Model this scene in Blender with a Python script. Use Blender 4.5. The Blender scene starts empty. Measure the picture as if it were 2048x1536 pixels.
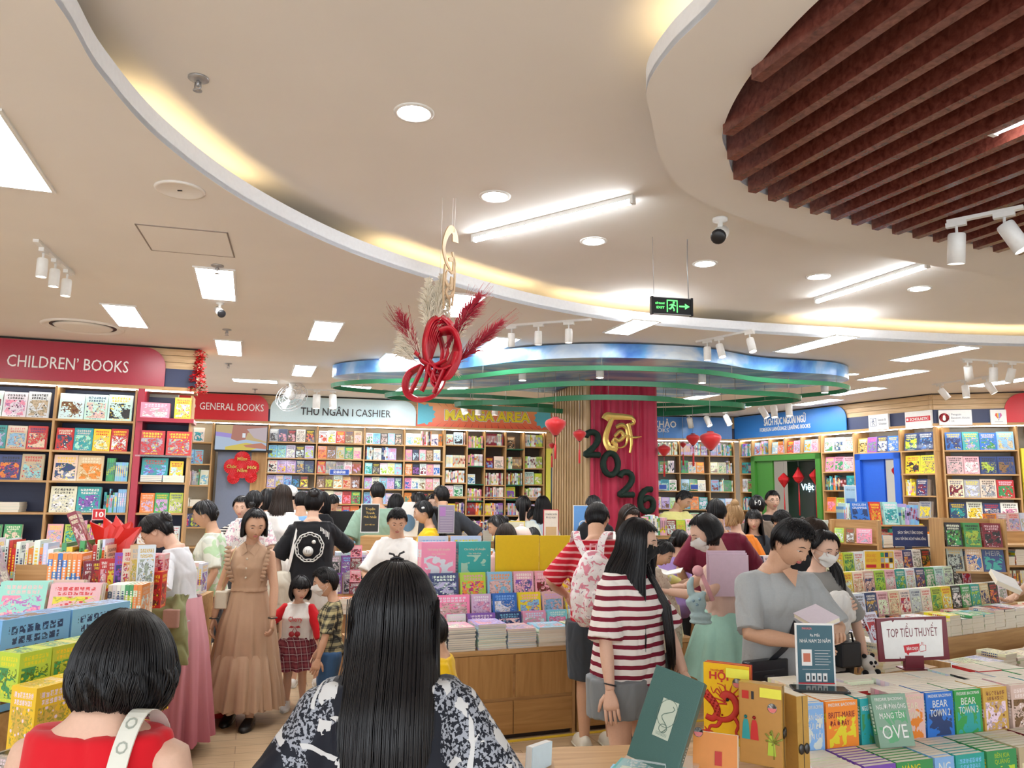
import bpy,bmesh,math,random
from math import sin,cos,pi,radians,sqrt,atan2,exp
from mathutils import Vector,Matrix,noise
from mathutils.geometry import tessellate_polygon
random.seed(7)
SC=bpy.context.scene
COL=SC.collection
# camera, sky, exposure
EYE=Vector((0,0,1.7))
PITCH,ROLL,FPX=radians(8.04),radians(0.8),1536.0
cd=bpy.data.cameras.new('camera');cam=bpy.data.objects.new('camera',cd);COL.objects.link(cam)
CAMROT=Matrix.Rotation(pi/2+PITCH,4,'X')@Matrix.Rotation(ROLL,4,'Z')
cam.matrix_world=Matrix.Translation(EYE)@CAMROT
cd.sensor_fit='HORIZONTAL';cd.sensor_width=36.0;cd.lens=36.0*FPX/2048
cd.clip_start=.05;cd.clip_end=60
SC.camera=cam
w=bpy.data.worlds.new('world');SC.world=w;w.use_nodes=True
w.node_tree.nodes['Background'].inputs[0].default_value=(0.90,0.95,1.0,1)
w.node_tree.nodes['Background'].inputs[1].default_value=1.35
SC.view_settings.view_transform='Standard';SC.view_settings.look='None'
SC.view_settings.exposure=1.06;SC.view_settings.gamma=1.0
SC.view_settings.use_curve_mapping=False
PANEL_E,TUBE_E,DOWN_E,STRIP_E=17.0,26.0,30.0,9.0
def ray(px,py):
 v=Vector(((px-1024)/FPX,(768-py)/FPX,-1.0))
 return CAMROT.to_3x3()@v
def at_y(px,py,y):
 r=ray(px,py);t=y/r.y
 return EYE+r*t
def at_z(px,py,z):
 r=ray(px,py);t=(z-EYE.z)/r.z
 return EYE+r*t
 # materials
_M={}
def nodes_of(name):
 m=bpy.data.materials.new(name);m.use_nodes=True
 nt=m.node_tree;b=nt.nodes['Principled BSDF']
 return m,nt,b
def N(nt,t,**kw):
 n=nt.nodes.new(t)
 for k,v in kw.items():setattr(n,k,v)
 return n
def mat(name,rgb=(.8,.8,.8),rough=.5,metal=0.,emit=0.,alpha=1.,bump=0.,bscale=40.,trans=0.,sheen=0.,spec=.5):
 if name in _M:return _M[name]
 m,nt,b=nodes_of(name)
 b.inputs['Base Color'].default_value=(*rgb,1);b.inputs['Roughness'].default_value=rough
 b.inputs['Metallic'].default_value=metal;b.inputs['Alpha'].default_value=alpha
 b.inputs['Transmission Weight'].default_value=trans
 b.inputs['Sheen Weight'].default_value=sheen
 b.inputs['Specular IOR Level'].default_value=spec
 if emit:
  b.inputs['Emission Color'].default_value=(*rgb,1);b.inputs['Emission Strength'].default_value=emit
 tc=N(nt,'ShaderNodeTexCoord');nz=N(nt,'ShaderNodeTexNoise');nz.inputs['Scale'].default_value=bscale
 nz.inputs['Detail'].default_value=4
 nt.links.new(tc.outputs['Object'],nz.inputs['Vector'])
 if not emit:
  mr=N(nt,'ShaderNodeMapRange');mr.inputs[3].default_value=.93;mr.inputs[4].default_value=1.05
  nt.links.new(nz.outputs['Fac'],mr.inputs[0])
  mx=N(nt,'ShaderNodeMix',data_type='RGBA',blend_type='MULTIPLY');mx.inputs[0].default_value=1
  mx.inputs[6].default_value=(*rgb,1)
  nt.links.new(mr.outputs[0],mx.inputs[7]);nt.links.new(mx.outputs[2],b.inputs['Base Color'])
 if bump:
  bp=N(nt,'ShaderNodeBump');bp.inputs['Strength'].default_value=bump;bp.inputs['Distance'].default_value=.004
  nt.links.new(nz.outputs['Fac'],bp.inputs['Height']);nt.links.new(bp.outputs[0],b.inputs['Normal'])
 _M[name]=m
 return m
def lamp_mat(name,rgb,e):
 if name in _M:return _M[name]
 m=bpy.data.materials.new(name);m.use_nodes=True;nt=m.node_tree
 nt.nodes.clear();em=N(nt,'ShaderNodeEmission');o=N(nt,'ShaderNodeOutputMaterial')
 em.inputs[0].default_value=(*rgb,1);em.inputs[1].default_value=e
 nt.links.new(em.outputs[0],o.inputs[0]);_M[name]=m
 return m
def wood(name,c1,c2,scale=(1,14,14),rough=.45,spec=.4):
 if name in _M:return _M[name]
 m,nt,b=nodes_of(name)
 tc=N(nt,'ShaderNodeTexCoord');mp=N(nt,'ShaderNodeMapping');mp.inputs['Scale'].default_value=scale
 nz=N(nt,'ShaderNodeTexNoise');nz.inputs['Scale'].default_value=2.2;nz.inputs['Detail'].default_value=7;nz.inputs['Distortion'].default_value=.6
 cr=N(nt,'ShaderNodeValToRGB');cr.color_ramp.elements[0].position=.3;cr.color_ramp.elements[1].position=.7
 cr.color_ramp.elements[0].color=(*c1,1);cr.color_ramp.elements[1].color=(*c2,1)
 nt.links.new(tc.outputs['Object'],mp.inputs[0]);nt.links.new(mp.outputs[0],nz.inputs['Vector'])
 nt.links.new(nz.outputs['Fac'],cr.inputs[0]);nt.links.new(cr.outputs[0],b.inputs['Base Color'])
 b.inputs['Roughness'].default_value=rough;b.inputs['Specular IOR Level'].default_value=spec
 _M[name]=m
 return m
OAK=wood('oak_veneer',(.42,.235,.09),(.60,.37,.165))
OAKV=wood('oak_veneer_upright',(.42,.235,.09),(.60,.37,.165),(14,14,1))
FRONT=wood('oak_door_front',(.36,.185,.06),(.50,.285,.11),(12,12,1),.4)
FRONTH=wood('oak_drawer_front',(.36,.185,.06),(.50,.285,.11),(1,12,12),.4)
FIN=wood('mahogany_fin',(.10,.022,.016),(.22,.062,.042),(16,16,16),.26,.8)
SLATW=wood('light_slat_wood',(.50,.32,.15),(.66,.46,.25),(18,18,1))
PLANKW=wood('frieze_plank_wood',(.50,.33,.16),(.66,.47,.27),(1.5,18,18))
NAVY=mat('navy_panel',(.028,.04,.10),.5)
CEIL=mat('ceiling_paint',(.83,.80,.76),.85,bscale=1.2,spec=.15)
FASCIA=mat('fascia_paint',(.92,.95,1.0),.6,spec=.2)
WHITEM=mat('white_enamel',(.82,.82,.80),.35)
BLACKM=mat('black_plastic',(.012,.012,.014),.35)
GREYM=mat('grey_metal',(.45,.45,.46),.35,.7)
DARK=mat('dark_gap',(.03,.02,.02),.7)
PAPERW=mat('white_paper',(.82,.82,.80),.5)
CLEAR=mat('clear_acrylic',(.9,.95,.97),.08,alpha=.22)
PANEL=lamp_mat('panel_light',(.97,.985,1),PANEL_E)
TUBEL=lamp_mat('tube_light',(.93,.97,1),TUBE_E)
DOWNL=lamp_mat('downlight_light',(1,.975,.92),DOWN_E)
STRIP=lamp_mat('strip_light',(1,.98,.90),STRIP_E)
COVE=lamp_mat('cove_light',(1,.74,.38),7.0)
SPOTL=lamp_mat('spot_light',(1,.93,.80),14.0)
# mesh builder
class MB:
 def __init__(s,M=None):s.v=[];s.f=[];s.m=[];s.M=M or Matrix.Identity(4);s.sm=[]
 def add(s,vs,fs,m=0,smooth=False,M=None):
  T=s.M@M if M is not None else s.M
  o=len(s.v);s.v.extend([tuple(T@Vector(p))for p in vs])
  for f in fs:s.f.append([i+o for i in f]);s.m.append(m);s.sm.append(smooth)
  return s
 def box(s,x0,x1,y0,y1,z0,z1,m=0,M=None):
  return s.add([(x0,y0,z0),(x1,y0,z0),(x1,y1,z0),(x0,y1,z0),(x0,y0,z1),(x1,y0,z1),(x1,y1,z1),(x0,y1,z1)],[(0,3,2,1),(4,5,6,7),(0,1,5,4),(1,2,6,5),(2,3,7,6),(3,0,4,7)],m,False,M)
 def rbox(s,x0,x1,y0,y1,z0,z1,r=.01,m=0,M=None,seg=3):
  P=[]
  for cx,cy,a0 in((x1-r,y1-r,0),(x0+r,y1-r,90),(x0+r,y0+r,180),(x1-r,y0+r,270)):
   for k in range(seg+1):
    a=radians(a0+90*k/seg);P.append((cx+r*cos(a),cy+r*sin(a)))
  n=len(P);q=min(r*.4,(z1-z0)*.3);cx,cy=(x0+x1)/2,(y0+y1)/2
  V=[]
  for z,k in((z0,q),(z0+q,0),(z1-q,0),(z1,q)):
   for(x,y)in P:
    d=Vector((x-cx,y-cy));L=max(d.length,1e-6);d=d*(1-k/L);V.append((cx+d.x,cy+d.y,z))
  F=[[j*n+i,j*n+(i+1)%n,(j+1)*n+(i+1)%n,(j+1)*n+i]for j in range(3)for i in range(n)]
  F.append(list(range(n))[::-1]);F.append([3*n+i for i in range(n)])
  return s.add(V,F,m,False,M)
 def prism(s,poly,z0,z1,m=0,M=None):
  n=len(poly)
  V=[(x,y,z0)for x,y in poly]+[(x,y,z1)for x,y in poly]
  tri=tessellate_polygon([[Vector((x,y,0))for x,y in poly]])
  F=[list(t)for t in tri]+[[i+n for i in t][::-1]for t in tri]
  F+=[[i,(i+1)%n,(i+1)%n+n,i+n]for i in range(n)]
  return s.add(V,F,m,False,M)
 def loft(s,rings,m=0,closed=True,caps=True,smooth=True,M=None):
  n=len(rings[0]);V=[p for r in rings for p in r];F=[]
  for j in range(len(rings)-1):
   for i in range(n if closed else n-1):
    F.append([j*n+i,j*n+(i+1)%n,(j+1)*n+(i+1)%n,(j+1)*n+i])
  if caps and closed:
   F.append(list(range(n))[::-1]);F.append([(len(rings)-1)*n+i for i in range(n)])
  return s.add(V,F,m,smooth,M)
 def tube(s,pts,r,n=8,m=0,closed=False,M=None,flat=1.0,up=(0,0,1)):
  pts=[Vector(p)for p in pts];k=len(pts)
  rr=r if isinstance(r,(list,tuple))else[r]*k
  rings=[];U=Vector(up);px_=None
  for i,p in enumerate(pts):
   a=pts[(i-1)%k]if(closed or i>0)else p
   b=pts[(i+1)%k]if(closed or i<k-1)else p
   d=(b-a).normalized()if(b-a).length>1e-9 else Vector((0,0,1))
   x=d.cross(U)if px_ is None else px_-d*px_.dot(d)
   if x.length<.05:x=d.cross(Vector((1,.1,0)))
   x.normalize();px_=x;y=x.cross(d).normalized()
   rings.append([tuple(p+x*rr[i]*cos(2*pi*j/n)+y*rr[i]*flat*sin(2*pi*j/n))for j in range(n)])
  if closed:rings.append(rings[0])
  return s.loft(rings,m,True,not closed,True,M)
 def lathe(s,prof,n=16,m=0,M=None,caps=True):
  rings=[[(r*cos(2*pi*j/n),r*sin(2*pi*j/n),z)for j in range(n)]for r,z in prof]
  return s.loft(rings,m,True,caps,True,M)
 def ball(s,c,r,n=12,m=0,M=None):
  rx,ry,rz=r if isinstance(r,(list,tuple))else(r,r,r)
  k=max(6,n//2+1);rings=[]
  for i in range(k+1):
   a=-pi/2+pi*i/k;q=max(cos(a),.02)
   rings.append([(c[0]+rx*q*cos(2*pi*j/n),c[1]+ry*q*sin(2*pi*j/n),c[2]+rz*sin(a))for j in range(n)])
  return s.loft(rings,m,True,True,True,M)
 def mesh(s,name,mats):
  me=bpy.data.meshes.new(name);me.from_pydata(s.v,[],s.f)
  for q in(mats if isinstance(mats,(list,tuple))else[mats]):me.materials.append(q)
  me.polygons.foreach_set('material_index',s.m);me.polygons.foreach_set('use_smooth',s.sm)
  me.update()
  return me
 def build(s,name,mats,parent=None):
  o=bpy.data.objects.new(name,s.mesh(name,mats));COL.objects.link(o)
  if parent is not None:o.parent=parent
  return o
def empty(name,M=None,label=None,cat=None,group=None):
 o=bpy.data.objects.new(name,None);COL.objects.link(o);o.empty_display_size=.1
 if M is not None:o.matrix_world=M if isinstance(M,Matrix)else Matrix.Translation(Vector(M))
 return tag(o,label,cat,group)
def tag(o,label=None,cat=None,group=None,kind=None):
 if label:o['label']=label
 if cat:o['category']=cat
 if group:o['group']=group
 if kind:o['kind']=kind
 return o
def S(o):o['kind']='structure';return o
def Tr(*p):return Matrix.Translation(Vector(p if len(p)>1 else p[0]))
def Rz(a):return Matrix.Rotation(a,4,'Z')
def Rx(a):return Matrix.Rotation(a,4,'X')
def Ry(a):return Matrix.Rotation(a,4,'Y')
def Sc(x,y,z):return Matrix.Diagonal((x,y,z,1))
def spline(P,k=8,closed=True):
 out=[];n=len(P)
 for i in range(n if closed else n-1):
  g=lambda j:Vector(P[j%n])if closed else Vector(P[max(0,min(n-1,j))])
  p0,p1,p2,p3=g(i-1),g(i),g(i+1),g(i+2)
  for t in range(k):
   t/=k
   out.append(.5*((2*p1)+(p2-p0)*t+(2*p0-5*p1+4*p2-p3)*t*t+(3*p1-p0-3*p2+p3)*t**3))
 if not closed:out.append(Vector(P[-1]))
 return out
_TS=bpy.data.scenes.new('scratch')
def evaluated(o):
 _TS.collection.objects.link(o);vl=_TS.view_layers[0];vl.update();dg=vl.depsgraph
 me=bpy.data.meshes.new_from_object(o.evaluated_get(dg));_TS.collection.objects.unlink(o);return me
def text(body,h,M,m,parent=None,name='lettering',w=None,ext=.003,bold=0.,align='CENTER'):
 """raised letters, cap height about h, as one mesh; M's x runs along the line, y up, z out of the surface"""
 c=bpy.data.curves.new('t','FONT');c.body=body;c.size=1;c.extrude=ext/h*.7;c.offset=bold
 c.align_x=align;c.resolution_u=2;c.space_line=.9
 t=bpy.data.objects.new('t',c);me=evaluated(t);bpy.data.objects.remove(t);bpy.data.curves.remove(c)
 k=h/.7
 xs=[v.co.x for v in me.vertices]
 kx=k if w is None or not xs or max(xs)==min(xs)else w/(max(xs)-min(xs))
 me.transform(Sc(kx,k,k));me.transform(M);me.materials.clear();me.materials.append(m)
 me.name=name
 o=bpy.data.objects.new(name,me);COL.objects.link(o)
 if parent is not None:o.parent=parent
 return o
def wallM(A,B,extra=0.):
 """frame of a wall: x along it, y into the wall away from the room, z up"""
 a=atan2(B[1]-A[1],B[0]-A[0])
 return Tr(A[0],A[1],0)@Rz(a)
STAND=Rx(pi/2)
# room shell
H=3.3
WALLS={'childrens':((-5.53,8.14),(-3.68,8.75)),'back':((-5.2,12.75),(0.24,13.9)),'reference':((2.8,15.6),(4.55,15.6)),'language':((4.6,15.5),(6.44,11.73)),'publishers':((6.44,11.73),(8.3,11.1))}
WM={k:wallM(*v)for k,v in WALLS.items()}
def floor_mat():
 m,nt,b=nodes_of('floor_planks')
 tc=N(nt,'ShaderNodeTexCoord');mp=N(nt,'ShaderNodeMapping');mp.inputs['Rotation'].default_value=(0,0,radians(-18.5))
 br=N(nt,'ShaderNodeTexBrick');br.inputs['Scale'].default_value=1.0;br.inputs['Brick Width'].default_value=.9;br.inputs['Row Height'].default_value=.15
 br.inputs['Mortar Size'].default_value=.0022;br.inputs['Color1'].default_value=(.58,.43,.27,1);br.inputs['Color2'].default_value=(.50,.36,.21,1)
 br.inputs['Mortar'].default_value=(.2,.13,.07,1);br.offset=.37
 mp2=N(nt,'ShaderNodeMapping');mp2.inputs['Rotation'].default_value=(0,0,radians(-18.5));mp2.inputs['Scale'].default_value=(1.2,16,1)
 nz=N(nt,'ShaderNodeTexNoise');nz.inputs['Scale'].default_value=2.5;nz.inputs['Detail'].default_value=6
 mr=N(nt,'ShaderNodeMapRange');mr.inputs[3].default_value=.7;mr.inputs[4].default_value=1.25
 mx=N(nt,'ShaderNodeMix',data_type='RGBA',blend_type='MULTIPLY');mx.inputs[0].default_value=1
 L=nt.links.new
 L(tc.outputs['Object'],mp.inputs[0]);L(mp.outputs[0],br.inputs['Vector']);L(tc.outputs['Object'],mp2.inputs[0]);L(mp2.outputs[0],nz.inputs['Vector'])
 L(nz.outputs['Fac'],mr.inputs[0]);L(br.outputs['Color'],mx.inputs[6]);L(mr.outputs[0],mx.inputs[7]);L(mx.outputs[2],b.inputs['Base Color'])
 b.inputs['Roughness'].default_value=.32
 return m
S(MB().box(-8,10,-3,18,-.1,0).build('floor',floor_mat()))
rim=spline([(-1.5,1.6),(-1.54,2.35),(-1.63,2.82),(-1.65,3.43),(-1.5,4.19),(-1.11,5.05),(-.5,5.84),(.33,6.63),(1.31,7.17),(2.89,7.59),(5.4,7.96),(7.6,7.6),(8.8,6.2),(8.6,3.6),(7.0,1.2),(4.6,-.2),(2.0,-.6),(-.2,-.2),(-1.2,.7)],8)
isl_o=spline([(.72,1.9),(.66,2.3),(.56,2.59),(.52,2.85),(.58,3.1),(.73,3.57),(1.01,4.02),(1.79,4.61),(2.62,5.04),(3.7,5.42),(5.0,5.5),(6.2,5.0),(6.6,3.8),(6.2,2.0),(4.8,.8),(3.0,.5),(1.5,.9)],8)
isl_i=spline([(1.1,2.05),(.98,2.3),(.9,2.75),(.91,3.16),(.99,3.41),(1.23,3.84),(1.96,4.29),(2.72,4.62),(3.4,4.82),(4.5,4.85),(5.5,4.3),(5.7,3.1),(5.0,1.7),(3.6,1.1),(2.0,1.3)],8)
def ring_slab(outer,hole,z0,z1,name,mats,sides=(True,True)):
 V=[(p[0],p[1])for p in outer]+[(p[0],p[1])for p in hole];n,k=len(outer),len(hole)
 tri=tessellate_polygon([[Vector((p[0],p[1],0))for p in outer],[Vector((p[0],p[1],0))for p in hole]])
 b=MB();b.add([(x,y,z0)for x,y in V]+[(x,y,z1)for x,y in V],[list(t)for t in tri]+[[i+n+k for i in t]for t in tri],0)
 for base,cnt in((0,n),(n,k)):
  b.add([(x,y,z0)for x,y in V[base:base+cnt]]+[(x,y,z1)for x,y in V[base:base+cnt]],[[i,(i+1)%cnt,(i+1)%cnt+cnt,i+cnt]for i in range(cnt)],1)
 return S(b.build(name,mats))
ring_slab([(-8,-3),(10,-3),(10,18),(-8,18)],rim,H,H+.03,'ceiling',[CEIL,FASCIA])
def lip(curve,z0,z1,t,name):
 b=MB();n=len(curve)
 inner,outer=[],[]
 for i in range(n):
  a,c=curve[i-1],curve[(i+1)%n];d=Vector((c[0]-a[0],c[1]-a[1])).normalized();nrm=Vector((d.y,-d.x))
  inner.append((curve[i][0],curve[i][1]));outer.append((curve[i][0]+nrm.x*t,curve[i][1]+nrm.y*t))
 V=[(x,y,z)for z in(z0,z1)for(x,y)in inner+outer]
 F=[]
 for i in range(n):
  j=(i+1)%n
  F+=[[i,j,2*n+j,2*n+i],[n+j,n+i,3*n+i,3*n+j],[i,n+i,n+j,j],[2*n+i,2*n+j,3*n+j,3*n+i]]
 b.add(V,F,0,False)
 return S(b.build(name,[FASCIA]))
lip(rim,H+.001,H+.115,-.03,'ceiling_trim_1')
ring_slab(isl_o,isl_i,H,H+.03,'ceiling_island',[CEIL,FASCIA])
lip(isl_o,H+.001,H+.10,.03,'ceiling_trim_2')
lip(isl_i,H+.001,H+.26,-.02,'ceiling_trim_3')
H2=3.52
S(MB().box(-8,10,-3,18,H2,H2+.03).build('ceiling_raised',CEIL))
S(MB().box(-8,10,-3,18,H2+.03,H2+.06).build('ceiling_cover',DARK))
S(MB().prism([(p[0],p[1])for p in isl_i],H+.245,H+.255).build('ceiling_recess',DARK))
def cove_lamp(i0,i1,label):
 pts=[]
 for i in range(i0,i1+1):
  a,p,c=rim[i-1],rim[i%len(rim)],rim[(i+1)%len(rim)]
  d=Vector((c[0]-a[0],c[1]-a[1])).normalized();nrm=Vector((-d.y,d.x))
  pts.append((p[0]+nrm.x*.09,p[1]+nrm.y*.09,H+.055))
 o=MB().tube(pts,.012,6).build('cove_light',COVE)
 tag(o,label,'light')
cove_lamp(22,33,'warm cove light behind the ceiling lip left of the hanging red ornament')
cove_lamp(43,55,'long warm cove light behind the ceiling lip, above the hanging red ornament')
cove_lamp(57,66,'warm cove light behind the ceiling lip above the green exit sign')
cove_lamp(72,82,'warm cove light behind the ceiling lip over the publishers wall')
pts=[]
for i in range(4,24):
 a,p,c=isl_o[i-1],isl_o[i],isl_o[i+1];d=Vector((c[0]-a[0],c[1]-a[1])).normalized();nrm=Vector((d.y,-d.x))
 pts.append((p[0]+nrm.x*.09,p[1]+nrm.y*.09,H+.055))
tag(MB().tube(pts,.012,6).build('cove_light',COVE),'warm cove light behind the rim of the ceiling island with wooden fins','light')
def clip_poly(p0,d,poly):
 ts=[]
 n=len(poly)
 for i in range(n):
  a,b=Vector(poly[i][:2]),Vector(poly[(i+1)%n][:2]);e=b-a
  det=d.x*(-e.y)+e.x*d.y
  if abs(det)<1e-9:continue
  q=a-p0
  t=(q.x*(-e.y)+e.x*q.y)/det;u=(d.x*q.y-d.y*q.x)/det
  if 0<=u<=1:ts.append(t)
 ts.sort()
 return ts
fd=Vector((cos(radians(110.6)),sin(radians(110.6))));fn=Vector((fd.y,-fd.x))
fin_i=0
p0=Vector((.93,3.15))
for k in range(-12,32):
 p=p0+fn*(.170*k)
 ts=clip_poly(p,fd,isl_i)
 if len(ts)<2:continue
 a,b=p+fd*(ts[0]+.03),p+fd*(ts[-1]-.03)
 if(b-a).length<.3:continue
 nx=fn*.024
 q=[(a-nx),(a+nx),(b+nx),(b-nx)]
 o=MB().add([(v.x,v.y,z)for z in(H-.045,H+.15)for v in q],[(0,3,2,1),(4,5,6,7),(0,1,5,4),(1,2,6,5),(2,3,7,6),(3,0,4,7)]).build('ceiling_fin',FIN)
 tag(o,'dark mahogany ceiling fin, %s'%(('first','second','third')[fin_i]+' from the upper left tip of the oval opening' if fin_i<3 else '%s counted from the upper left of the oval opening'%('1st','2nd','3rd','4th','5th','6th','7th','8th','9th','10th','11th','12th','13th','14th','15th','16th','17th','18th','19th','20th','21st','22nd','23rd','24th','25th','26th','27th','28th','29th','30th','31st','32nd','33rd')[fin_i]),'ceiling fin','mahogany fins in the oval ceiling opening')
 fin_i+=1
 # walls
def wall(name,A,B,z0=0,z1=H,t=.12,off=.42,m=None):
 M=wallM(A,B);L=(Vector(B)-Vector(A)).length
 return S(MB(M).box(0,L,off,off+t,z0,z1).build(name,m or mat('wall_paint',(.62,.58,.52),.7)))
wall('wall_back',(-7.5,12.26),(0.62,13.98))
wall('wall_reference',(1.6,15.6),(5.0,15.6),off=.46)
wall('wall_childrens',(-9.3,6.9),(-3.85,8.694),off=.47)
wall('wall_publishers',(6.42,11.735),(12,9.9),off=.45)
wall('wall_left',(-8,-3),(-8,7.5),off=0)
wall('wall_right',(10,12),(10,-3),off=0)
wall('wall_far',(-8,17),(10,17),off=.5)
# ceiling lamps
GA=radians(18.5)
def panel(x,y,label,L=.95,W=.26,a=None):
 M=Tr(x,y,H)@Rz(GA if a is None else a)
 t=empty('ceiling_light',M,label,'ceiling light','flat white panel lights of the ceiling')
 b=MB()
 for x0,x1,y0,y1 in((-W/2-.018,-W/2,-L/2-.018,L/2+.018),(W/2,W/2+.018,-L/2-.018,L/2+.018),(-W/2,W/2,-L/2-.018,-L/2),(-W/2,W/2,L/2,L/2+.018)):
  b.box(x0,x1,y0,y1,-.012,.0)
 b.build('frame',WHITEM,t)
 MB().box(-W/2,W/2,-L/2,L/2,-.006,-.001).build('diffuser',PANEL,t)
for x,y,lb in((-2.5,3.52,'large white ceiling panel light cut by the left edge of the photo'),(-2.35,5.92,'white ceiling panel light below the square ceiling hatch'),(-3.65,7.1,'white ceiling panel light nearest the round air vent over the children sign'),(-1.91,7.66,'white ceiling panel light over the cashier sign, left of the red ornament'),(-3.25,8.67,'white ceiling panel light just right of the red flower garland'),(-2.83,10.3,'small white ceiling panel light above the round wall fan'),(-.2,8.31,'white ceiling panel light behind the thin red sprays of the ornament'),(3.19,7.98,'white ceiling panel light right of the green exit sign, over the sky disc'),(4.69,8.43,'white ceiling panel light nearest the upper right over the publishers wall'),(4.99,9.97,'white ceiling panel light, second from the front above the publishers wall'),(5.22,11.56,'white ceiling panel light over the wooden frieze of the language wall'),(5.2,13.0,'white ceiling panel light farthest back over the blue language sign'),(6.75,10.4,'white ceiling panel light at the right edge over the publisher plates'),(-1.5,9.35,'white ceiling panel light left behind the red ornament loop'),(-.9,12.0,'white ceiling panel light just above the manga sign'),(-1.75,12.3,'white ceiling panel light just above the cashier sign'),(3.1,12.4,'white ceiling panel light seen under the green ribbons, right of the column'),(4.1,13.9,'white ceiling panel light above the blue reference sign'),(-5.2,5.0,'unseen white ceiling panel light added beyond the left edge of the view'),(7.6,9.0,'unseen white ceiling panel light added beyond the right edge of the view'),(8.9,6.0,'unseen white ceiling panel light added far right over the shop floor'),(-6.2,2.2,'unseen white ceiling panel light added far left over the shop floor'),(-4.0,1.6,'unseen white ceiling panel light added above the left book tables')):  # the last entries are unseen panels, added out of view as fill light
 panel(x,y,lb)
panel(1.14,7.26,'short white ceiling panel light left of the green exit sign',.62)
panel(-.48,6.5,'white ceiling panel light directly behind the pampas plumes',.8)
panel(-3.83,11.34,'wide white ceiling panel light left of the round wall fan',.62,.3,radians(105))
panel(-2.44,11.9,'wide white ceiling panel light right of the round wall fan',.45,.3,radians(105))
def downlight(x,y,z,label,r=.075):
 t=empty('downlight',Tr(x,y,z),label,'downlight','round recessed downlights')
 MB().lathe([(r,-.001),(r+.006,-.008),(r+.022,-.006),(r+.024,0)],24,caps=False).build('trim_ring',WHITEM,t)
 MB().lathe([(.001,-.004),(r,-.004)],24,caps=False).build('lamp',DOWNL,t)
for i,(x,y)in enumerate(((-.515,3.62),(-.12,4.72),(.60,5.58),(1.58,6.10),(2.65,6.45),(3.72,6.8))):
 x,y=(at_z(*((828,225),(990,392),(1187,482),(1410,527),(1636,553),(1840,577))[i],H2)[:2])
 downlight(x,y,H2,('largest downlight, nearest the camera in the raised ceiling','downlight between the nearest one and the long tube lamp','downlight under the left tube lamp in the raised ceiling','downlight right above the green exit sign','downlight above the far tube lamp','rightmost downlight beside the far tube lamp')[i])
for(px,py),lb in zip(((1030,718),(1125,701),(1278,702),(1397,718),(1510,730),(1640,732),(1705,748),(812,752),(880,750)),('left of the sky disc, by the red sprays','above the left end of the sky disc','above the middle of the sky disc','above the sky disc, right of its middle','above the right part of the sky disc','right above the sky disc tip','right of the sky disc tip','left of the red ornament','under the plume of the red ornament')):
 p=at_z(px,py,H);downlight(p.x,p.y,H,'small round downlight '+lb,.07)
def tube_lamp(a,b,z,label):
 a,b=Vector((*a,z)),Vector((*b,z));d=b-a;L=d.length
 M=Tr((a+b)/2)@Rz(atan2(d.y,d.x))
 t=empty('tube_lamp',M,label,'tube lamp')
 MB().box(-L/2-.02,L/2+.02,-.022,.022,.012,.04).build('housing',WHITEM,t)
 for q in(-L/2-.022,L/2):MB().box(q,q+.022,-.02,.02,-.016,.04).build('end_cap',WHITEM,t)
 MB(Ry(pi/2)).lathe([(.001,-L/2),(.017,-L/2),(.017,L/2),(.001,L/2)],12).build('tube',TUBEL,t)
a,b=at_z(950,480,H2-.04),at_z(1262,404,H2-.04);tube_lamp(a[:2],b[:2],H2-.04,'long white tube lamp in the raised ceiling near the red ornament')
a,b=at_z(1635,603,H2-.04),at_z(1852,533,H2-.04);tube_lamp(a[:2],b[:2],H2-.04,'long white tube lamp in the raised ceiling right of the exit sign')
a,b=at_z(1990,258,H-.02),at_z(2200,170,H-.02);tube_lamp(a[:2],b[:2],H-.03,'white tube lamp among the mahogany fins at the right edge')
# track spots
def track(a,b,spots,label,z=H,r=.04,lit=True,drop=.0):
 a,b=Vector((*a,z)),Vector((*b,z));d=b-a;L=d.length;ang=atan2(d.y,d.x)
 M=Tr(a)@Rz(ang)
 t=empty('track_light',M,label,'track light')
 MB().box(0,L,-.017,.017,-.02-drop,-drop).build('rail',WHITEM,t)
 for(s,tilt,yaw)in spots:
  s*=L
  sp=MB().box(s-.05,s+.05,-.016,.016,-.045-drop,-.02-drop).build('spot_adapter',WHITEM,t)
  HM=Tr(s,0,-.085-drop)@Rz(yaw-ang)@Rx(tilt)
  k=r/.04
  MB().tube([(s,0,-.04-drop),(s,0,-.09-drop)],.008,6).build('spot_stem',WHITEM,sp)
  MB(HM).lathe([(r*.9,.0),(r,-.01),(r,-.15*k),(r*.93,-.15*k),(r*.86,-.135*k)],20,caps=False).lathe([(.001,.0),(r*.9,.0)],20,caps=False,M=HM.inverted()@HM).build('spot_head',WHITEM,sp)
  MB(HM).lathe([(.001,-.138*k),(r*.87,-.138*k)],16,caps=False).build('spot_lamp',SPOTL if lit else BLACKM,sp)
def tr_px(pa,pb,spots,label,**k):
 a,b=at_z(*pa,H),at_z(*pb,H);track(a[:2],b[:2],spots,label,**k)
tr_px((72,478),(145,545),((.2,0,0),(.52,0,0),(.86,0,0)),'track with three white spots hanging straight down, upper left',r=.034)
tr_px((1010,650),(1182,637),((.08,.25,0),(.4,.1,0),(.75,0,0)),'track with three glowing white spots right of the red ornament',r=.035)
tr_px((1393,682),(1505,659),((.2,0,0),(.42,-.3,.5),(.95,-.3,.4)),'track with three white spots below the green exit sign',r=.038)
tr_px((1922,717),(2048,724),((.1,.5,-.6),(.5,.1,0),(.8,.3,.5)),'track with white spots at the right edge, front one of two',r=.045)
tr_px((1866,768),(1985,750),((.12,-.6,1.2),(.55,-.1,0),(.9,-.5,1.0)),'track with white spots at right, just behind the front track',r=.045)
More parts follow.
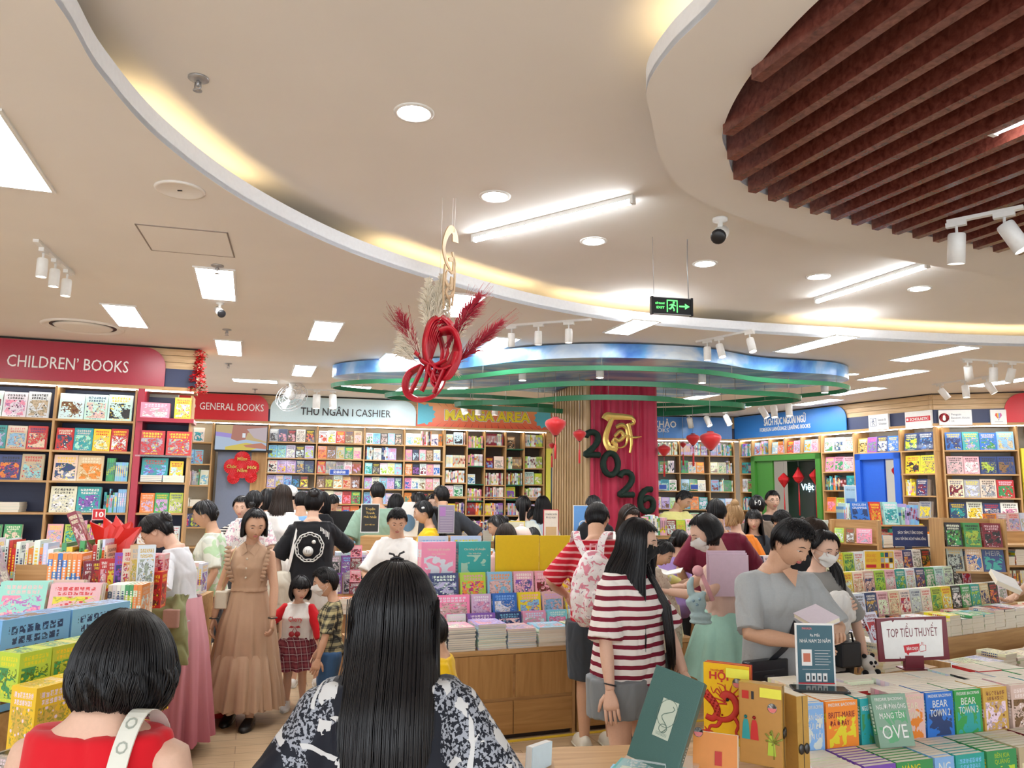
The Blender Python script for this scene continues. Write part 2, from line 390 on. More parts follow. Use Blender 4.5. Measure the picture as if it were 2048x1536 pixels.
tr_px((1515,806),(1580,797),((.1,-.5,1.0),(.5,-.2,0),(.95,-.1,0)),'track with three white spots in front of the blue language sign',r=.055)
tr_px((1370,828),(1455,822),((.1,.5,-.6),(.5,-.5,.6),(.95,-.5,.6)),'track with three white spots in front of the blue reference sign',r=.055)
tr_px((905,795),(1000,797),((.2,-.4,.9),(.55,0,0),(.9,0,0)),'track with three spots in front of the manga sign',r=.055)
tr_px((610,778),(690,781),((.3,0,0),(.7,-.3,.4)),'track with two white spots in front of the cashier sign',r=.06)
tb=at_z(2048,425,3.2);ta=at_z(1895,455,3.2)
track(ta[:2],tb[:2],((.12,.15,0),(.75,-.45,1.0)),'large track with two white spots hanging below the mahogany fins',z=3.24,r=.045)
# small ceiling fittings
def sprinkler(p,label,k=1.):
 t=empty('sprinkler',Tr(p),label,'sprinkler','ceiling sprinklers')
 MB(Sc(k,k,k)).lathe([(.001,-.0),(.045,-.0),(.045,-.006),(.03,-.012),(.015,-.014),(.001,-.014)],20).build('escutcheon',GREYM,t)
 b=MB(Sc(k,k,k));b.tube([(0,0,-.01),(0,0,-.04)],.008,8);b.tube([(-.012,0,-.02),(-.014,0,-.045),(0,0,-.06)],.003,6);b.tube([(.012,0,-.02),(.014,0,-.045),(0,0,-.06)],.003,6)
 b.lathe([(.001,-.062),(.02,-.062),(.02,-.059),(.001,-.059)],14);b.build('sprinkler_head',GREYM,t)
sprinkler(at_z(397,156,H2),'chrome sprinkler in the raised ceiling, nearest the camera')
for px,py,lb in((435,531,'chrome sprinkler touching the panel light below the hatch'),(454,659,'small sprinkler between two panel lights over the general books sign'),(457,727,'tiny sprinkler above the general books sign'),(770,780,'tiny sprinkler above the cashier sign'),(510,778,'tiny sprinkler left of the wall fan')):
 sprinkler(at_z(px,py,H),lb)
p=at_z(360,379,H);t=empty('ceiling_speaker',Tr(p),'round white ceiling speaker with small slot left of the recess rim','speaker')
MB().lathe([(.001,-.004),(.105,-.006),(.115,-.01),(.128,-.008),(.13,0)],32).build('speaker_cover',CEIL,t);MB().box(-.012,.012,-.004,.004,-.009,-.004).build('speaker_slot',DARK,t)
p=at_z(167,653,H);t=empty('air_vent',Tr(p),'large round air vent in the ceiling above the children sign','vent')
MB().lathe([(.30,0),(.33,-.012),(.36,-.02),(.375,-.012),(.38,0)],40,caps=False).build('outer_ring',CEIL,t);MB().lathe([(.001,-.02),(.2,-.022),(.255,-.016),(.27,-.004)],40).build('vent_disc',CEIL,t);MB().lathe([(.26,-.001),(.305,-.001)],32,caps=False).build('vent_gap',DARK,t)
A_,B_,C_,D_=[at_z(*q,H)for q in((275,450),(450,465),(466,512),(303,495))]
t=empty('ceiling_hatch',Tr((A_+C_)/2)@Rz(radians(15)),'square access hatch in the ceiling with thin dark outline','hatch')
MB().box(-.26,.26,-.26,.26,-.004,0).build('hatch_panel',CEIL,t)
b=MB()
for q in((-.27,.27,-.27,-.262),(-.27,.27,.262,.27),(-.27,-.262,-.27,.27),(.262,.27,-.27,.27)):b.box(*q,-.005,0)
b.build('hatch_gap',mat('hatch_gap_grey',(.3,.25,.22),.7),t)
p=at_z(985,716,H);tag(MB(Tr(p)).lathe([(.001,-.035),(.04,-.03),(.05,-.01),(.055,0)],20).build('smoke_detector',WHITEM),'white smoke detector dome left of the sky disc','smoke detector')
def cctv(p,yaw,label,black=False,k=1.):
 t=empty('security_camera',Tr(p)@Rz(yaw)@Sc(k,k,k),label,'camera')
 MB().lathe([(.001,0),(.035,0),(.035,-.012),(.012,-.018),(.012,-.06),(.001,-.06)],16).build('mount',WHITEM,t)
 M=Tr(0,0,-.075)@Rx(radians(28))
 bd=MB(M).tube([(0,.05,0),(0,-.07,0)],.034,16).build('camera_body',WHITEM,t)
 MB(M).lathe([(.001,-.072),(.03,-.072)],16,M=Matrix.Identity(4)).build('unused',BLACKM,t)if False else None
 MB(M@Tr(0,-.071,0)@Rx(pi/2)).lathe([(.001,.006),(.024,.006),(.035,.0),(.035,-.012)],16).build('lens',BLACKM,t)
cctv(at_z(1440,437,H),radians(-25),'white bullet security camera with black lens near the wooden fins',k=1.25)
cctv(at_z(440,606,H),radians(40),'white bullet security camera under the panel light, upper left',k=1.)
cctv(at_z(740,742,H),radians(40),'small white security camera between the panel lights left of the ornament',k=1.)
GREENL=lamp_mat('exit_green',(.10,.85,.14),1.6)
Mx=Tr(at_y(1343,613,5.3))@Rz(radians(10))
t=empty('exit_sign',Mx,'black hanging exit sign with green running man and arrow','exit sign')
MB().box(-.145,.145,-.012,.012,-.057,.057).build('sign_box',BLACKM,t)
for q in(-.155,.14):MB().box(q,q+.015,-.018,.018,-.065,.065).build('end_cap',BLACKM,t)
b=MB();b.box(-.14,.14,-.014,.014,.057,.062);b.box(-.14,.14,-.014,.014,-.062,-.057);b.build('edge_strip',GREYM,t)
fm=Tr(0,-.0135,0)@STAND
b=MB(fm)
b.box(-.04,.04,.036,.044,0,.001);b.box(-.04,-.033,-.045,.04,0,.001);b.box(.033,.04,-.045,.04,0,.001)
b.lathe([(.001,.001),(.008,.001)],12,M=Tr(.012,.026,0))
for pl in([(-.002,.016),(.012,.016),(.008,-.008),(-.008,-.004)],[(-.008,-.004),(.004,-.008),(-.012,-.026),(-.026,-.022),(-.026,-.014),(-.016,-.016)],[(-.002,-.006),(.010,-.008),(.018,-.022),(.016,-.036),(.008,-.036),(.010,-.024)],[(-.002,.016),(-.022,.008),(-.02,.002),(0,.008)],[(.01,.014),(.028,.004),(.024,-.002),(.008,.006)]):
 b.prism(pl,0,.001)
b.box(.052,.1,-.004,.006,0,.001);b.prism([(.095,.022),(.13,.001),(.095,-.02),(.095,-.008),(.105,.001),(.095,.01)],0,.001)
b.build('pictogram',GREENL,t)
text('LỐI THOÁT',.011,fm@Tr(-.09,.010,0),GREENL,t,w=.068);text('EXIT',.016,fm@Tr(-.088,-.022,0),GREENL,t,w=.058)
b=MB();b.tube([(-.13,0,.06),(-.135,0,H2-Mx.translation.z)],.0018,5);b.tube([(.13,0,.06),(.125,.005,.3),(.128,0,H2-Mx.translation.z)],.004,5);b.build('hanging_wire',GREYM,t)
# sky disc and green ribbons round the column
def sky_mat():
 m,nt,b=nodes_of('sky_print')
 tc=N(nt,'ShaderNodeTexCoord');mp=N(nt,'ShaderNodeMapping');mp.inputs['Scale'].default_value=(.5,1.1,1);mp.inputs['Rotation'].default_value=(0,0,.3)
 nz=N(nt,'ShaderNodeTexNoise');nz.inputs['Scale'].default_value=1.5;nz.inputs['Detail'].default_value=6;nz.inputs['Distortion'].default_value=1.2
 cr=N(nt,'ShaderNodeValToRGB');e=cr.color_ramp.elements;e[0].position=.3;e[0].color=(.03,.12,.55,1);e[1].position=.68;e[1].color=(.75,.85,.95,1)
 x=e.new(.48);x.color=(.16,.42,.82,1)
 L=nt.links.new;L(tc.outputs['Object'],mp.inputs[0]);L(mp.outputs[0],nz.inputs['Vector']);L(nz.outputs['Fac'],cr.inputs[0]);L(cr.outputs[0],b.inputs['Base Color'])
 b.inputs['Roughness'].default_value=.25
 return m
disc=spline([(-1.9,9.35),(-.8,9.0),(.1,8.3),(.95,8.02),(2.02,8.16),(2.86,8.7),(3.85,9.0),(4.15,9.6),(3.4,10.5),(2.75,11.1),(1.6,11.4),(.5,11.0),(-.4,10.6),(-1.5,10.4),(-2.3,9.85)],8)
SKYM=sky_mat()
o=MB().prism([(p[0],p[1])for p in disc],3.13,3.28).build('sky_disc',SKYM);tag(o,'cloud-shaped ceiling disc printed with blue sky round the red column','ceiling decoration')
def green_mat():
 return mat('green_lacquer',(.035,.22,.10),.25)
dc=Vector((1.2,9.6))
for i,(k,z,hgt,sh,lb)in enumerate(((1.0,3.02,.05,(0,.02),'widest wavy green ribbon ring, just under the sky disc'),(.80,2.90,.055,(0,-.0),'middle wavy green ribbon ring round the column'),(.56,2.80,.06,(.05,.06),'lowest and smallest wavy green ribbon ring round the column'))):
 cv=[(dc.x+(p[0]-dc.x)*k+sh[0],dc.y+(p[1]-dc.y)*k+sh[1])for p in disc]
 t=empty('ribbon_ring',None,lb,'ceiling decoration')
 b=MB();n=len(cv);rings=[]
 for j in range(n+1):
  p=Vector(cv[j%n]);a=Vector(cv[(j-1)%n]);c=Vector(cv[(j+1)%n]);d=(c-a).normalized();nn=Vector((d.y,-d.x))
  rings.append([(p.x-nn.x*.012,p.y-nn.y*.012,z-hgt/2),(p.x+nn.x*.012,p.y+nn.y*.012,z-hgt/2),(p.x+nn.x*.02,p.y+nn.y*.02,z+hgt/2),(p.x-nn.x*.02,p.y-nn.y*.02,z+hgt/2)])
 b.loft(rings,smooth=False,caps=False).build('ribbon',green_mat(),t)
 b=MB()
 for j in range(0,n,12):b.tube([(cv[j][0],cv[j][1],z+hgt/2),(cv[j][0],cv[j][1],3.14)],.003,5)
 b.build('hanging_wire',GREYM,t)
def drop_spot(px,py,y,label):
 p=at_y(px,py,y);t=empty('spotlight',Tr(p.x,p.y,3.13),label,'spotlight','cylinder spots under the sky disc')
 MB().lathe([(.001,0),(.045,0),(.045,-.13),(.038,-.13)],18).build('housing',WHITEM,t);MB().lathe([(.001,-.131),(.04,-.131)],16).build('lamp',SPOTL,t)
for px,y,lb in((1045,8.9,'left of the slatted side'),(1200,8.6,'in front of the red curtain'),(1404,8.9,'right of the red curtain'),(1648,9.6,'at the right tip')):
 drop_spot(px,750,y,'white cylinder spot under the sky disc '+lb)
 # column
CM=Tr(.95,9.62,0)@Rz(GA)
S(MB(CM).box(.03,.92,.03,1.17,0,3.2).build('column',mat('column_core',(.12,.08,.05),.7)))
t=empty('slat_cladding',CM,'light wooden slat cladding on the left face of the column','wall cladding')
for k in range(13):
 y0=.05+k*.088
 MB().box(-.012,.028,y0,y0+.036,0,3.12-.003*k).build('slat',SLATW,t)
MB().box(-.025,.03,-.03,.016,0,3.13).build('corner_post',SLATW,t)
def curtain_mat():
 m,nt,b=nodes_of('crimson_velvet');b.inputs['Base Color'].default_value=(.50,.012,.06,1);b.inputs['Roughness'].default_value=.55;b.inputs['Sheen Weight'].default_value=.3
 return m
b=MB();rings=[]
n=90
for z in(3.12,3.0,2.6,2.2,1.8,1.4,1.0,.6,.1):
 rings.append([(.02+.95*i/n+.004*sin(z*3+i),-.045-.03*sin(i*.62+.5*sin(z*.7+i*.11))*(.6+.4*sin(i*.13))-.02*sin(i*.23+z*.4),z)for i in range(n+1)])
b.loft(rings,closed=False,caps=False);rings2=[[(x,y+.012,z)for x,y,z in r]for r in rings];b.loft(rings2,closed=False,caps=False)
o=b.build('curtain',curtain_mat());o.matrix_world=CM;tag(o,'crimson velvet curtain hanging down the front of the column','curtain')
DIG=mat('dark_green_tinsel',(.004,.022,.014),.75,bump=1.,bscale=160)
def fat_stroke(b,pts,r,flat=.55,M=None,closed=False):
 b.tube(pts,r,10,closed=closed,M=M,flat=flat,up=(0,0,1)if False else(0,1,0))
def on_plane(M,px,py):
 r=ray(px,py);nrm=(M.to_3x3()@Vector((0,1,0)));A=M.translation
 t=(A-EYE).dot(nrm)/r.dot(nrm);q=M.inverted()@(EYE+r*t)
 return q.x,q.z
CF=CM@Tr(0,-.15,0)
def digit(kind,px,py,label,h=.335,y=9.75):
 s_,z_=on_plane(CF,px,py);M=CF@Tr(s_,0,z_)
 b=MB(M@Sc(h,1,h));r=.115
 if kind==0:P=[(.30*cos(a),0,.40*sin(a))for a in[2*pi*i/24 for i in range(24)]];cl=True
 elif kind==2:P=[(-.26,0,.24),(-.17,0,.37),(0,0,.42),(.18,0,.36),(.25,0,.2),(.2,0,.03),(.05,0,-.15),(-.12,0,-.3),(-.26,0,-.41),(-.05,0,-.41),(.12,0,-.41),(.31,0,-.41)];cl=False
 else:P=[(.2,0,.41),(.02,0,.41),(-.16,0,.3),(-.26,0,.1),(-.28,0,-.12),(-.22,0,-.32),(0,0,-.42),(.2,0,-.34),(.26,0,-.15),(.2,0,.03),(0,0,.09),(-.2,0,-.02)];cl=False
 P=[tuple(q)for q in spline([Vector(q)for q in P],4,cl)]if kind else P
 rings=[]
 k=len(P)
 for i in range(k+(1 if cl else 0)):
  p_,a,c=Vector(P[i%k]),Vector(P[(i-1)%k if cl or i>0 else i]),Vector(P[(i+1)%k if cl or i<k-1 else i])
  d=(c-a).normalized();nn=Vector((d.z,0,-d.x));rj=r*(1+.06*sin(i*2.1))
  rings.append([tuple(p_+nn*rj*cos(t_)+Vector((0,.045*sin(t_),0)))for t_ in[2*pi*j/10 for j in range(10)]])
 b.loft(rings,caps=not cl)
 o=b.build('number_decoration',DIG);tag(o,label,'number decoration')
digit(2,1184,887,'dark green tinsel digit 2, highest of the four on the column');digit(0,1221,928,'dark green tinsel digit 0 on the red curtain',y=9.8)
digit(2,1252,967,'dark green tinsel digit 2 on the curtain, between the 0 and the 6',y=9.85);digit(6,1294,1001,'dark green tinsel digit 6, lowest of the four at the curtain edge',y=9.9)
GOLD=mat('gold_paint',(.80,.55,.16),.25,.75)
s_,z_=on_plane(CF,1238,868);M=CF@Tr(s_,0,z_)@Sc(1.08,1,1.15)
def stroke(b,pts,w,M=None):
 P=[Vector((x,0,z))for x,z in pts];P=spline(P,5,False);k=len(P);rings=[]
 for i,p_ in enumerate(P):
  d=(P[min(i+1,k-1)]-P[max(i-1,0)]).normalized();nn=Vector((d.z,0,-d.x));f=i/(k-1);ww=w(f)
  rings.append([tuple(p_+nn*ww*1.5),tuple(p_+nn*ww*.5+Vector((0,-.008,0))),tuple(p_-nn*ww*.5+Vector((0,-.008,0))),tuple(p_-nn*ww*1.5),tuple(p_+Vector((0,.008,0)))])
 b.loft(rings,smooth=False,M=M)
b=MB(M)
stroke(b,[(-.18,.15),(-.15,.19),(-.05,.19),(.08,.19),(.17,.18),(.19,.13),(.12,.10)],lambda f:.028*(1.1-f*.7))
stroke(b,[(-.08,.17),(-.14,.05),(-.17,-.06),(-.13,-.15),(-.06,-.17),(-.05,-.11),(-.1,-.08)],lambda f:.022*(.7+.5*sin(f*3.1)))
stroke(b,[(-.06,-.03),(.02,.03),(.06,-.02),(.0,-.07),(-.06,-.05),(-.07,-.12),(.0,-.15),(.08,-.12),(.11,-.04),(.1,.06),(.04,.1),(-.04,.07)],lambda f:.014*(.8+.4*sin(f*9)))
stroke(b,[(.12,.12),(.15,-.0),(.16,-.1),(.14,-.2)],lambda f:.016*(1.1-f*.5));stroke(b,[(.06,-.01),(.17,-.03),(.29,-.02)],lambda f:.016*(1.2-f))
tag(b.build('wall_lettering',GOLD),'golden brush-written word on the red curtain above the digits','lettering')
LRED=mat('red_silk',(.62,.015,.02),.4,sheen=.4)
def lantern(px,py,y,w,label,tassel=.25):
 p=at_y(px,py,y);r=w/2;t=empty('lantern',Tr(p),label,'lantern')
 n=24;rings=[]
 prof=[(.30,.58),(.34,.5),(.62,.42),(.9,.28),(1,.1),(.97,-.08),(.82,-.34),(.6,-.58),(.4,-.78),(.22,-.98)]
 for q,z in prof:rings.append([(r*q*(1+.035*(j%2))*cos(2*pi*j/n),r*q*(1+.035*(j%2))*sin(2*pi*j/n),z*r*1.12)for j in range(n)])
 MB().loft(rings).build('lantern_shade',LRED,t)
 MB().lathe([(.001,r*.70),(r*.3,r*.70),(r*.3,r*.6),(.001,r*.6)],14).build('top_cap',mat('dark_red_wood',(.2,.01,.01),.4),t)
 MB().lathe([(.001,-r*1.08),(r*.2,-r*1.08),(r*.08,-r*1.2),(.001,-r*1.2)],10).build('bottom_cap',BLACKM,t)
 MB().tube([(0,0,r*.7),(0,0,3.1-p.z)],.002,4).build('hanging_wire',GREYM,t)
 if tassel:MB().tube([(0,0,-r*1.2),(0,0,-r*1.2-tassel*.35),(0,0,-r*1.2-tassel*.4),(0,0,-r*1.2-tassel)],[.003,.003,.012,.014],8).build('tassel',LRED,t)
lantern(1111,848,8.6,.235,'big red silk lantern left of the slatted column face');lantern(1159,868,9.0,.155,'medium red silk lantern in front of the column slats')
lantern(1104,890,10.5,.09,'tiny red lantern just below the big lantern left of the column');lantern(1328,898,9.8,.165,'medium red lantern just right of the red curtain')
lantern(1366,888,11,.09,'tiny red lantern between the medium lanterns right of the curtain');lantern(1386,876,9.6,.165,'medium red lantern left of the big right lantern')
lantern(1421,877,9.0,.245,'big red silk lantern in front of the blue reference wall',.0)
# hanging red ornament
RIB=mat('red_ribbon',(.52,.008,.025),.28);REDG=mat('red_grass',(.48,.02,.05),.6);PAMP=mat('pampas_cream',(.82,.74,.60),.8);TANW=mat('tan_board',(.50,.34,.19),.5)
OP=at_y(885,690,4.6);t=empty('hanging_ornament',Tr(OP),'large hanging ornament of red ribbon loops, pampas plumes and red grass','hanging ornament')
px2m=4.6/1536/.985
def lp(x,y,d=0):return Vector(((x-885)*px2m,d,-(y-690)*px2m))
def ribbon(name,P,w,th=.002,mt=RIB,closed=False,twist=0.):
 P=spline([Vector(p)for p in P],6,closed);k=len(P);rings=[]
 for i in range(k+(1 if closed else 0)):
  p_=P[i%k];a=P[(i-1)%k if closed or i>0 else 0];c=P[(i+1)%k if closed or i<k-1 else k-1]
  d=(c-a).normalized();s=Vector((0,1,0));s=(s-d*s.dot(d)).normalized();nn=d.cross(s)
  if twist:q=Matrix.Rotation(twist,3,d);s,nn=q@s,q@nn
  rings.append([tuple(p_+s*w/2+nn*th),tuple(p_-s*w/2+nn*th),tuple(p_-s*w/2-nn*th),tuple(p_+s*w/2-nn*th)])
 return rings
for j in range(7):
 b=MB();f=j*.014
 b.loft(ribbon('',[lp(872+j*1.5,758,-.02),lp(858-j*.5,738,-.03+f),lp(852+j*2.5,690,-.06+f),lp(862+j*3,645+j*2,-.04+f),lp(885+j*2,634+j,f),lp(905-j,660,.03),lp(898,710,.03),lp(880,752,0)],.05,.003,twist=.8),smooth=True)
 b.build('ribbon_loop',RIB,t)
for j in range(6):
 b=MB();f=j*.01
 b.loft(ribbon('',[lp(880,665,-.04+f),lp(905+j*1.5,662+j,-.06+f),lp(921-j*2.2,700,-.07+f),lp(917-j*2,730,-.05),lp(898-j*2,758,-.02),lp(885,735,.02),lp(886,700,.03),lp(878,672,0)],.045,.003,twist=-.7),smooth=True)
 b.build('ribbon_loop',RIB,t)
for j in range(4):
 b=MB();r0=1-j*.05
 b.loft(ribbon('',[lp(858+(x-858)*r0,760+(y-760)*r0,-.02+.01*j)for x,y in((845,732),(818,748),(810,775),(820,797),(845,805),(872,795),(890,770),(892,742),(870,730))],.026,.003,twist=.5),smooth=True);b.build('ribbon_loop',RIB,t)
for P in([(895,722),(870,735),(850,728),(845,722)],[(862,730),(856,765),(848,786)],[(875,735),(868,765),(880,780)],[(850,735),(835,770),(826,790)],[(892,740),(878,775),(872,790)],[(860,722),(880,740),(905,732)],[(840,715),(832,708)],[(856,738),(874,768),(866,745)]):
 b=MB();b.loft(ribbon('',[lp(x,y,-.05)for x,y in P],.034,.003,twist=.6));b.build('ribbon_strip',RIB,t)
def plume(x0,y0,x1,y1,w,n,mt,name,seed,droop=.3,thin=.0021,d=0.0):
 rnd=random.Random(seed);a,c=lp(x0,y0,d),lp(x1,y1,d+.03);ax=c-a;L=ax.length;axn=ax.normalized()
 b=MB();b.tube([a,a+ax*.5,a+ax*.9],[.003,.002,.001],5)
 for i in range(n):
  f=rnd.random()**.8;p=a+ax*(.15+.85*f);ang=rnd.random()*2*pi
  side=(Vector((cos(ang),sin(ang)*.8,sin(ang)*.3)));side=(side-axn*side.dot(axn)).normalized()
  ln=w*(.4+.6*sin(pi*min(1,f+.12)))*(.6+.5*rnd.random())
  q=p+axn*ln*1.1+side*ln*.55;q2=q+axn*ln*.5+side*ln*.5+Vector((0,0,-ln*droop))
  b.tube([p,(p+q)/2+side*ln*.05,q,q2],[thin,thin*2.2,thin*1.8,.0004],3)
 b.build(name,mt,t)
plume(860,700,852,560,.07,520,PAMP,'pampas_plume',1);plume(868,690,880,550,.075,560,PAMP,'pampas_plume',2);plume(850,730,808,668,.075,420,PAMP,'pampas_plume',3);plume(890,690,893,590,.035,120,PAMP,'pampas_plume',4,d=.03)
plume(835,725,800,700,.06,240,PAMP,'pampas_plume',5);plume(900,745,912,745,.03,60,PAMP,'pampas_plume',6)
plume(842,725,795,625,.07,150,REDG,'red_grass_spray',7,.15,.001);plume(890,690,955,590,.08,330,REDG,'red_grass_spray',8,.1,.0013);plume(895,745,1000,640,.07,260,REDG,'red_grass_spray',9,.1,.001);plume(893,725,940,610,.06,120,PAMP,'pampas_plume',10)
b=MB()
rnd=random.Random(4)
for i in range(80):
 s=rnd.choice([((845,725),(790,622)),((890,700),(960,575)),((895,745),(1015,632))]);dx,dy=rnd.uniform(-25,25),rnd.uniform(-18,18)
 p0,p1=lp(*s[0]),lp(s[1][0]+dx,s[1][1]+dy,rnd.uniform(-.08,.08));mid=(p0+p1)/2+Vector((rnd.uniform(-.02,.02),0,rnd.uniform(0,.03)))
 b.tube([p0,mid,p1,p1+Vector((.02,0,-.02))*rnd.random()],[.001,.0009,.0007,.0003],3)
b.build('loose_strands',REDG,t)
b=MB(Tr(lp(897,530,-.02))@Rz(radians(62)))
def st2(pts,wf):
 P=spline([Vector((x,0,z))for x,z in pts],5,False);k=len(P);rings=[]
 for i,p_ in enumerate(P):
  d=(P[min(i+1,k-1)]-P[max(i-1,0)]).normalized();nn=Vector((d.z,0,-d.x));ww=wf(i/(k-1))
  rings.append([tuple(p_+nn*ww+Vector((0,-.004,0))),tuple(p_-nn*ww+Vector((0,-.004,0))),tuple(p_-nn*ww+Vector((0,.004,0))),tuple(p_+nn*ww+Vector((0,.004,0)))])
 b.loft(rings,smooth=False)
st2([(.05,.17),(.04,.22),(.0,.24),(-.05,.19),(-.08,.1),(-.05,.02),(0,-.02)],lambda f:.032*(1.05-f*.85));st2([(.02,.1),(.05,0),(.05,-.12),(.03,-.24)],lambda f:.007)
st2([(-.02,.04),(.04,.05),(.03,-.03),(-.03,-.03),(-.05,-.1),(.01,-.13),(.02,-.06)],lambda f:.01+.006*sin(f*9));st2([(-.06,.0),(-.07,-.15),(-.06,-.28)],lambda f:.006);st2([(0,-.12),(-.04,-.17),(0,-.2),(.04,-.15)],lambda f:.008);st2([(.0,-.18),(.01,-.26)],lambda f:.014*(1-f))
b.build('cutout_word',TANW,t)
b=MB();zt=H2-OP.z
for x,y in((898,450),(903,455),(876,560)):q=lp(x,y);b.tube([q,Vector((q.x+.004,q.y,zt))],.0012,4)
b.build('hanging_wire',WHITEM,t)
# signs on the frieze
def on_wall(key,px,py):return on_plane(WM[key],px,py)
def rounded(s0,s1,z0,z1,r,corners='tr'):
 P=[]
 def arc(cx,cy,a0):
  return[(cx+r*cos(radians(a0+9*k)),cy+r*sin(radians(a0+9*k)))for k in range(11)]
 P.append((s0,z0));P.append((s1,z0))
 P+=arc(s1-r,z1-r,0)if 'r' in corners else[(s1,z1)]
 P+=arc(s0+r,z1-r,90)if 'l' in corners else[(s0,z1)]
 return P
def sign(key,s0,s1,color,corners,label,name='sign_board',z0=2.835,z1=3.27,y=-.005,r=.22):
 t=empty(name,WM[key],label,'sign')
 MB(Tr(0,y,0)@STAND).prism(rounded(s0,s1,z0,z1,r,corners),0,.02).build('sign_panel',color,t)
 return t
def wtext(t,key,px0,px1,py,h,m,body,bold=0.,y=-.028,ext=.006,name='lettering'):
 a,b=on_wall(key,px0,py),on_wall(key,px1,py)
 return text(body,h,Tr((a[0]+b[0])/2,y,(a[1]+b[1])/2-h/2)@STAND,m,t,name,w=b[0]-a[0],ext=ext,bold=bold)
WLET=mat('white_letters',(.88,.88,.86),.4,emit=0);DLET=mat('dark_letters',(.03,.03,.035),.4)
REDS=mat('crimson_sign',(.40,.018,.045),.28);REDB=mat('bright_red_sign',(.62,.018,.03),.3);BLUES=mat('blue_sign',(.03,.20,.60),.3);PALE=mat('pale_blue_sign',(.62,.80,.86),.3)
t=sign('childrens',-3.2,1.66,REDS,'r','crimson sign lettered CHILDREN BOOKS above the left bookcase');wtext(t,'childrens',15,258,728,.13,WLET,"CHILDREN’ BOOKS")
t=sign('back',-2.6,1.1,REDB,'r','bright red general books sign over the back shelves');wtext(t,'back',300,392,814,.135,WLET,'TỔNG HỢP',.02);wtext(t,'back',400,528,814,.12,WLET,'GENERAL BOOKS')
t=sign('back',1.13,3.59,PALE,'lr','pale blue sign lettered CASHIER over the back shelves');wtext(t,'back',602,707,824,.125,DLET,'THU NGÂN I',.015);wtext(t,'back',711,781,827,.125,DLET,'CASHIER')
def manga_mat():
 m,nt,b=nodes_of('manga_sign_print');tc=N(nt,'ShaderNodeTexCoord');sp=N(nt,'ShaderNodeSeparateXYZ');mr=N(nt,'ShaderNodeMapRange');mr.inputs[1].default_value=2.83;mr.inputs[2].default_value=3.28
 cr=N(nt,'ShaderNodeValToRGB');cr.color_ramp.elements[0].color=(.72,.10,.05,1);cr.color_ramp.elements[1].color=(.85,.42,.16,1)
 nt.links.new(tc.outputs['Object'],sp.inputs[0]);nt.links.new(sp.outputs[2],mr.inputs[0]);nt.links.new(mr.outputs[0],cr.inputs[0]);nt.links.new(cr.outputs[0],b.inputs['Base Color']);b.inputs['Roughness'].default_value=.35
 return m
t=sign('back',3.6,6.05,manga_mat(),'','orange sign with yellow comic letters MANGA AREA over the back shelves')
for s0,s1,k in((3.62,3.98,1),(5.72,6.04,-1)):
 P=[];cx=s0 if k>0 else s1
 for i in range(13):
  a=radians(-90+180*i/12);rr=(.20 if i%2 else .16);P.append((cx+k*(.12+rr*cos(a)*1.0),3.05+rr*sin(a)))
 P=[(cx,2.86)]+P+[(cx,3.25)]
 MB(Tr(0,-.027,0)@STAND).prism(P if k>0 else P[::-1],.0,.004).build('splash_shape',mat('cyan_print',(.10,.48,.62),.4),t)
b=MB(Tr(0,-.027,0)@STAND)
for i in range(16):
 x=3.95+i*.125;b.add([(x,3.27,.002),(x+.01,3.27,.002),(x+(x-4.85)*-.12,3.17,.002)],[(0,2,1)]);b.add([(x,2.84,.002),(x+.01,2.84,.002),(x+(x-4.85)*-.12,2.92,.002)],[(0,1,2)])
b.build('burst_lines',DLET,t)
a0,a1=on_wall('back',890,836)[0],on_wall('back',1057,836)[0]
for nm,m_,bo,yy in(('letter_halo',WLET,.085,-.028),('letter_outline',DLET,.055,-.031),('lettering',mat('manga_yellow',(.85,.72,.03),.4),.035,-.034)):
 text('MANGA AREA',.17,Tr((a0+a1)/2,yy,2.965)@STAND,m_,t,nm,w=(a1-a0)*(1+.025*(bo*20)),ext=.003,bold=bo)
t=sign('reference',-.8,1.68,BLUES,'','blue reference books sign on the far wall right of the red curtain');wtext(t,'reference',1213,1352,848,.13,WLET,'SÁCH THAM KHẢO',.02);wtext(t,'reference',1230,1337,860,.085,WLET,'REFERENCE BOOKS')
t=sign('language',-.1,2.64,BLUES,'r','blue foreign language books sign above the green doorway');wtext(t,'language',1530,1614,841,.13,WLET,'SÁCH HỌC NGOẠI NGỮ',.02);wtext(t,'language',1522,1623,856,.075,WLET,'FOREIGN LANGUAGE LEARING BOOKS')
t=sign('publishers',.98,3.4,REDB,'l','bright red sign cut by the right edge of the photo',r=.25)
def frieze(key,s0,s1,label,planks=True):
 t=empty('frieze',WM[key],label,'frieze')
 if planks:
  for k in range(3):MB().box(s0,s1,.02,.05,3.05+k*.078,3.05+k*.078+.072).build('frieze_plank',PLANKW,t)
  MB().box(s0,s1,.02,.045,2.83,3.05).build('navy_band',NAVY,t)
 MB().box(s0,s1,.045,.415,2.80,3.29).build('cornice_body',PLANKW,t)
 MB().box(s0,s1,-.02,.415,2.795,2.835).build('cornice_board',OAK,t)
 b=MB();b.box(s0,s1,.02,.05,3.285,3.298);b.build('shadow_gap',DARK,t)
 MB().box(s0+.02,s1-.02,.03,.055,2.782,2.795).build('strip_light',STRIP,t)
frieze('childrens',-3.2,1.99,'oak plank frieze with navy band at the end of the children sign');frieze('back',-2.6,6.25,'oak cornice carrying the signs along the back wall')
frieze('reference',-1.1,1.84,'oak cornice above the far reference shelves');frieze('language',-.02,4.21,'oak plank frieze with navy band above the blue doorway');frieze('publishers',-.01,3.4,'oak plank frieze with navy band above the right shelves')
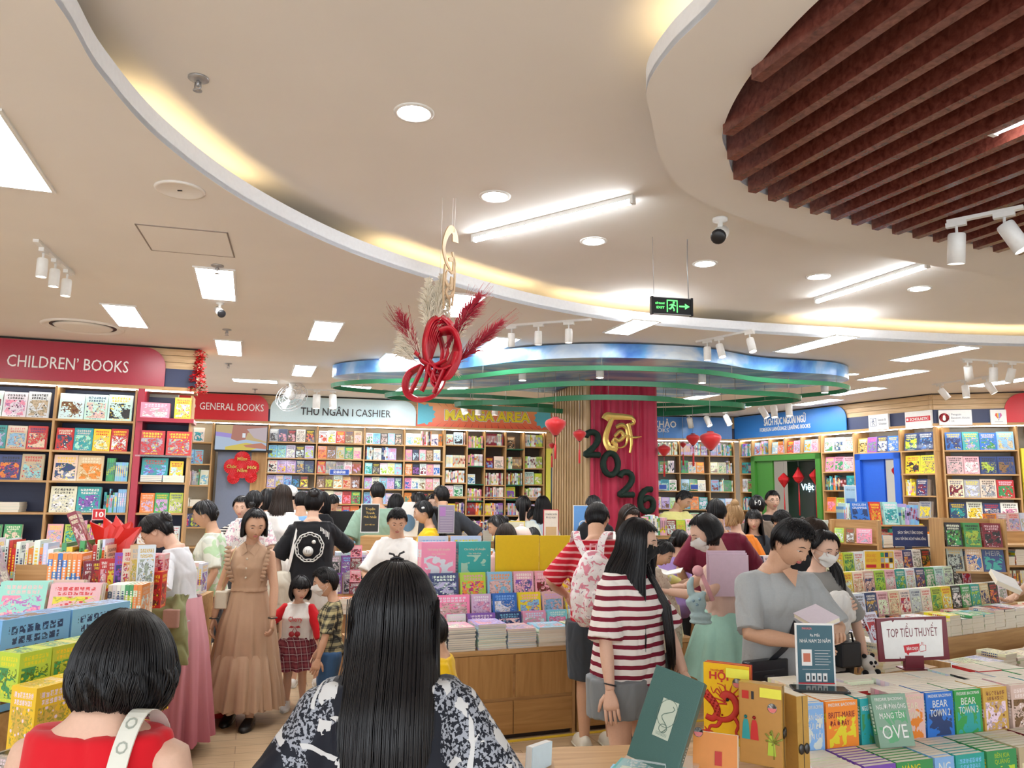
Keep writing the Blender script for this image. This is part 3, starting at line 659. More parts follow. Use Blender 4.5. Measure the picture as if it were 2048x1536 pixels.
def plate(key,px0,px1,py0,py1,label,art):
 a,b_=on_wall(key,px0,py0),on_wall(key,px1,py1);w,h=b_[0]-a[0],a[1]-b_[1]
 t=empty('name_plate',WM[key]@Tr((a[0]+b_[0])/2,-.02,(a[1]+b_[1])/2),label,'sign')
 MB().box(-w/2,w/2,-.012,.03,-h/2,h/2).build('plate',PAPERW,t);art(t,w,h)
F=Tr(0,-.0135,0)@STAND
NAV2=mat('navy_ink',(.05,.09,.2),.5);REDI=mat('red_ink',(.6,.02,.03),.5);GREYI=mat('grey_ink',(.35,.37,.42),.5)
def art1(t,w,h):
 b=MB(F);b.box(-w*.42,-w*.10,-h*.26,h*.28,0,.001);b.build('emblem_frame',NAV2,t)
 b=MB(F@Tr(0,0,.0012));b.box(-w*.40,-w*.12,-h*.23,h*.25,0,.0006);b.build('emblem_ground',PAPERW,t)
 b=MB(F@Tr(0,0,.002));b.tube([(-w*.32,-h*.2,0),(-w*.27,0,0),(-w*.18,-h*.2,0)],.006,4,up=(0,1,0));b.tube([(-w*.27,0,0),(-w*.25,h*.12,0)],.006,4);b.tube([(-w*.36,h*.02,0),(-w*.26,h*.08,0),(-w*.17,0,0)],.004,4);b.ball((-w*.25,h*.17,0),.01,8);b.build('sower_figure',NAV2,t)
 text('Simon &',h*.16,F@Tr(w*.18,h*.06,0),GREYI,t,w=w*.4);text('Schuster',h*.16,F@Tr(w*.22,-h*.2,0),GREYI,t,w=w*.4)
def art2(t,w,h):
 MB(F).box(-w*.47,w*.47,-h*.14,h*.16,0,.001).build('red_band',REDI,t);text('SCHOLASTIC',h*.17,F@Tr(w*.05,-h*.08,.0015),PAPERW,t,w=w*.72,bold=.02)
 b=MB(F@Tr(0,0,.0015));b.box(-w*.44,-w*.36,-h*.07,h*.09,0,.001);b.build('book_emblem',PAPERW,t)
def art3(t,w,h):
 MB(F).lathe([(.001,.001),(h*.3,.001)],28,M=Tr(-w*.34,0,0)).build('red_oval',REDI,t)
 MB(F@Tr(-w*.34,0,.002)).prism([(.0,h*.2),(h*.07,h*.1),(h*.1,-h*.1),(h*.05,-h*.2),(-h*.05,-h*.2),(-h*.1,-h*.1),(-h*.07,h*.1)][::-1],0,.001).build('bird_emblem',PAPERW,t)
 MB(F).box(-w*.19,-w*.18,-h*.3,h*.3,0,.001).build('rule',GREYI,t)
 for i,s_ in enumerate(('Penguin','Random House','UK')):text(s_,h*.14,F@Tr(-w*.13,h*(.14-.22*i),0),GREYI,t,w=w*(.3,.55,.1)[i],align='LEFT')
def art4(t,w,h):
 cs=[(.7,.05,.05),(.85,.5,.05),(.2,.35,.7),(.6,.1,.3)]
 for i in range(4):
  x0=-h*.2+i*h*.1;MB(F@Tr(0,h*.1,0)).prism([(x0,.0),(x0*.3,-h*.2),((x0+h*.1)*.3,-h*.2),(x0+h*.1,0),((x0+h*.1)*.8,h*.16),(x0*.8,h*.16)],0,.001).build('balloon_stripe',mat('balloon_%d'%i,cs[i],.5),t)
 MB(F).prism([(-h*.04,-h*.16),(h*.04,-h*.16),(0,-h*.24)][::-1],0,.001).build('balloon_basket',DLET,t);MB(F).box(-w*.25,w*.25,-h*.33,-h*.30,0,.001).build('caption',GREYI,t)
plate('language',1739,1780,831,858,'white plate with a square sower emblem, leftmost of the publisher plates',art1);plate('language',1812,1866,825,852,'white plate with a red lettered band, second of the publisher plates',art2)
plate('publishers',1876,1944,821,850,'white plate with a red oval bird emblem among the publisher plates',art3);plate('publishers',1979,2013,820,849,'white plate with a striped balloon emblem among the publisher plates',art4)
# books: cover material driven by per-face colours
def cover_mat(gloss=.32,name='printed_cover'):
 m,nt,b=nodes_of(name);L=nt.links.new
 def attr(n):a=N(nt,'ShaderNodeAttribute');a.attribute_name=n;return a
 c1,c2,c3,sd=attr('c1'),attr('c2'),attr('c3'),attr('sd')
 uv=N(nt,'ShaderNodeUVMap');uv.uv_map='UVMap';sp=N(nt,'ShaderNodeSeparateXYZ');L(uv.outputs[0],sp.inputs[0])
 def math_(op,a,b_=None,c=None):
  n=N(nt,'ShaderNodeMath',operation=op)
  for i,x in enumerate((a,b_,c)):
   if x is None:continue
   if isinstance(x,(int,float)):n.inputs[i].default_value=x
   else:L(x,n.inputs[i])
  return n.outputs[0]
 u,v,s=sp.outputs[0],sp.outputs[1],sd.outputs['Fac']
 P=N(nt,'ShaderNodeCombineXYZ');L(math_('MULTIPLY_ADD',u,1.0,math_('MULTIPLY',s,13.7)),P.inputs[0]);L(math_('MULTIPLY_ADD',v,1.4,math_('MULTIPLY',s,7.3)),P.inputs[1]);L(math_('MULTIPLY',s,3.1),P.inputs[2])
 def noise_(scale,det,dist):
  n=N(nt,'ShaderNodeTexNoise');n.inputs['Scale'].default_value=scale;n.inputs['Detail'].default_value=det;n.inputs['Distortion'].default_value=dist;L(P.outputs[0],n.inputs['Vector']);return n.outputs['Fac']
 n1,n2=noise_(2.6,2,.8),noise_(7.5,3,1.5)
 vo=N(nt,'ShaderNodeTexVoronoi');vo.inputs['Scale'].default_value=5.5;L(P.outputs[0],vo.inputs['Vector'])
 du=math_('ABSOLUTE',math_('SUBTRACT',u,.5));dv=math_('ABSOLUTE',math_('SUBTRACT',v,.38))
 inart=math_('MULTIPLY',math_('LESS_THAN',du,.42),math_('LESS_THAN',dv,.30))
 blob=math_('MULTIPLY',inart,math_('GREATER_THAN',n1,.5));pos=math_('GREATER_THAN',s,0.0);spots=math_('MULTIPLY',math_('MULTIPLY',inart,pos),math_('GREATER_THAN',n2,.56))
 cells=math_('MULTIPLY',math_('MULTIPLY',inart,pos),math_('LESS_THAN',vo.outputs['Distance'],.22))
 let=math_('MULTIPLY',math_('GREATER_THAN',math_('FRACT',math_('MULTIPLY',u,9.0)),.24),math_('GREATER_THAN',noise_(30,1,0),.44))
 r1=math_('MULTIPLY',math_('LESS_THAN',math_('ABSOLUTE',math_('SUBTRACT',v,.87)),.045),math_('LESS_THAN',du,.40))
 r2=math_('MULTIPLY',math_('LESS_THAN',math_('ABSOLUTE',math_('SUBTRACT',v,.755)),.04),math_('LESS_THAN',du,.34))
 r3=math_('MULTIPLY',math_('LESS_THAN',math_('ABSOLUTE',math_('SUBTRACT',v,.045)),.014),math_('LESS_THAN',du,.25))
 title=math_('MULTIPLY',math_('MULTIPLY',math_('MAXIMUM',math_('MAXIMUM',r1,r2),r3),let),math_('GREATER_THAN',s,0.0))
 front=math_('LESS_THAN',u,1.5)
 def mix(f,a,b_):
  n=N(nt,'ShaderNodeMix',data_type='RGBA');L(f,n.inputs[0])
  for sk,x in((6,a),(7,b_)):L(x,n.inputs[sk])
  return n.outputs[2]
 hs=N(nt,'ShaderNodeHueSaturation');hs.inputs['Value'].default_value=.55;L(c2.outputs['Color'],hs.inputs['Color']);L(math_('MULTIPLY_ADD',math_('FRACT',math_('MULTIPLY',s,5.3)),.3,.35),hs.inputs['Hue'])
 f_col=mix(blob,c1.outputs['Color'],c2.outputs['Color']);f_col=mix(spots,f_col,hs.outputs[0]);f_col=mix(cells,f_col,c3.outputs['Color']);f_col=mix(title,f_col,c3.outputs['Color'])
 us=math_('SUBTRACT',u,2.5);band=math_('LESS_THAN',math_('ABSOLUTE',math_('SUBTRACT',v,math_('MULTIPLY_ADD',math_('FRACT',math_('MULTIPLY',s,9.1)),.6,.2))),.09)
 mk=math_('MULTIPLY',math_('MULTIPLY',math_('LESS_THAN',math_('ABSOLUTE',us),.24),math_('LESS_THAN',math_('ABSOLUTE',math_('SUBTRACT',v,.55)),.28)),math_('GREATER_THAN',math_('FRACT',math_('MULTIPLY',v,14.0)),.3))
 s_col=mix(mk,mix(band,c1.outputs['Color'],c2.outputs['Color']),c3.outputs['Color'])
 L(mix(front,s_col,f_col),b.inputs['Base Color'])
 b.inputs['Roughness'].default_value=gloss;b.inputs['Coat Weight'].default_value=.15
 return m
COVER=cover_mat()
def page_mat():
 m,nt,b=nodes_of('page_edges');L=nt.links.new
 uv=N(nt,'ShaderNodeUVMap');uv.uv_map='UVMap';mp=N(nt,'ShaderNodeMapping');mp.inputs['Scale'].default_value=(60,1.5,1);nz=N(nt,'ShaderNodeTexNoise');nz.inputs['Scale'].default_value=1;nz.inputs['Detail'].default_value=2
 cr=N(nt,'ShaderNodeValToRGB');cr.color_ramp.elements[0].color=(.68,.61,.48,1);cr.color_ramp.elements[1].color=(.90,.86,.75,1);cr.color_ramp.elements[0].position=.25;cr.color_ramp.elements[1].position=.6
 L(uv.outputs[0],mp.inputs[0]);L(mp.outputs[0],nz.inputs['Vector']);L(nz.outputs['Fac'],cr.inputs[0]);L(cr.outputs[0],b.inputs['Base Color']);b.inputs['Roughness'].default_value=.8
 return m
PAGES=page_mat()
C=dict(sage=(.17,.27,.20),white=(.80,.80,.77),cream=(.78,.70,.52),grey=(.38,.39,.40),black=(.02,.02,.025),navy=(.025,.05,.17),blue=(.03,.17,.55),sky=(.22,.52,.78),teal=(.03,.34,.36),mint=(.35,.68,.58),green=(.05,.33,.10),lime=(.45,.62,.06),yellow=(.85,.66,.03),gold=(.62,.40,.08),orange=(.82,.26,.03),red=(.60,.03,.03),maroon=(.22,.015,.03),pink=(.80,.28,.42),rose=(.75,.45,.48),purple=(.22,.09,.42),lilac=(.52,.42,.72),brown=(.22,.11,.05),beige=(.60,.46,.30),ice=(.62,.76,.84))
def nc(n,r):
 c=C[n];return tuple(max(.004,x*(.85+.3*r.random()))for x in c)
def book_geo(M,w,h,t,fine=False,corner=False):
 """verts, faces, material index (0 cover, 1 pages), uv per corner. x width, y thickness (front cover at y=0), z height, spine at x=0"""
 V,F,MI,UV=[],[],[],[]
 def bx(x0,x1,y0,y1,z0,z1,kinds):
  o=len(V);V.extend([(x0,y0,z0),(x1,y0,z0),(x1,y1,z0),(x0,y1,z0),(x0,y0,z1),(x1,y0,z1),(x1,y1,z1),(x0,y1,z1)])
  for f,k in zip(((0,1,5,4),(2,3,7,6),(3,0,4,7),(1,2,6,5),(4,5,6,7),(3,2,1,0)),kinds):
   F.append([i+o for i in f]);MI.append(0 if k<3 else 1)
   if k==0:UV.extend([(0,0),(1,0),(1,1),(0,1)])
   elif k==1:UV.extend([(3.0,0),(3.9,0),(3.9,1),(3.0,1)])
   elif k==2:UV.extend([(2,0),(3,0),(3,1),(2,1)])
   elif k==3:UV.extend([(0,0),(1,0),(1,1),(0,1)])
   else:UV.extend([(0,0),(0,1),(1,1),(1,0)]if w>t else[(0,0),(1,0),(1,1),(0,1)])
 if fine:
  c=min(.0010,t*.12);o=.002
  bx(0,w,0,c,0,h,(0,1,1,1,1,1));bx(0,w,t-c,t,0,h,(1,1,1,1,1,1));bx(0,c,c,t-c,0,h,(1,1,2,1,1,1))
  bx(c,w-o,c,t-c,o,h-o,(3,3,3,3,4,4))
 else:bx(0,w,0,t,0,h,(0,1,2,3,4,4))
 V=[tuple(M@Vector(p))for p in V]
 return V,F,MI,UV
ORD=['first','second','third','fourth','fifth','sixth','seventh','eighth','ninth','tenth','eleventh','twelfth','thirteenth']
BOOKS=[]
def book(M,w,h,t,cols,place,kind='book',texts=None,desc=None,group=None,solid=False,keep=False):
 r=random.Random(len(BOOKS)*7919+3)
 BOOKS.append(dict(M=M.copy(),w=w,h=h,t=t,names=cols,cols=[nc(c,r)for c in cols],sd=r.random()*(-1 if texts else 1),place=place,kind=kind,texts=texts,desc=desc,group=group,solid=solid,keep=keep))
 return BOOKS[-1]
rb=random.Random(11)
def pick(pal):
 a=rb.choice(pal);b_=rb.choice([c for c in C if c!=a]);c=rb.choice([x for x in('white','yellow','black','cream','red','navy')if x not in(a,b_)])
 return(a,b_,c)
def fill(M,s0,s1,z,hmax,mode,place,pal,kind='book',d0=.03,hh=None,ww=None,depth=.3):
 """fills a stretch of shelf from left to right"""
 s=s0+.01;k=0
 if mode=='face' and ww:
  n_=max(1,round((s1-s0-.015)/(ww+.006)));k_=(s1-s0-.015)/n_-.006
  if hh:hh=min(hmax-.02,hh*(k_/ww)**.5)
  ww=k_
 while s<s1-.03:
  md=mode if mode!='mixed' else rb.choice(['face','face','spine','face'])
  if md=='face':
   w=(ww or rb.uniform(.125,.19));w=w if not ww else w*rb.choice((1,1,.93));h=min(hmax-.02,hh*rb.uniform(.96,1.03)if hh else w*rb.uniform(1.3,1.45))
   if s+w>s1:break
   cols=pick(pal);t=rb.uniform(.008,.02)
   MM=M@Tr(s,d0+rb.uniform(0,.015),z+.001)@Rx(radians(-6))
   book(MM,w,h,t,cols,place,kind)
   for j in range(rb.choice((1,2,3))):book(MM@Tr(rb.uniform(-.003,.003),(t+.002)*(j+1),0),w,h,t,cols,place+' behind',kind)
   s+=w+(.006 if ww else rb.uniform(.004,.022))
  elif md=='spine':
   n=rb.randint(4,9);cols=pick(pal);h0=min(hmax-.03,rb.uniform(.19,.26));same=rb.random()<.45
   for j in range(n):
    t=rb.uniform(.012,.032)if not same else .02
    if s+t>s1-.01:break
    if not same or j==0:
     cols=pick(pal);h0=min(hmax-.03,rb.uniform(.18,.26))
    book(M@Tr(s+t,d0,z+.001)@Rz(pi/2),.15,h0,t,cols,place,kind);s+=t+.001
   s+=.004
  elif md=='stack':
   w=ww or rb.uniform(.14,.2);n=rb.randint(4,8);zz=z
   if s+w>s1:break
   cols=pick(pal)
   for j in range(n):
    t=rb.uniform(.012,.03)
    if zz+t>z+hmax-.02:break
    book(M@Tr(s+rb.uniform(-.004,.004),d0+rb.uniform(0,.01),zz+t+.0005)@Rx(-pi/2),w,w*1.35,t,cols if rb.random()<.7 else pick(pal),place,kind);zz+=t+.0008
   s+=w+.015
  k+=1
def bookcase(key,s0,s1,zs,ups,label,top=2.79,depth=.36,back=None,wood_=None,th=.022,name='bookcase'):
 zb0=zs[0]-th if name=='wall_shelf' else 0
 M=WM[key]if isinstance(key,str)else key
 t=empty(name,M,label,'bookcase');wd=wood_ or OAK
 for u in ups:MB().box(u-th/2,u+th/2,0,depth,zb0,top).build('upright',OAKV if wood_ is None else wd,t)
 for z in zs:MB().box(s0,s1,.004,depth,z-th,z).build('shelf',wd,t)
 if back is not None:MB().box(s0,s1,depth,depth+.012,zb0,top).build('back_panel',back,t)
 return t
BK_CREAM=mat('bookcase_back_cream',(.60,.52,.38),.6)
# children's bookcase
zc=[.50,.80,1.08,1.42,1.76,2.09,2.43]
b1=on_wall('childrens',105,860)[0]
bookcase('childrens',-3.2,1.39,zc,[-3.18,-1.9,-.65,b1,1.38],'oak bookcase of picture books with navy back under the children sign',back=NAVY)
M=WM['childrens']
PICT=['white','ice','cream','sky','green','yellow','beige','orange','red','teal','navy','lime','rose']
rows={2.43:('top shelf',.33,['ice','white','white','grey'],'face',.27),2.09:('second shelf',.31,['teal','yellow','beige','orange','red','white'],'face',.26),1.76:('third shelf',.3,['beige','cream','navy','blue','teal','maroon'],'face',.27),1.42:('fourth shelf',.3,['cream','yellow','orange','teal','green'],'face',.26),1.08:('fifth shelf',.3,['pink','rose','lime','green'],'mixed',.22),.80:('sixth shelf',.25,['red','cream','lime'],'stack',.2),.5:('bottom shelf',.25,['white','cream'],'stack',.2)}
for z,(nm,hm,pal,md,hh)in rows.items():
 for(a,b_,bay)in((-.6,b1-.02,'left bay'),(b1+.02,1.37,'right bay')):
  e=b_
  if z in(1.76,1.42)and bay=='right bay':
   e=b_-.24;fill(M,e,b_,z,hm,'spine','%s, right end, of children bookcase'%nm,['red','green','teal','sky','black','ice'],depth=.3)
  if z==1.42 and bay=='left bay':
   fill(M,a,b_,z,.14,'stack','%s, %s of children bookcase'%(nm,bay),['lilac','mint','red','yellow'],ww=.22);continue
  fill(M,a,e,z,hm,md,'%s, %s of children bookcase'%(nm,bay),pal,hh=hh,ww=hh*.78 if md=='face' else None)
t=empty('red_post',M,'crimson post at the end of the children bookcase','post');MB().box(1.40,1.47,-.03,.36,0,2.8).build('post',REDS,t)
t2=bookcase(M,1.47,1.97,[.75,1.08,1.42,1.76],[1.96],'narrow navy backed bookcase right of the crimson post',back=NAVY,top=2.75)
MB().box(1.42,2.0,-.06,.34,2.43,2.475).build('red_shelf',REDS,t2);MB().box(1.42,1.99,-.04,.34,2.04,2.06).build('clear_shelf',CLEAR,t2)
def wm(key,s,y,z):return WM[key]@Tr(s,y,z)
P_='narrow bookcase right of the crimson post'
book(wm('childrens',1.44,-.04,2.476),.30,.17,.12,('pink','white','white'),'on the crimson shelf','box',desc='wide pink toy box with a white bunny face',solid=True,keep=True)
book(wm('childrens',1.79,-.05,2.476),.17,.24,.08,('yellow','ice','red'),'on the crimson shelf','box',desc='upright yellow picture box beside the pink bunny box',solid=True,keep=True)
for i,s in enumerate((1.45,1.73)):book(wm('childrens',s,-.03,2.062),.26,.27,.1,('red','grey','yellow'),'red toy box','box',desc=('red toy box with a grey robot picture beside the crimson post','red toy box with a dark robot picture, right of its twin')[i],solid=True,keep=True)
book(wm('childrens',1.49,.0,1.78)@Rx(radians(-8)),.27,.25,.04,('teal','sky','red'),P_,'box',desc='teal boxed atlas with a red title on the narrow bookcase',solid=True,keep=True)
book(wm('childrens',1.78,.0,1.78)@Rx(radians(-8)),.14,.22,.05,('yellow','ice','red'),P_,'box',desc='small yellow box beside the teal boxed atlas',solid=True,keep=True)
for s in(1.49,1.72):
 zz=1.762
 for j in range(4):book(wm('childrens',s,-.02,zz+.018)@Rx(-pi/2),.22,.2,.018,('navy' if s<1.6 else 'white','ice','white'),'low pile in front of the teal atlas','activity_pack');zz+=.019
fill(M,1.49,1.95,1.421,.27,'face','fourth shelf of '+P_,['orange','green','sky','lime'],hh=.24,ww=.17)
fill(M,1.49,1.95,1.081,.27,'face','lower shelf of '+P_,['ice','white','yellow'],hh=.2,ww=.16);fill(M,1.49,1.95,.751,.27,'stack','lowest shelf of '+P_,['ice','lilac','red'])
# back wall bookcases
M=WM['back'];zb=[.45,.72,.98,1.22,1.47,1.73,1.98,2.23,2.50]
GEN=['white','cream','ice','beige','grey','sky','white','teal','maroon'];LITE=['white','cream','grey','ice']
MANGA=['black','grey','navy','lilac','white','brown','maroon','sky','orange','yellow','pink','purple']
bookcase('back',-2.6,.24,[.45,.75,1.07,1.4,1.75,2.1,2.46],[-2.58,-1.5,-.7,.23],'oak bookcase behind the children corner under the red general sign',back=BK_CREAM,depth=.34)
for i,z in enumerate([2.46,2.1,1.75,1.4,1.07]):fill(M,-.68,.21,z,.3,('face','face','mixed','stack','mixed')[i],'shelf %s of the bookcase under the red general sign'%('one','two','three','four','five')[i],[['ice','white','mint'],['white','ice','sky'],['white','grey','rose','green'],['white','ice'],['sky','white','navy']][i],hh=(.24,.24,.24,.2,.22)[i])
ss=[1.11,1.92,2.72,3.41,4.1]
bookcase('back',1.11,4.1,[.45,.72,.98,1.22,1.47,1.73,1.98,2.23,2.5],ss,'wide oak bookcase behind the cashier below the pale blue sign',back=BK_CREAM,depth=.34)
pals=[MANGA[:5]+['sky'],['cream','white','beige','brown','grey','red','orange','green'],['white','navy','lilac','sky','black'],['orange','pink','yellow','black','brown','white']]
for bi in range(4):
 for zi,z in enumerate([2.5,2.23,1.98,1.73,1.47,1.22,.98]):
  hm=.25 if zi else .28
  fill(M,ss[bi]+.015,ss[bi+1]-.015,z,hm,'face' if(bi+zi)%4!=3 else 'mixed','%s shelf, %s bay behind the cashier'%(('top','second','third','fourth','fifth','sixth','seventh')[zi],('first','second','third','fourth')[bi]),pals[bi],hh=.205,ww=.135)
sq=[4.12,4.52,4.84,5.22,5.56,5.93]
bookcase('back',4.1,5.95,[.45,.72,1.0,1.3,1.62],sq,'oak and green cubby bookcase of comics under the manga sign',back=mat('bookcase_back_dark',(.10,.07,.05),.6),depth=.34)
t=[o for o in COL.objects if o.name.startswith('bookcase')][-1]
GRW=mat('green_shelf',(.02,.13,.07),.5)
cub=[[2.53,2.13,1.86,1.6],[2.48,2.16,1.84,1.55],[2.53,2.12,1.83,1.58],[2.48,2.12,1.84,1.58],[2.53,2.14,1.85,1.58]]
for bi in range(5):
 for zi,z in enumerate(cub[bi]):
  MB(M).box(sq[bi]+.011,sq[bi+1]-.011,.006,.34,z-.02,z).build('cubby_shelf',OAK if bi%2==0 else GRW,None).parent=t
  COL.objects[-1].matrix_parent_inverse=t.matrix_world.inverted()
  fill(M,sq[bi]+.015,sq[bi+1]-.015,z,.24,'mixed' if(bi+zi)%3==0 else 'spine','%s cubby, column %s under the manga sign'%(('top','second','third','fourth')[zi],('one','two','three','four','five')[bi]),(['white','ice','cream','red'],['white','pink','lime'],['grey','maroon','white','cream'],['brown','lime','white','ice'],['lime','white','ice'])[bi])
 for z in(1.3,1.0):fill(M,sq[bi]+.015,sq[bi+1]-.015,z,.24,'spine','low shelf, column %s under the manga sign'%('one','two','three','four','five')[bi],MANGA)
def on_back(px,py):return on_wall('back',px,py)
t=empty('advertising_screen',M,'wide screen showing a sofa scene above the grey door','screen')
a,b_=on_back(432,848),on_back(534,903);MB().box(a[0],b_[0],-.04,.03,b_[1],a[1]).build('screen_case',BLACKM,t)
x0,x1,z0,z1=a[0]+.012,b_[0]-.012,b_[1]+.012,a[1]-.012;W_,H_=x1-x0,z1-z0;FS=Tr(0,-.042,0)@STAND
def scr(poly,rgb,d,nm='picture_area'):MB(FS@Tr(0,0,d)).prism([(x0+u*W_,z0+v*H_)for u,v in poly],0,.0006).build(nm,lamp_mat('scr_%g_%g_%g'%rgb,rgb,.5),t)
scr([(0,0),(1,0),(1,1),(0,1)],(.52,.40,.22),0);scr([(0,0),(1,0),(1,.3),(.6,.42),(0,.62)],(.42,.50,.62),.001);scr([(0,.55),(.45,.45),(.45,.62),(0,.72)],(.35,.28,.6),.002);scr([(.2,0),(.7,0),(.95,.18),(.6,.3),(.2,.12)],(.62,.5,.12),.002)
scr([(.33,1),(.30,.45),(.42,.36),(.58,.42),(.62,.7),(.8,.75),(1,.9),(1,1)],(.42,.2,.16),.003);scr([(.55,.2),(.9,.3),(1,.18),(1,.05),(.6,.12)],(.5,.22,.16),.003);scr([(.6,.85),(.75,.5),(1,.35),(1,.95)],(.5,.42,.44),.004);scr([(.52,.5),(.58,.5),(.58,.68),(.52,.68)],(.7,.75,.8),.004)
D1=empty('door_1',M,None,None);D1['kind']='structure'
a,b_=on_back(434,905),on_back(534,1010);MB().box(a[0],(a[0]+b_[0])/2+.12,.10,.14,0,a[1]+.02).build('door_leaf',mat('grey_blue_door',(.20,.24,.34),.35),D1)
MB().box((a[0]+b_[0])/2+.12,b_[0],.08,.14,0,a[1]+.02).build('door_side_panel',OAKV,D1);MB().box(a[0]-.03,b_[0]+.03,.0,.14,a[1]+.02,a[1]+.06).build('door_lintel',BLACKM,D1)
FANR=mat('red_paper',(.60,.012,.02),.5)
def fan(px,py,r,label,word=None):
 s,z=on_back(px,py);t=empty('paper_fan',M@Tr(s,-.0,z),label,'paper fan','red paper fans on the grey door')
 n=40;V=[(0,-.03,0)]+[((r*(1-.02*(j%2)))*cos(2*pi*j/n),-.012*(j%2)-.01,(r*(1-.02*(j%2)))*sin(2*pi*j/n))for j in range(n)];V.append((0,.0,0))
 MB().add(V,[[0,1+j,1+(j+1)%n]for j in range(n)]+[[n+1,1+(j+1)%n,1+j]for j in range(n)]).build('pleated_disc',FANR,t)
 if word:text(word,r*.42,Tr(0,-.035,-r*.2)@STAND,GOLD,t,w=r*1.2,bold=.03)
 else:MB(Tr(0,-.03,0)@STAND).lathe([(.001,.003),(r*.3,.003),(r*.3,0)],14).build('fan_centre',GOLD if r<.085 else FANR,t)
fan(485,918,.13,'red paper fan lettered Mung, topmost of the flower of fans','Mừng');fan(464,933,.13,'red paper fan, left of the flower of fans','Chúc');fan(504,935,.12,'red paper fan, right of the flower of fans','Mới');fan(485,941,.13,'red paper fan, centre of the flower of fans','Năm');fan(467,956,.1,'small red and gold paper fan, lower left of the flower of fans');fan(502,954,.1,'small red paper fan, lower right of the flower of fans')
D2=empty('door_2',M,None,None);D2['kind']='structure'
MB().box(5.97,6.05,-.02,.36,0,2.42).build('door_jamb',mat('lemon_paint',(.72,.70,.10),.5),D2);MB().box(6.05,6.75,.3,.34,0,2.42).build('door_glass',mat('dark_glass',(.03,.045,.04),.1),D2);MB().box(5.97,6.75,-.02,.36,2.42,2.5).build('door_head',mat('lemon_paint',(.72,.70,.10),.5),D2)
MB().box(5.97,6.75,.0,.36,2.5,2.8).build('door_transom',OAK,D2)
# reference wall
M=WM['reference'];REF=['ice','sky','white','green','orange','lilac','mint','cream','teal']
sr=[-.8,.62,1.22,1.72]
bookcase('reference',-.8,1.74,[.5,.8,1.1,1.42,1.78,2.14,2.5],sr,'far oak bookcase of workbooks under the blue reference sign',back=mat('shelf_back_grey',(.40,.38,.34),.6),depth=.36)
for bi in range(3):
 for zi,z in enumerate([2.5,2.14,1.78,1.42,1.1]):
  fill(M,sr[bi]+.02,sr[bi+1]-.02,z,.3,('spine','mixed','mixed','face','face')[zi],'%s shelf, %s bay of the far reference bookcase'%(('top','second','third','fourth','fifth')[zi],('left','middle','right')[bi]),REF,hh=.23,ww=.16)
  # language wall
M=WM['language']
sl=[.02,.33]
def lw(px,py):return on_wall('language',px,py)[0]
bookcase('language',.0,.34,[.5,.8,1.1,1.42,1.78,2.14,2.48],[.0,.33],'narrow oak bookcase left of the green doorway',back=mat('shelf_back_grey',(.40,.38,.34),.6))
for zi,z in enumerate([2.48,2.14,1.78,1.42]):fill(M,.02,.32,z,.3,'spine','narrow bookcase left of the green doorway',['navy','green','sky','purple','teal','white'])
bookcase('language',.34,2.02,[2.50],[.34,.80,1.2,1.6,2.02],'oak wall shelf of language books over the green doorway',top=2.79,back=mat('shelf_back_grey',(.40,.38,.34),.6),name='wall_shelf')
for a,b_ in((.36,.78),(.82,1.18),(1.22,1.58),(1.62,2.0)):fill(M,a,b_,2.50,.29,'mixed','shelf over the green doorway',['lime','rose','red','sky','lilac','orange'],hh=.23,ww=.15)
s0,s1=lw(1640,900),lw(1709,900)
bookcase('language',s0+.02,s1-.01,[.5,.8,1.12,1.45,1.82,2.14,2.48],[s0+.03,s1-.02],'oak bookcase of slim magazines between green and blue doorways',back=mat('shelf_back_grey',(.40,.38,.34),.6))
for zi,z in enumerate([2.48,2.14,1.82,1.45]):fill(M,s0+.05,s1-.03,z,.3,('face','face','spine','face')[zi],'bookcase between the green and blue doorways',(['cream','white'],['rose','pink'],['teal','orange','black'],['lime','orange'])[zi],hh=.24,ww=.19)
sA,sB=3.62,4.22
bookcase('language',s1,sB,[2.44],[s1,sA,sB],'oak wall shelf of picture books over the blue doorway',name='wall_shelf',back=mat('shelf_back_grey',(.40,.38,.34),.6))
fill(M,s1+.02,sA-.02,2.44,.3,'face','shelf over the blue doorway',['blue','white','gold','purple','navy'],hh=.25,ww=.19)
bookcase('language',sA,sB,[.5,.8,1.12,1.4,1.74,2.08],[sA+.02,sB-.01],'oak bookcase right of the blue doorway',top=2.42,back=mat('shelf_back_grey',(.40,.38,.34),.6))
for zi,z in enumerate([2.44,2.08,1.74,1.4]):fill(M,sA+.04,sB-.03,z,.3,('face','face','mixed','mixed')[zi],'bookcase right of the blue doorway',(['navy','sky','orange'],['sky','orange','yellow'],['navy','yellow','white'],['teal','grey'])[zi],hh=.25,ww=.2)
def portal(key,s0,s1,ztop,paint,label_n,leaf,yy=-.03):
 D=empty('door_%d'%label_n,WM[key],None,None);D['kind']='structure';w_=.1
 MB().box(s0,s0+w_,yy,.36,0,ztop).build('door_jamb',paint,D);MB().box(s1-w_,s1,yy,.36,0,ztop).build('door_jamb',paint,D);MB().box(s0,s1,yy,.36,ztop-w_,ztop).build('door_head',paint,D)
 if leaf:MB().box(s0+w_,s0+w_+leaf,.02,.06,0,ztop-w_).build('door_leaf',paint,D)
 MB().box(s0+w_+leaf,s1-w_,.40,.41,0,ztop-w_).build('door_glass',mat('dark_glass',(.03,.045,.04),.1),D)
 return D
GRP=mat('leaf_green_paint',(.05,.22,.03),.45);BLP=mat('cobalt_paint',(.02,.12,.62),.4)
portal('language',.34,2.04,2.47,GRP,3,.42);D=portal('language',s1+.02,sA,2.42,BLP,4,.42)
MB().box(s1+.56,s1+.78,.38,.395,0,2.3).build('pale_wall_strip',mat('pale_wall',(.50,.52,.52),.6),D)
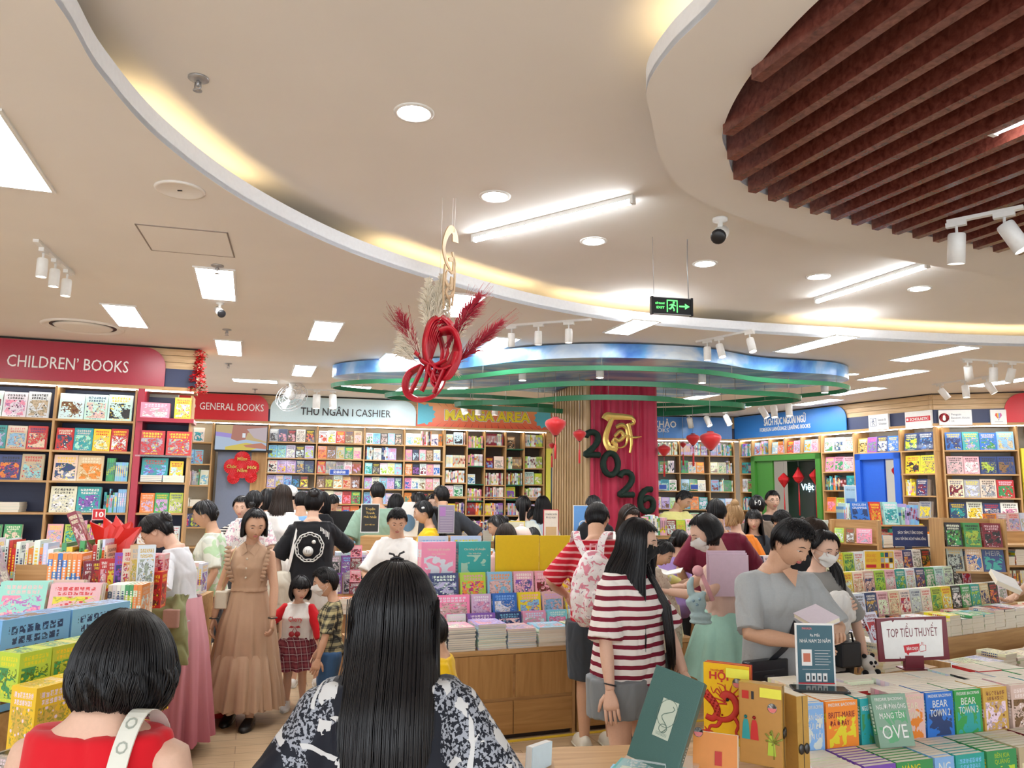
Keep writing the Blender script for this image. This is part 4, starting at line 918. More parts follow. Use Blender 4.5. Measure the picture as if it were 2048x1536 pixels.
text('Việt',.12,WM['language']@Tr(1.38,.36,1.82)@STAND,lamp_mat('shop_light',(.55,.85,1),2.2),None,'window_lettering')
tag(COL.objects[-1],'glowing pale letters seen through the green doorway','lettering')
def paper_lantern(px,py,key,label,cone=False,dy=.2):
 s,z=on_wall(key,px,py);t=empty('paper_lantern',WM[key]@Tr(s,dy,z),label,'paper lantern');r=.11;n=12
 if cone:prof=[(.1,.14),(.3,.08),(1,-.04),(.6,-.12),(.1,-.16)]
 else:prof=[(.08,.12),(1,.02),(.95,-.02),(.08,-.16)]
 MB().loft([[(r*q*(1-.1*(j%2))*cos(2*pi*j/n),r*q*(1-.1*(j%2))*sin(2*pi*j/n),zz)for j in range(n)]for q,zz in prof],smooth=False).build('folded_shade',FANR,t)
 MB().tube([(0,0,.12),(0,0,2.4-z if 2.4>z+.15 else .2)],.0025,4).build('hanging_wire',GREYM,t);MB().tube([(0,0,-.16),(0,0,-.45),(0,0,-.75)],[.004,.012,.012],6).build('tassel',FANR,t)
paper_lantern(1552,958,'language','folded red paper lantern, left of the three in the green doorway');paper_lantern(1581,949,'language','cone-shaped red paper lantern, middle of the three in the green doorway',True);paper_lantern(1615,951,'language','folded red paper lantern, right of the three in the green doorway')
paper_lantern(1780,941,'language','dark red paper lantern in the blue doorway')
# publishers wall
M=WM['publishers']
bookcase('publishers',.13,1.12,[.5,.8,1.1,1.38,1.72,2.07,2.43],[.14,1.12],'oak bookcase of picture books at the right end of the view',back=mat('shelf_back_grey',(.40,.38,.34),.6))
for zi,z in enumerate([2.43,2.07,1.72,1.38,1.1]):fill(M,.17,1.1,z,.32,('face','face','face','face','face')[zi],'%s shelf of the right end bookcase'%('top','second','third','fourth','fifth')[zi],(['sky','blue','teal'],['purple','navy','rose','lime'],['cream','grey','yellow','red'],['white','white','navy'],['orange','red','sky'])[zi],hh=.28,ww=.24)
D=empty('door_5',M,None,None);D['kind']='structure'
MB().box(1.15,1.3,-.03,.36,0,2.45).build('door_jamb',mat('lemon_paint2',(.78,.68,.05),.5),D)
bookcase('publishers',1.32,2.6,[2.43],[1.32,2.6],'oak wall shelf cut by the right edge',name='wall_shelf',back=mat('shelf_back_grey',(.40,.38,.34),.6));fill(M,1.34,1.8,2.43,.3,'face','wall shelf at the right edge',['navy','white'],hh=.26,ww=.2)
gx=WM['childrens']@Vector((2.02,.02,3.2));t=empty('flower_garland',Tr(gx),'garland of red paper blossoms hanging at the end of the children frieze','garland')
r=random.Random(5)
for nm,mt_,cnt,sz in(('red_blossoms',mat('blossom_red',(.62,.015,.02),.5),190,.026),('green_leaves',mat('leaf_green',(.03,.12,.03),.5),50,.02),('pink_blossoms',mat('blossom_pink',(.75,.12,.12),.5),50,.02)):
 b=MB()
 for i in range(cnt):
  z=-r.random()*.50;w_=.07*(1+.4*sin(z*9));c=(r.uniform(-w_,w_),r.uniform(-w_,w_)-.02,z+.08)
  for k in range(4):
   a=r.random()*6.3;q=Vector((cos(a),sin(a),r.uniform(-.6,.6)))*sz;p=Vector((-q.y,q.x,r.uniform(-.5,.5)*sz)).normalized()*sz*.5
   b.add([c,tuple(Vector(c)+q*.6+p),tuple(Vector(c)+q*1.3),tuple(Vector(c)+q*.6-p)],[(0,1,2,3)])
 b.build(nm,mt_,t)
p=at_z(585,766,3.3);t=empty('ceiling_fan',Tr(p.x,p.y,3.3),'round grey caged fan hanging from the ceiling over the cashier sign','fan')
MB().lathe([(.001,0),(.05,0),(.05,-.05),(.02,-.06),(.02,-.14),(.001,-.14)],16).build('mount',WHITEM,t);FMx=Tr(0,-.05,-.2)@Rx(radians(62))@Ry(radians(-12))
MB(FMx).lathe([(.001,-.04),(.06,-.04),(.07,.05),(.001,.06)],16).build('motor',WHITEM,t)
b=MB(FMx)
for rr,zz in((.24,-.0),(.24,-.06),(.18,.02),(.18,-.09),(.1,.03),(.1,-.1)):b.tube([(rr*cos(2*pi*i/32),rr*sin(2*pi*i/32),zz)for i in range(32)],.0035,5,closed=True)
for i in range(18):a=2*pi*i/18;b.tube([(.05*cos(a),.05*sin(a),.04),(.24*cos(a),.24*sin(a),0),(.24*cos(a),.24*sin(a),-.06),(.05*cos(a),.05*sin(a),-.1)],.0022,4)
b.build('cage',GREYM,t)
for i in range(3):
 a=2*pi*i/3;MB(FMx@Rz(a)).add([(.05,-.03,-.04),(.2,-.08,-.02),(.22,.04,-.05),(.05,.03,-.02),(.05,-.03,-.044),(.2,-.08,-.024),(.22,.04,-.054),(.05,.03,-.024)],[(0,1,2,3),(7,6,5,4),(0,4,5,1),(1,5,6,2),(2,6,7,3),(3,7,4,0)]).build('fan_blade',WHITEM,t)
 # tables
def table(M,L,D,Hh,label,doors=(),top_t=.03,name='display_table',extra=None):
 """low oak display unit: x along the front, y back, panels and doors as parts"""
 t=empty(name,M,label,'table')
 MB().box(0,L,0,D,Hh-top_t,Hh).build('table_top',OAK,t)
 b=MB();b.box(0,.025,.005,D,.0,Hh-top_t);b.build('side_panel',OAKV,t);MB().box(L-.025,L,.005,D,.0,Hh-top_t).build('side_panel',OAKV,t)
 MB().box(.025,L-.025,.012,.03,.03,Hh-top_t).build('carcass',OAK,t);MB().box(.025,L-.025,D-.03,D-.01,.03,Hh-top_t).build('back_panel',OAK,t)
 MB().box(.03,L-.03,.03,.05,0,.03).build('plinth',DARK,t)
 for(x0,x1,z0,z1,k)in doors:MB().box(x0,x1,-.002,.014,z0,z1).build('drawer_front' if k else 'door_front',FRONTH if k else FRONT,t)
 return t
def riser(t,x0,x1,y0,y1,z0,z1,m=None):
 o=MB().box(x0,x1,y0,y1,z0,z1).build('riser',m or OAK,t);return o
def prow(M,z,y,specs,place,h,t=.016,n=1,lean=-8,kind='book',step=None,texts=None):
 """a row of covers facing the shopper; specs: (x0, x1, colours, [desc], [texts])"""
 for sp in specs:
  x0,x1,cols=sp[:3];d=sp[3]if len(sp)>3 else None;tx=sp[4]if len(sp)>4 else None;hh=sp[5]if len(sp)>5 and sp[5]else h
  for j in range(n):
   book(M@Tr(x0,y+(t+.0015)*j,z+.001)@Rx(radians(lean)),x1-x0-.004,hh,t,cols,place if j==0 else place+' behind',kind,texts=tx if j==0 else None,desc=d if j==0 else None,keep=bool(d)and j==0)
def stackf(M,x0,w,y0,z,n,t,cols,place,dep=.2,kind='book',jit=.004,ctop=None):
 for j in range(n):
  book(M@Tr(x0+rb.uniform(-jit,jit),y0+rb.uniform(-jit,jit),z+t*(j+1)+.0004)@Rx(-pi/2),w,dep,t-.0006,cols if j<n-1 or ctop is None else ctop,place,kind)
  # centre display unit
M3=Tr(-.95,5.26,0)@Rz(radians(20.9))
T3=table(M3,1.54,.95,.605,'oak display unit with doors and a drawer under the sticker packs',((.03,.50,.28,.57,0),(.51,1.055,.28,.57,0),(1.075,1.515,.28,.57,0),(.03,1.055,.035,.255,1),(1.065,1.515,.035,.255,1)))
T3b=table(M3@Tr(1.56,0,0),1.0,.95,.605,'oak display unit with doors behind the masked woman in striped T-shirt',((.03,.49,.28,.57,0),(.51,.97,.28,.57,0),(.03,.49,.035,.255,1),(.51,.97,.035,.255,1)))
tag(MB(M3).box(-.3,2.75,-.06,-.02,.0005,.004).build('floor_tape',mat('yellow_tape',(.75,.50,.03),.5)),'yellow tape line on the floor along the centre display unit','tape')
riser(T3,.3,1.54,.27,.37,.605,.67);riser(T3,.3,1.54,.37,.465,.605,.765);riser(T3,.3,1.54,.465,.57,.605,.885);riser(T3,.3,1.54,.57,.9,.605,.965)
riser(T3b,0,.25,.27,.37,.605,.67);riser(T3b,0,.25,.37,.465,.605,.765);riser(T3b,0,.25,.465,.9,.605,.885)
r1=[(.57,.80,('navy','lilac','white'),'sticker pack with a dark winged doll picture, top left of the sticker tiers'),(.81,1.02,('lime','orange','pink'),'lime sticker pack with a round orange creature, top sticker tier'),(1.03,1.24,('sky','rose','orange'),'pale blue sticker pack with small pink figures, top sticker tier'),(1.25,1.42,('rose','purple','white'),'pink sticker pack with a purple haired doll face, top sticker tier'),(1.43,1.60,('rose','maroon','white'),'pink sticker pack with a red haired doll face, top sticker tier'),(1.62,1.78,('rose','yellow','white'),'pink sticker pack half behind the rabbit backpack')]
r2=[(.58,.86,('pink','rose','white'),'pink sticker pack, left end of the middle sticker tier'),(.87,1.03,('lilac','pink','white'),'lilac sticker pack with a pink doll, middle sticker tier'),(1.04,1.24,('blue','white','sky'),'deep blue sticker pack with a white doll, middle sticker tier'),(1.25,1.44,('yellow','sky','rose'),'yellow sticker pack with a blue haired doll face, middle sticker tier'),(1.45,1.63,('rose','sky','lilac'),'rosy sticker pack with a blue doll, middle sticker tier'),(1.65,1.82,('yellow','lilac','white'),'yellow sticker pack at the right end of the middle sticker tier')]
r3=[(.66,.80,('ice','rose','white'),'pale sticker pack, left end of the lowest upright tier'),(.81,1.03,('purple','lilac','white'),'purple pencil box pack on the lowest upright tier'),(1.04,1.24,('navy','white','sky'),'navy sticker pack with white figure, lowest upright tier'),(1.25,1.44,('pink','white','ice'),'bright pink sticker pack on the lowest upright tier'),(1.45,1.62,('sky','pink','white'),'light blue sticker pack, right part of the lowest upright tier'),(1.64,1.80,('ice','rose','white'),'pale sticker pack at the right end of the lowest upright tier')]
prow(M3,.885,.49,r1,'top tier of the centre display',.20,.02,2,kind='sticker_pack');prow(M3,.765,.39,r2,'middle tier of the centre display',.17,.02,2,kind='sticker_pack');prow(M3,.67,.29,r3,'lowest tier of the centre display',.14,.02,2,kind='sticker_pack')
for x,w_,n_,c_,ct,kd in((.33,.24,11,('white','lilac','white'),('lilac','pink','white'),'notebook'),(.58,.20,11,('grey','ice','lilac'),('rose','white','lilac'),'notebook'),(.80,.21,12,('ice','grey','white'),('lilac','rose','white'),'notebook'),(1.02,.22,9,('ice','sky','white'),('rose','lilac','white'),'notebook'),(1.26,.24,9,('white','sky','pink'),('sky','pink','white'),'book'),(1.52,.2,9,('white','cream','rose'),('cream','rose','green'),'book'),(1.74,.2,8,('white','cream','rose'),('rose','cream','green'),'book')):
 stackf(M3,x,w_,.02,.605,n_,.0145,c_,'front edge of the centre display',.24,kd,ctop=ct)
M3b=M3
prow(M3,.985,.62,[(.53,.81,('pink','white','rose'),'tall pink box lettered about storytelling cards on the centre display',[('Thỏ bông kể chuyện',.05,.5,.80,.66,'cream'),('Tôn Việt Kids',.035,.5,.70,.4,'cream')]),(.83,1.10,('teal','mint','white'),'tall teal box of storytelling cards beside the pink one',[('Chó bông kể chuyện',.05,.5,.80,.66,'cream'),('Tôn Việt Kids',.035,.5,.70,.4,'cream')])],'centre display',.325,.11,1,-2,'boxed_set')
for b_ in BOOKS[-2:]:b_['solid']=True
MB(M3).box(.535,.545,.60,.61,.98,.99).v
o=MB(M3).box(1.13,1.50,.60,.62,.966,1.36).build('yellow_backboard',mat('mustard_board',(.75,.52,.01),.5));tag(o,'left mustard yellow backboard standing behind the sticker packs','display board')
o=MB(M3).box(1.51,1.80,.60,.62,.886,1.355).build('yellow_backboard',mat('mustard_board',(.75,.52,.01),.5));tag(o,'right mustard yellow backboard, partly behind the rabbit backpack','display board')
prow(M3,.985,.80,[(.55,.80,('ice','yellow','sky'),'white comic card pack showing above the pink box'),(.82,1.08,('ice','red','yellow'),'white card pack with red figure showing above the teal box')],'centre display',.36,.02,1,-2,'sticker_pack')
riser(T3b,.25,1.0,.35,.9,.605,.80);riser(T3b,.25,1.0,.62,.9,.80,1.0)
MB_=M3@Tr(1.56,0,0)
stackf(MB_,.62,.22,.03,.605,8,.018,('grey','white','ice'),'right end of the centre display',.28,'book',ctop=('white','rose','maroon'))
prow(MB_,.605,.06,[(.86,.95,('cream','maroon','white'),'white framed picture book leaning at the right end of the centre display')],'right end of the centre display',.24,.02,3,-14)
prow(MB_,.80,.37,[(.28,.42,('navy','white','ice'),),(.43,.56,('maroon','white','red')),(.57,.70,('teal','white','mint')),(.71,.84,('lilac','maroon','white')),(.85,.98,('cream','gold','lime'))],'second tier beside the striped woman',.19,.02,2)
prow(MB_,1.0,.64,[(.28,.42,('ice','blue','red')),(.43,.56,('white','blue','rose')),(.57,.72,('red','maroon','yellow')),(.73,.86,('orange','red','white'))],'upper tier beside the striped woman',.20,.02,2)
for i in range(4):book(MB_@Tr(.44+i*.03,.30,.62)@Rz(pi/2)@Ry(radians(6)),.16,.30,.026,('navy','cream','white'),'beside the striped woman','book')
# manga table behind (px 690-1110)
M5=Tr(-1.42,6.95,0)@Rz(GA)
T5=table(M5,1.85,.8,.62,'long oak table of comics behind the centre display')
riser(T5,0,1.85,.28,.46,.62,.76);riser(T5,0,1.85,.46,.8,.62,.90)
def x5(px,py,y):return on_plane(M5@Tr(0,y,0),px,py)[0]
xa=x5(660,1130,.05)
for i,(px,w_,c_)in enumerate(((668,.20,('orange','white','maroon')),(712,.14,('blue','white','rose')),(738,.17,('white','grey','lilac')),(780,.14,('white','lilac','grey')))):
 stackf(M5,x5(px,1140,.02),w_,.02,.62,(11,10,9,8)[i],.012,c_,'front edge of the comics table',.2)
cl=[('maroon','lilac','white'),('purple','white','sky'),('navy','white','lilac'),('white','brown','grey'),('grey','black','white'),('rose','purple','white'),('sky','white','navy'),('black','red','white'),('lilac','white','navy'),('cream','red','black')]
prow(M5,.76,.30,[(xa+.15*i,xa+.15*i+.145,cl[(i*3+1)%10])for i in range(9)],'lower tier of the comics table',.185,.018,2)
prow(M5,.90,.50,[(xa+.15*i,xa+.15*i+.145,cl[(i*7+4)%10])for i in range(9)],'upper tier of the comics table',.185,.018,2)
for j,(z_,y_)in enumerate(((.90,.60),)):
 fill(M5,xa+.1,1.8,z_,.26,'spine','back row of the comics table',['white','lilac','pink','teal','orange','purple','ice'],d0=y_)
for k in range(4):book(M5@Tr(x5(702,1100,.2),.2,.765+.11*k),.10,.105,.02,('pink','maroon','white')if k%2 else('maroon','grey','white'),'magenta card column on the comics table','book')
def board_stand(M,w,h,mt,label,paint,name='sign_stand',frame=None,foot=True):
 t=empty(name,M,label,'sign')
 MB().box(-w/2,w/2,.0,.006,0,h).build('board',frame or PAPERW,t);MB().box(-w/2+.008,w/2-.008,-.002,.0,.008,h-.008).build('printed_sheet',mt,t)
 if foot:MB().box(-w/2,w/2,-.03,.05,-.004,0).build('stand_foot',CLEAR,t)
 paint(t,Tr(0,-.0026,0)@STAND,w,h);return t
def lines(t,F_,items,m,nm='lettering'):
 for(s_,hh,x,y,w_)in items:text(s_,hh,F_@Tr(x,y,0),m,t,nm,w=w_,ext=.0004)
BLKS=mat('charcoal_print',(.03,.03,.03),.5)
p=on_plane(M5@Tr(0,.42,0),739,1065)
board_stand(M5@Tr(p[0],.42,p[1]),.175,.27,BLKS,'black sign with gold writing standing on the comics table',lambda t,F_,w,h:lines(t,F_,[('Truyện',.022,0,h*.78,.09),('Tranh',.022,0,h*.64,.08),('Mới Nhất',.022,0,h*.50,.12),('SÁCH THIẾU NHI',.011,0,h*.25,.09)],GOLD))
p=on_plane(M5@Tr(0,.60,0),892,1060)
def grid_art(t,F_,w,h):
 b=MB(F_)
 for i in range(9):b.box(-w*.38,w*.38,h*(.08+i*.09),h*(.085+i*.09),0,.0005)
 b.build('ruled_lines',PAPERW,t);MB(F_).box(-w*.4,-w*.05,h*.6,h*.92,0,.0006).build('picture_area',mat('lilac_print',(.42,.2,.5),.5),t)
board_stand(M5@Tr(p[0],.60,p[1]-.03),.17,.28,mat('mauve_print',(.30,.25,.36),.5),'purple grey price board with ruled lines right of the yellow shirt girl',grid_art,frame=GREYM)
p=on_plane(M5@Tr(0,.7,0),1017,1075)
board_stand(M5@Tr(p[0],.7,p[1]-.03),.36,.20,mat('pale_yellow_print',(.80,.78,.60),.5),'yellow framed sign board above the mustard backboard',lambda t,F_,w,h:None,frame=mat('lemon_frame',(.85,.68,.05),.5))
p=on_plane(M5@Tr(0,.5,0),1102,1072)
board_stand(M5@Tr(p[0],.5,p[1]-.05),.17,.32,mat('cream_print',(.80,.72,.62),.5),'red bordered poster stand in front of the column slats',lambda t,F_,w,h:(lines(t,F_,[('CÓ NHỮNG CHUYẾN',.018,0,h*.82,.13),('ĐI GỌI NGÀY',.018,0,h*.72,.11)],DLET),MB(F_).box(-w*.35,w*.35,h*.15,h*.45,0,.0006).build('picture_area',mat('ochre_print',(.62,.42,.22),.5),t)),frame=mat('red_frame',(.55,.05,.06),.4))
p=at_y(1167,1062,8.3)
board_stand(Tr(p.x,p.y,p.z-.05),.22,.32,mat('blue_moon_print',(.12,.32,.68),.5),'blue poster with a pale moon beside the striped man',lambda t,F_,w,h:MB(F_).lathe([(.04,.0006),(.05,.0006)],20,M=Tr(.0,h*.35,0),caps=False).build('moon_shape',PAPERW,t))
tag(MB().box(p.x-.1,p.x+.1,p.y+.01,p.y+.25,0,p.z-.055).build('poster_stand',OAK),'oak stand carrying the blue moon poster by the column','stand')
p=at_y(817,1040,8.3)
b=MB(Tr(p.x,p.y,p.z-.17)@STAND);b.prism([(-.10,0),(.10,0),(.11,.15),(.09,.27),(.06,.36),(-.05,.36),(-.09,.27),(-.11,.15)],0,.02);o=b.build('cutout_board',PAPERW);tag(o,'white cut-out board with a blue grey rounded shape behind the white shirt boy','display board')
MB(Tr(0,0,0)).add([],[]);b=MB(Tr(p.x,p.y-.022,p.z-.12)@STAND);b.prism([(.075*cos(a),.09+.09*sin(a))for a in[2*pi*i/20 for i in range(20)]],0,.003);q=b.build('printed_shape',mat('slate_print',(.10,.20,.32),.5),o)
tag(MB().box(p.x-.5,p.x+.6,p.y-.02,p.y+.4,0,p.z-.175).build('counter',OAK),'oak counter behind the comics table','counter')
p=at_y(690,1070,10.2);MC=Tr(p.x-.8,10.2,0)@Rz(radians(11))
tc=table(MC,2.2,.6,1.0,'oak cashier counter in front of the back wall shelves')
p=on_plane(MC@Tr(0,.1,0),680,1000)
t=empty('monitor',MC@Tr(p[0],.15,1.0),'black computer monitor with dark back on the cashier counter','monitor')
MB().rbox(-.22,.22,-.02,.02,.10,.42,.01).build('screen_case',BLACKM,t);MB().box(-.03,.03,.0,.03,0,.14).build('stand',BLACKM,t);MB().box(-.1,.1,-.06,.1,0,.012).build('stand_base',BLACKM,t)
for i in range(9):book(MC@Tr(.9+i*.14,.05,1.002)@Rx(radians(-6)),.13,.2,.02,(('sky','white','blue'),('pink','white','red'),('lilac','ice','white'),('white','grey','sky'))[i%4],'cashier counter')
p=at_y(985,1050,10.5);MX=Tr(p.x-.7,10.3,0)@Rz(radians(11))
tx=table(MX,1.5,.6,1.05,'oak counter of comics below the manga cubbies')
fill(MX,.02,1.45,1.052,.28,'spine','comics counter below the manga cubbies',['ice','navy','white','cream','orange','red'],d0=.1)
fill(MX,.02,1.2,1.052,.2,'stack','comics counter below the manga cubbies',['beige','black','white','ice'],d0=-.0)
# front right novels table
TA=Tr(1.4,3.25,0)@Rz(GA)
T1=table(TA@Tr(-.42,-.42,0),2.6,.86,.50,'low table under the rows of novels at front right')
riser(T1,.15,2.6,.42,.85,.50,.70,PAPERW);riser(T1,.3,2.6,.20,.42,.50,.525,PAPERW)
HT=.19
def novel(x0,x1,cols,desc,tx):return(x0,x1,cols,desc,tx)
nov=[(-.245,-.147,('sky','ice','white'),'pale blue novel with white letters, left end of the novel row',[('FREDRIK BACKMAN',.07,.5,.88,.86,'white'),('ĐÀN ÔNG',.11,.5,.66,.86,'white'),('GỬI LỜI',.11,.5,.48,.8,'white'),('XIN LỖI',.11,.5,.28,.8,'white')]),(-.14,.02,('orange','yellow','orange'),'orange and yellow novel titled Britt-Marie in the novel row',[('FREDRIK BACKMAN',.065,.5,.89,.85,'white'),('BRITT-MARIE',.12,.48,.66,.82,'maroon'),('ĐÃ Ở ĐÂY',.10,.42,.50,.6,'maroon')]),(.03,.11,('teal','green','white'),'dark teal novel half hidden by the leaning green one',[('NGƯỜI',.1,.4,.75,.6,'white')]),(.215,.365,('rose','orange','cream'),'brownish pink novel titled Bear Town in the novel row',[('FREDRIK BACKMAN',.065,.5,.89,.85,'cream'),('BEAR',.15,.5,.68,.55,'cream'),('TOWN',.15,.5,.49,.66,'cream')]),(.372,.522,('blue','navy','ice'),'deep blue novel titled Bear Town 2 in the novel row',[('FREDRIK BACKMAN',.065,.5,.89,.85,'white'),('BEAR',.15,.5,.68,.55,'white'),('TOWN 2',.15,.5,.49,.74,'white')]),(.528,.68,('green','teal','lime'),'dark green novel titled Bear Town 3 in the novel row',[('FREDRIK BACKMAN',.065,.5,.89,.85,'white'),('BEAR',.15,.5,.68,.55,'white'),('TOWN 3',.15,.5,.49,.74,'white')]),(.688,.83,('gold','white','brown'),'ochre and white novel with hanging clocks in the novel row',None),(.85,1.0,('rose','brown','white'),'dusty brown novel with a table and chairs at the right edge',None),(1.01,1.16,('teal','white','navy')),(1.17,1.32,('cream','navy','red'))]
for sp in nov:prow(TA,.70,.0,[sp],'main novel row on the front right table',HT,.022,6,0)
r=random.Random(3)
for row,y0,z0,nn in((1,.145,.655,5),(2,.275,.66,5)):
 for i in range(10):prow(TA,.70-(0 if row<9 else 0),y0,[(-.25+.155*i,-.25+.155*i+.15,(r.choice(['white','cream','navy','green','red','black','ice']),'white','navy'))],'rear novel rows on the front right table',HT*r.uniform(.86,1.0),.024,6,0)
low=[(-.40,-.16,('cream','white','beige')),(-.15,0,('purple','navy','white'),'purple novel lettered Jonas in the lowest front row',[('JONAS',.14,.5,.78,.8,'white')]),(.0,.18,('green','lime','yellow'),'green novel in the lowest front row',[('VÀNG',.13,.4,.80,.5,'yellow')]),(.185,.285,('sky','teal','white'),'blue novel lettered NG in the lowest front row',[('NG',.2,.5,.70,.6,'white')]),(.29,.44,('teal','white','sky'),'teal and white cloud novel in the lowest front row'),(.45,.61,('green','lime','yellow'),'dark green novel with a pale tree in the lowest front row',[('BÊN KIA',.09,.5,.85,.5,'lime'),('QUẢNG',.09,.5,.73,.5,'lime')]),(.62,.80,('beige','cream','brown'),'beige novel with a round maze drawing in the lowest front row',[('REBECCA',.05,.5,.88,.45,'brown')]),(.81,.97,('maroon','rose','white')),(.98,1.14,('navy','white','red'))]
for sp in low:prow(TA,.525,-.205,[sp],'lowest front row of the front right table',.188,.024,8,0)
book(TA@Tr(.065,-.06,.716)@Rx(radians(-12))@Rz(radians(-12)),.15,.195,.03,('sage','green','white'),'leaning in front of the novel row',texts=[('FREDRIK BACKMAN',.06,.5,.88,.8,'white'),('NGƯỜI ĐÀN ÔNG',.09,.52,.72,.84,'white'),('MANG TÊN',.11,.5,.54,.7,'white'),('OVE',.26,.5,.16,.72,'white')],desc='grey green novel titled Ove leaning in front of the novel row',keep=True)
book(TA@Tr(-.44,-.20,.60)@Rx(radians(-20))@Ry(radians(-14)),.12,.15,.012,('white','ice','grey'),'front',desc='pale leaflet tilted at the bottom edge before the novels',keep=True)
pb=on_plane(Tr(0,4.0,0),1825,1290);Ms=Tr(pb[0],4.0,0)@Rz(radians(4))
t=empty('topic_sign',Ms@Tr(0,0,.86),'white and maroon table sign lettered TOP TIEU THUYET on a maroon post','sign')
MRN=mat('maroon_lacquer',(.16,.012,.025),.3)
MB().box(-.048,.048,-.012,.012,0,.06).build('post',MRN,t);MB().box(-.07,.07,-.04,.04,-.006,0).build('post_base',MRN,t)
MB(Tr(0,0,.14)@Ry(radians(-2))).rbox(-.185,.185,-.008,.006,-.105,.105,.004).build('sign_board',MRN,t)
F_=Tr(0,-.0095,.14)@Ry(radians(-2))@STAND
MB(F_).prism([(-.155,-.09),(-.08,-.092),(-.078,-.08),(-.074,-.092),(.15,-.088),(.158,.09),(.075,.092),(.07,.082),(.066,.093),(-.09,.095),(-.1,.084),(-.106,.094),(-.162,.088)],0,.001).build('white_sheet',PAPERW,t)
F2=F_@Tr(0,0,.001)
text('TOP TIỂU THUYẾT',.042,F2@Tr(-.003,.012,0),MRN,t,w=.265,ext=.0005)
MB(F2).prism([(-.055,-.03),(.03,-.022),(.02,-.06),(-.028,-.066),(-.034,-.078),(-.042,-.066),(-.05,-.064)],0,.0008).build('red_ribbon_shape',REDI,t)
text('BÁN CHẠY',.014,F2@Tr(-.010,-.052,.001),PAPERW,t,w=.06,ext=.0004,bold=.02)
b=MB(F2);b.tube([(.028,-.06,0),(.028,-.035,0),(.038,-.03,0),(.042,-.016,0),(.048,-.018,0),(.046,-.03,0),(.062,-.032,0),(.06,-.058,0),(.03,-.062,0)],.0016,4);b.build('thumb_outline',REDI,t)
NHA=mat('petrol_print',(.03,.11,.15),.4)
def nha(t,F_,w,h):
 lines(t,F_,[('NHÀ NAM 20 NĂM',.015,0,h*.69,w*.78),('Ra Mắt',.011,0,h*.79,w*.25)],PAPERW);lines(t,F_,[('FAHASA',.010,-w*.2,h*.90,w*.25)],mat('pink_ink',(.75,.2,.2),.5))
 b=MB(F_)
 for i in range(6):b.box(-w*.02,w*.38*(1-.15*(i%2)),h*(.56-.045*i),h*(.566-.045*i),0,.0005)
 b.box(-w*.35,w*.35,h*.26,h*.264,0,.0005);b.build('text_lines',PAPERW,t)
 MB(F_).box(-w*.36,-w*.1,h*.32,h*.58,0,.002).build('printed_book',PAPERW,t);MB(F_@Tr(0,0,.002)).box(-w*.32,-w*.14,h*.38,h*.52,0,.0006).build('printed_cover_picture',mat('rust_print',(.55,.15,.08),.5),t)
 for i in range(4):MB(F_).box(-w*.27+i*w*.145,-w*.16+i*w*.145,h*.07,h*.20,0,.001).build('printed_book',PAPERW,t);MB(F_@Tr(0,0,.001)).box(-w*.24+i*w*.145,-w*.19+i*w*.145,h*.10,h*.16,0,.0006).build('printed_cover_picture',DLET,t)
 MB(F_).box(-w*.46,w*.46,h*.03,h*.05,0,.0006).build('red_line',REDI,t)
board_stand(Tr(1.332,3.46,.893),.17,.26,NHA,'petrol blue Nha Nam poster in a clear stand on the novels',nha)
t=empty('tablet',Tr(1.315,3.385,.893)@Rz(radians(-8)),'black tablet lying on the books before the petrol blue poster','tablet');MB().rbox(-.115,.115,-.05,.05,0,.008,.01).build('tablet_case',BLACKM,t);MB().box(-.108,.108,-.044,.044,.008,.009).build('glass_face',mat('dark_glass',(.03,.045,.04),.1),t)
# foreground gift boxes, left of the novels
T2=table(Tr(.30,1.95,0)@Rz(radians(8)),.85,1.15,.74,'low display table under the green and golden gift boxes')
def gift(px,py,y,w,h,d,yaw,lean,cols,label,art,roll=0.):
 p=at_y(px,py,y);M=Tr(p)@Rz(radians(yaw))@Rx(radians(lean))@Ry(radians(roll))
 t=empty('gift_box',M,label,'box');art(t,w,h,d);return t
GRN=mat('bottle_green_cloth',(.045,.125,.11),.35,bump=.3,bscale=300)
def green_art(t,w,h,d):
 MB().rbox(0,w,0,d,0,h,.003).build('case',GRN,t);F_=Tr(0,-.001,0)@STAND
 MB(F_).box(w*.34,w*.66,h*.30,h*.70,0,.001).build('paper_label',mat('label_sage',(.50,.56,.46),.6),t)
 b=MB(F_@Tr(0,0,.0012));b.tube([(w*.5+.02*sin(i*.8)*(.4+i*.05),h*(.36+.026*i),0)for i in range(12)],.0012,4,up=(0,0,1));b.tube([(w*.5+.03*cos(a),h*.56+.04*sin(a),0)for a in[2*pi*i/18 for i in range(18)]],.0008,4,closed=True)
 b.tube([(w*.5+.012*cos(a),h*.40+.012*sin(a),0)for a in[2*pi*i/12 for i in range(12)]],.001,4,closed=True)
 for k in range(3):b.box(w*.39,w*.61,h*(.325+.012*k),h*(.328+.012*k),0,.0005)
 b.build('label_drawing',mat('sage_ink',(.12,.2,.16),.6),t)
 b=MB(Tr(w+.0005,0,0))
 for k in range(6):b.box(0,.001,d*.45,d*.55,h*(.16+.03*k),h*(.17+.03*k))
 b.build('spine_dots',PAPERW,t)
gift(1253,1510,2.42,.155,.275,.045,-24,-20,None,'bottle green boxed book leaning on a clear stand, small sage label',green_art,15)
p=at_y(1300,1512,2.42)
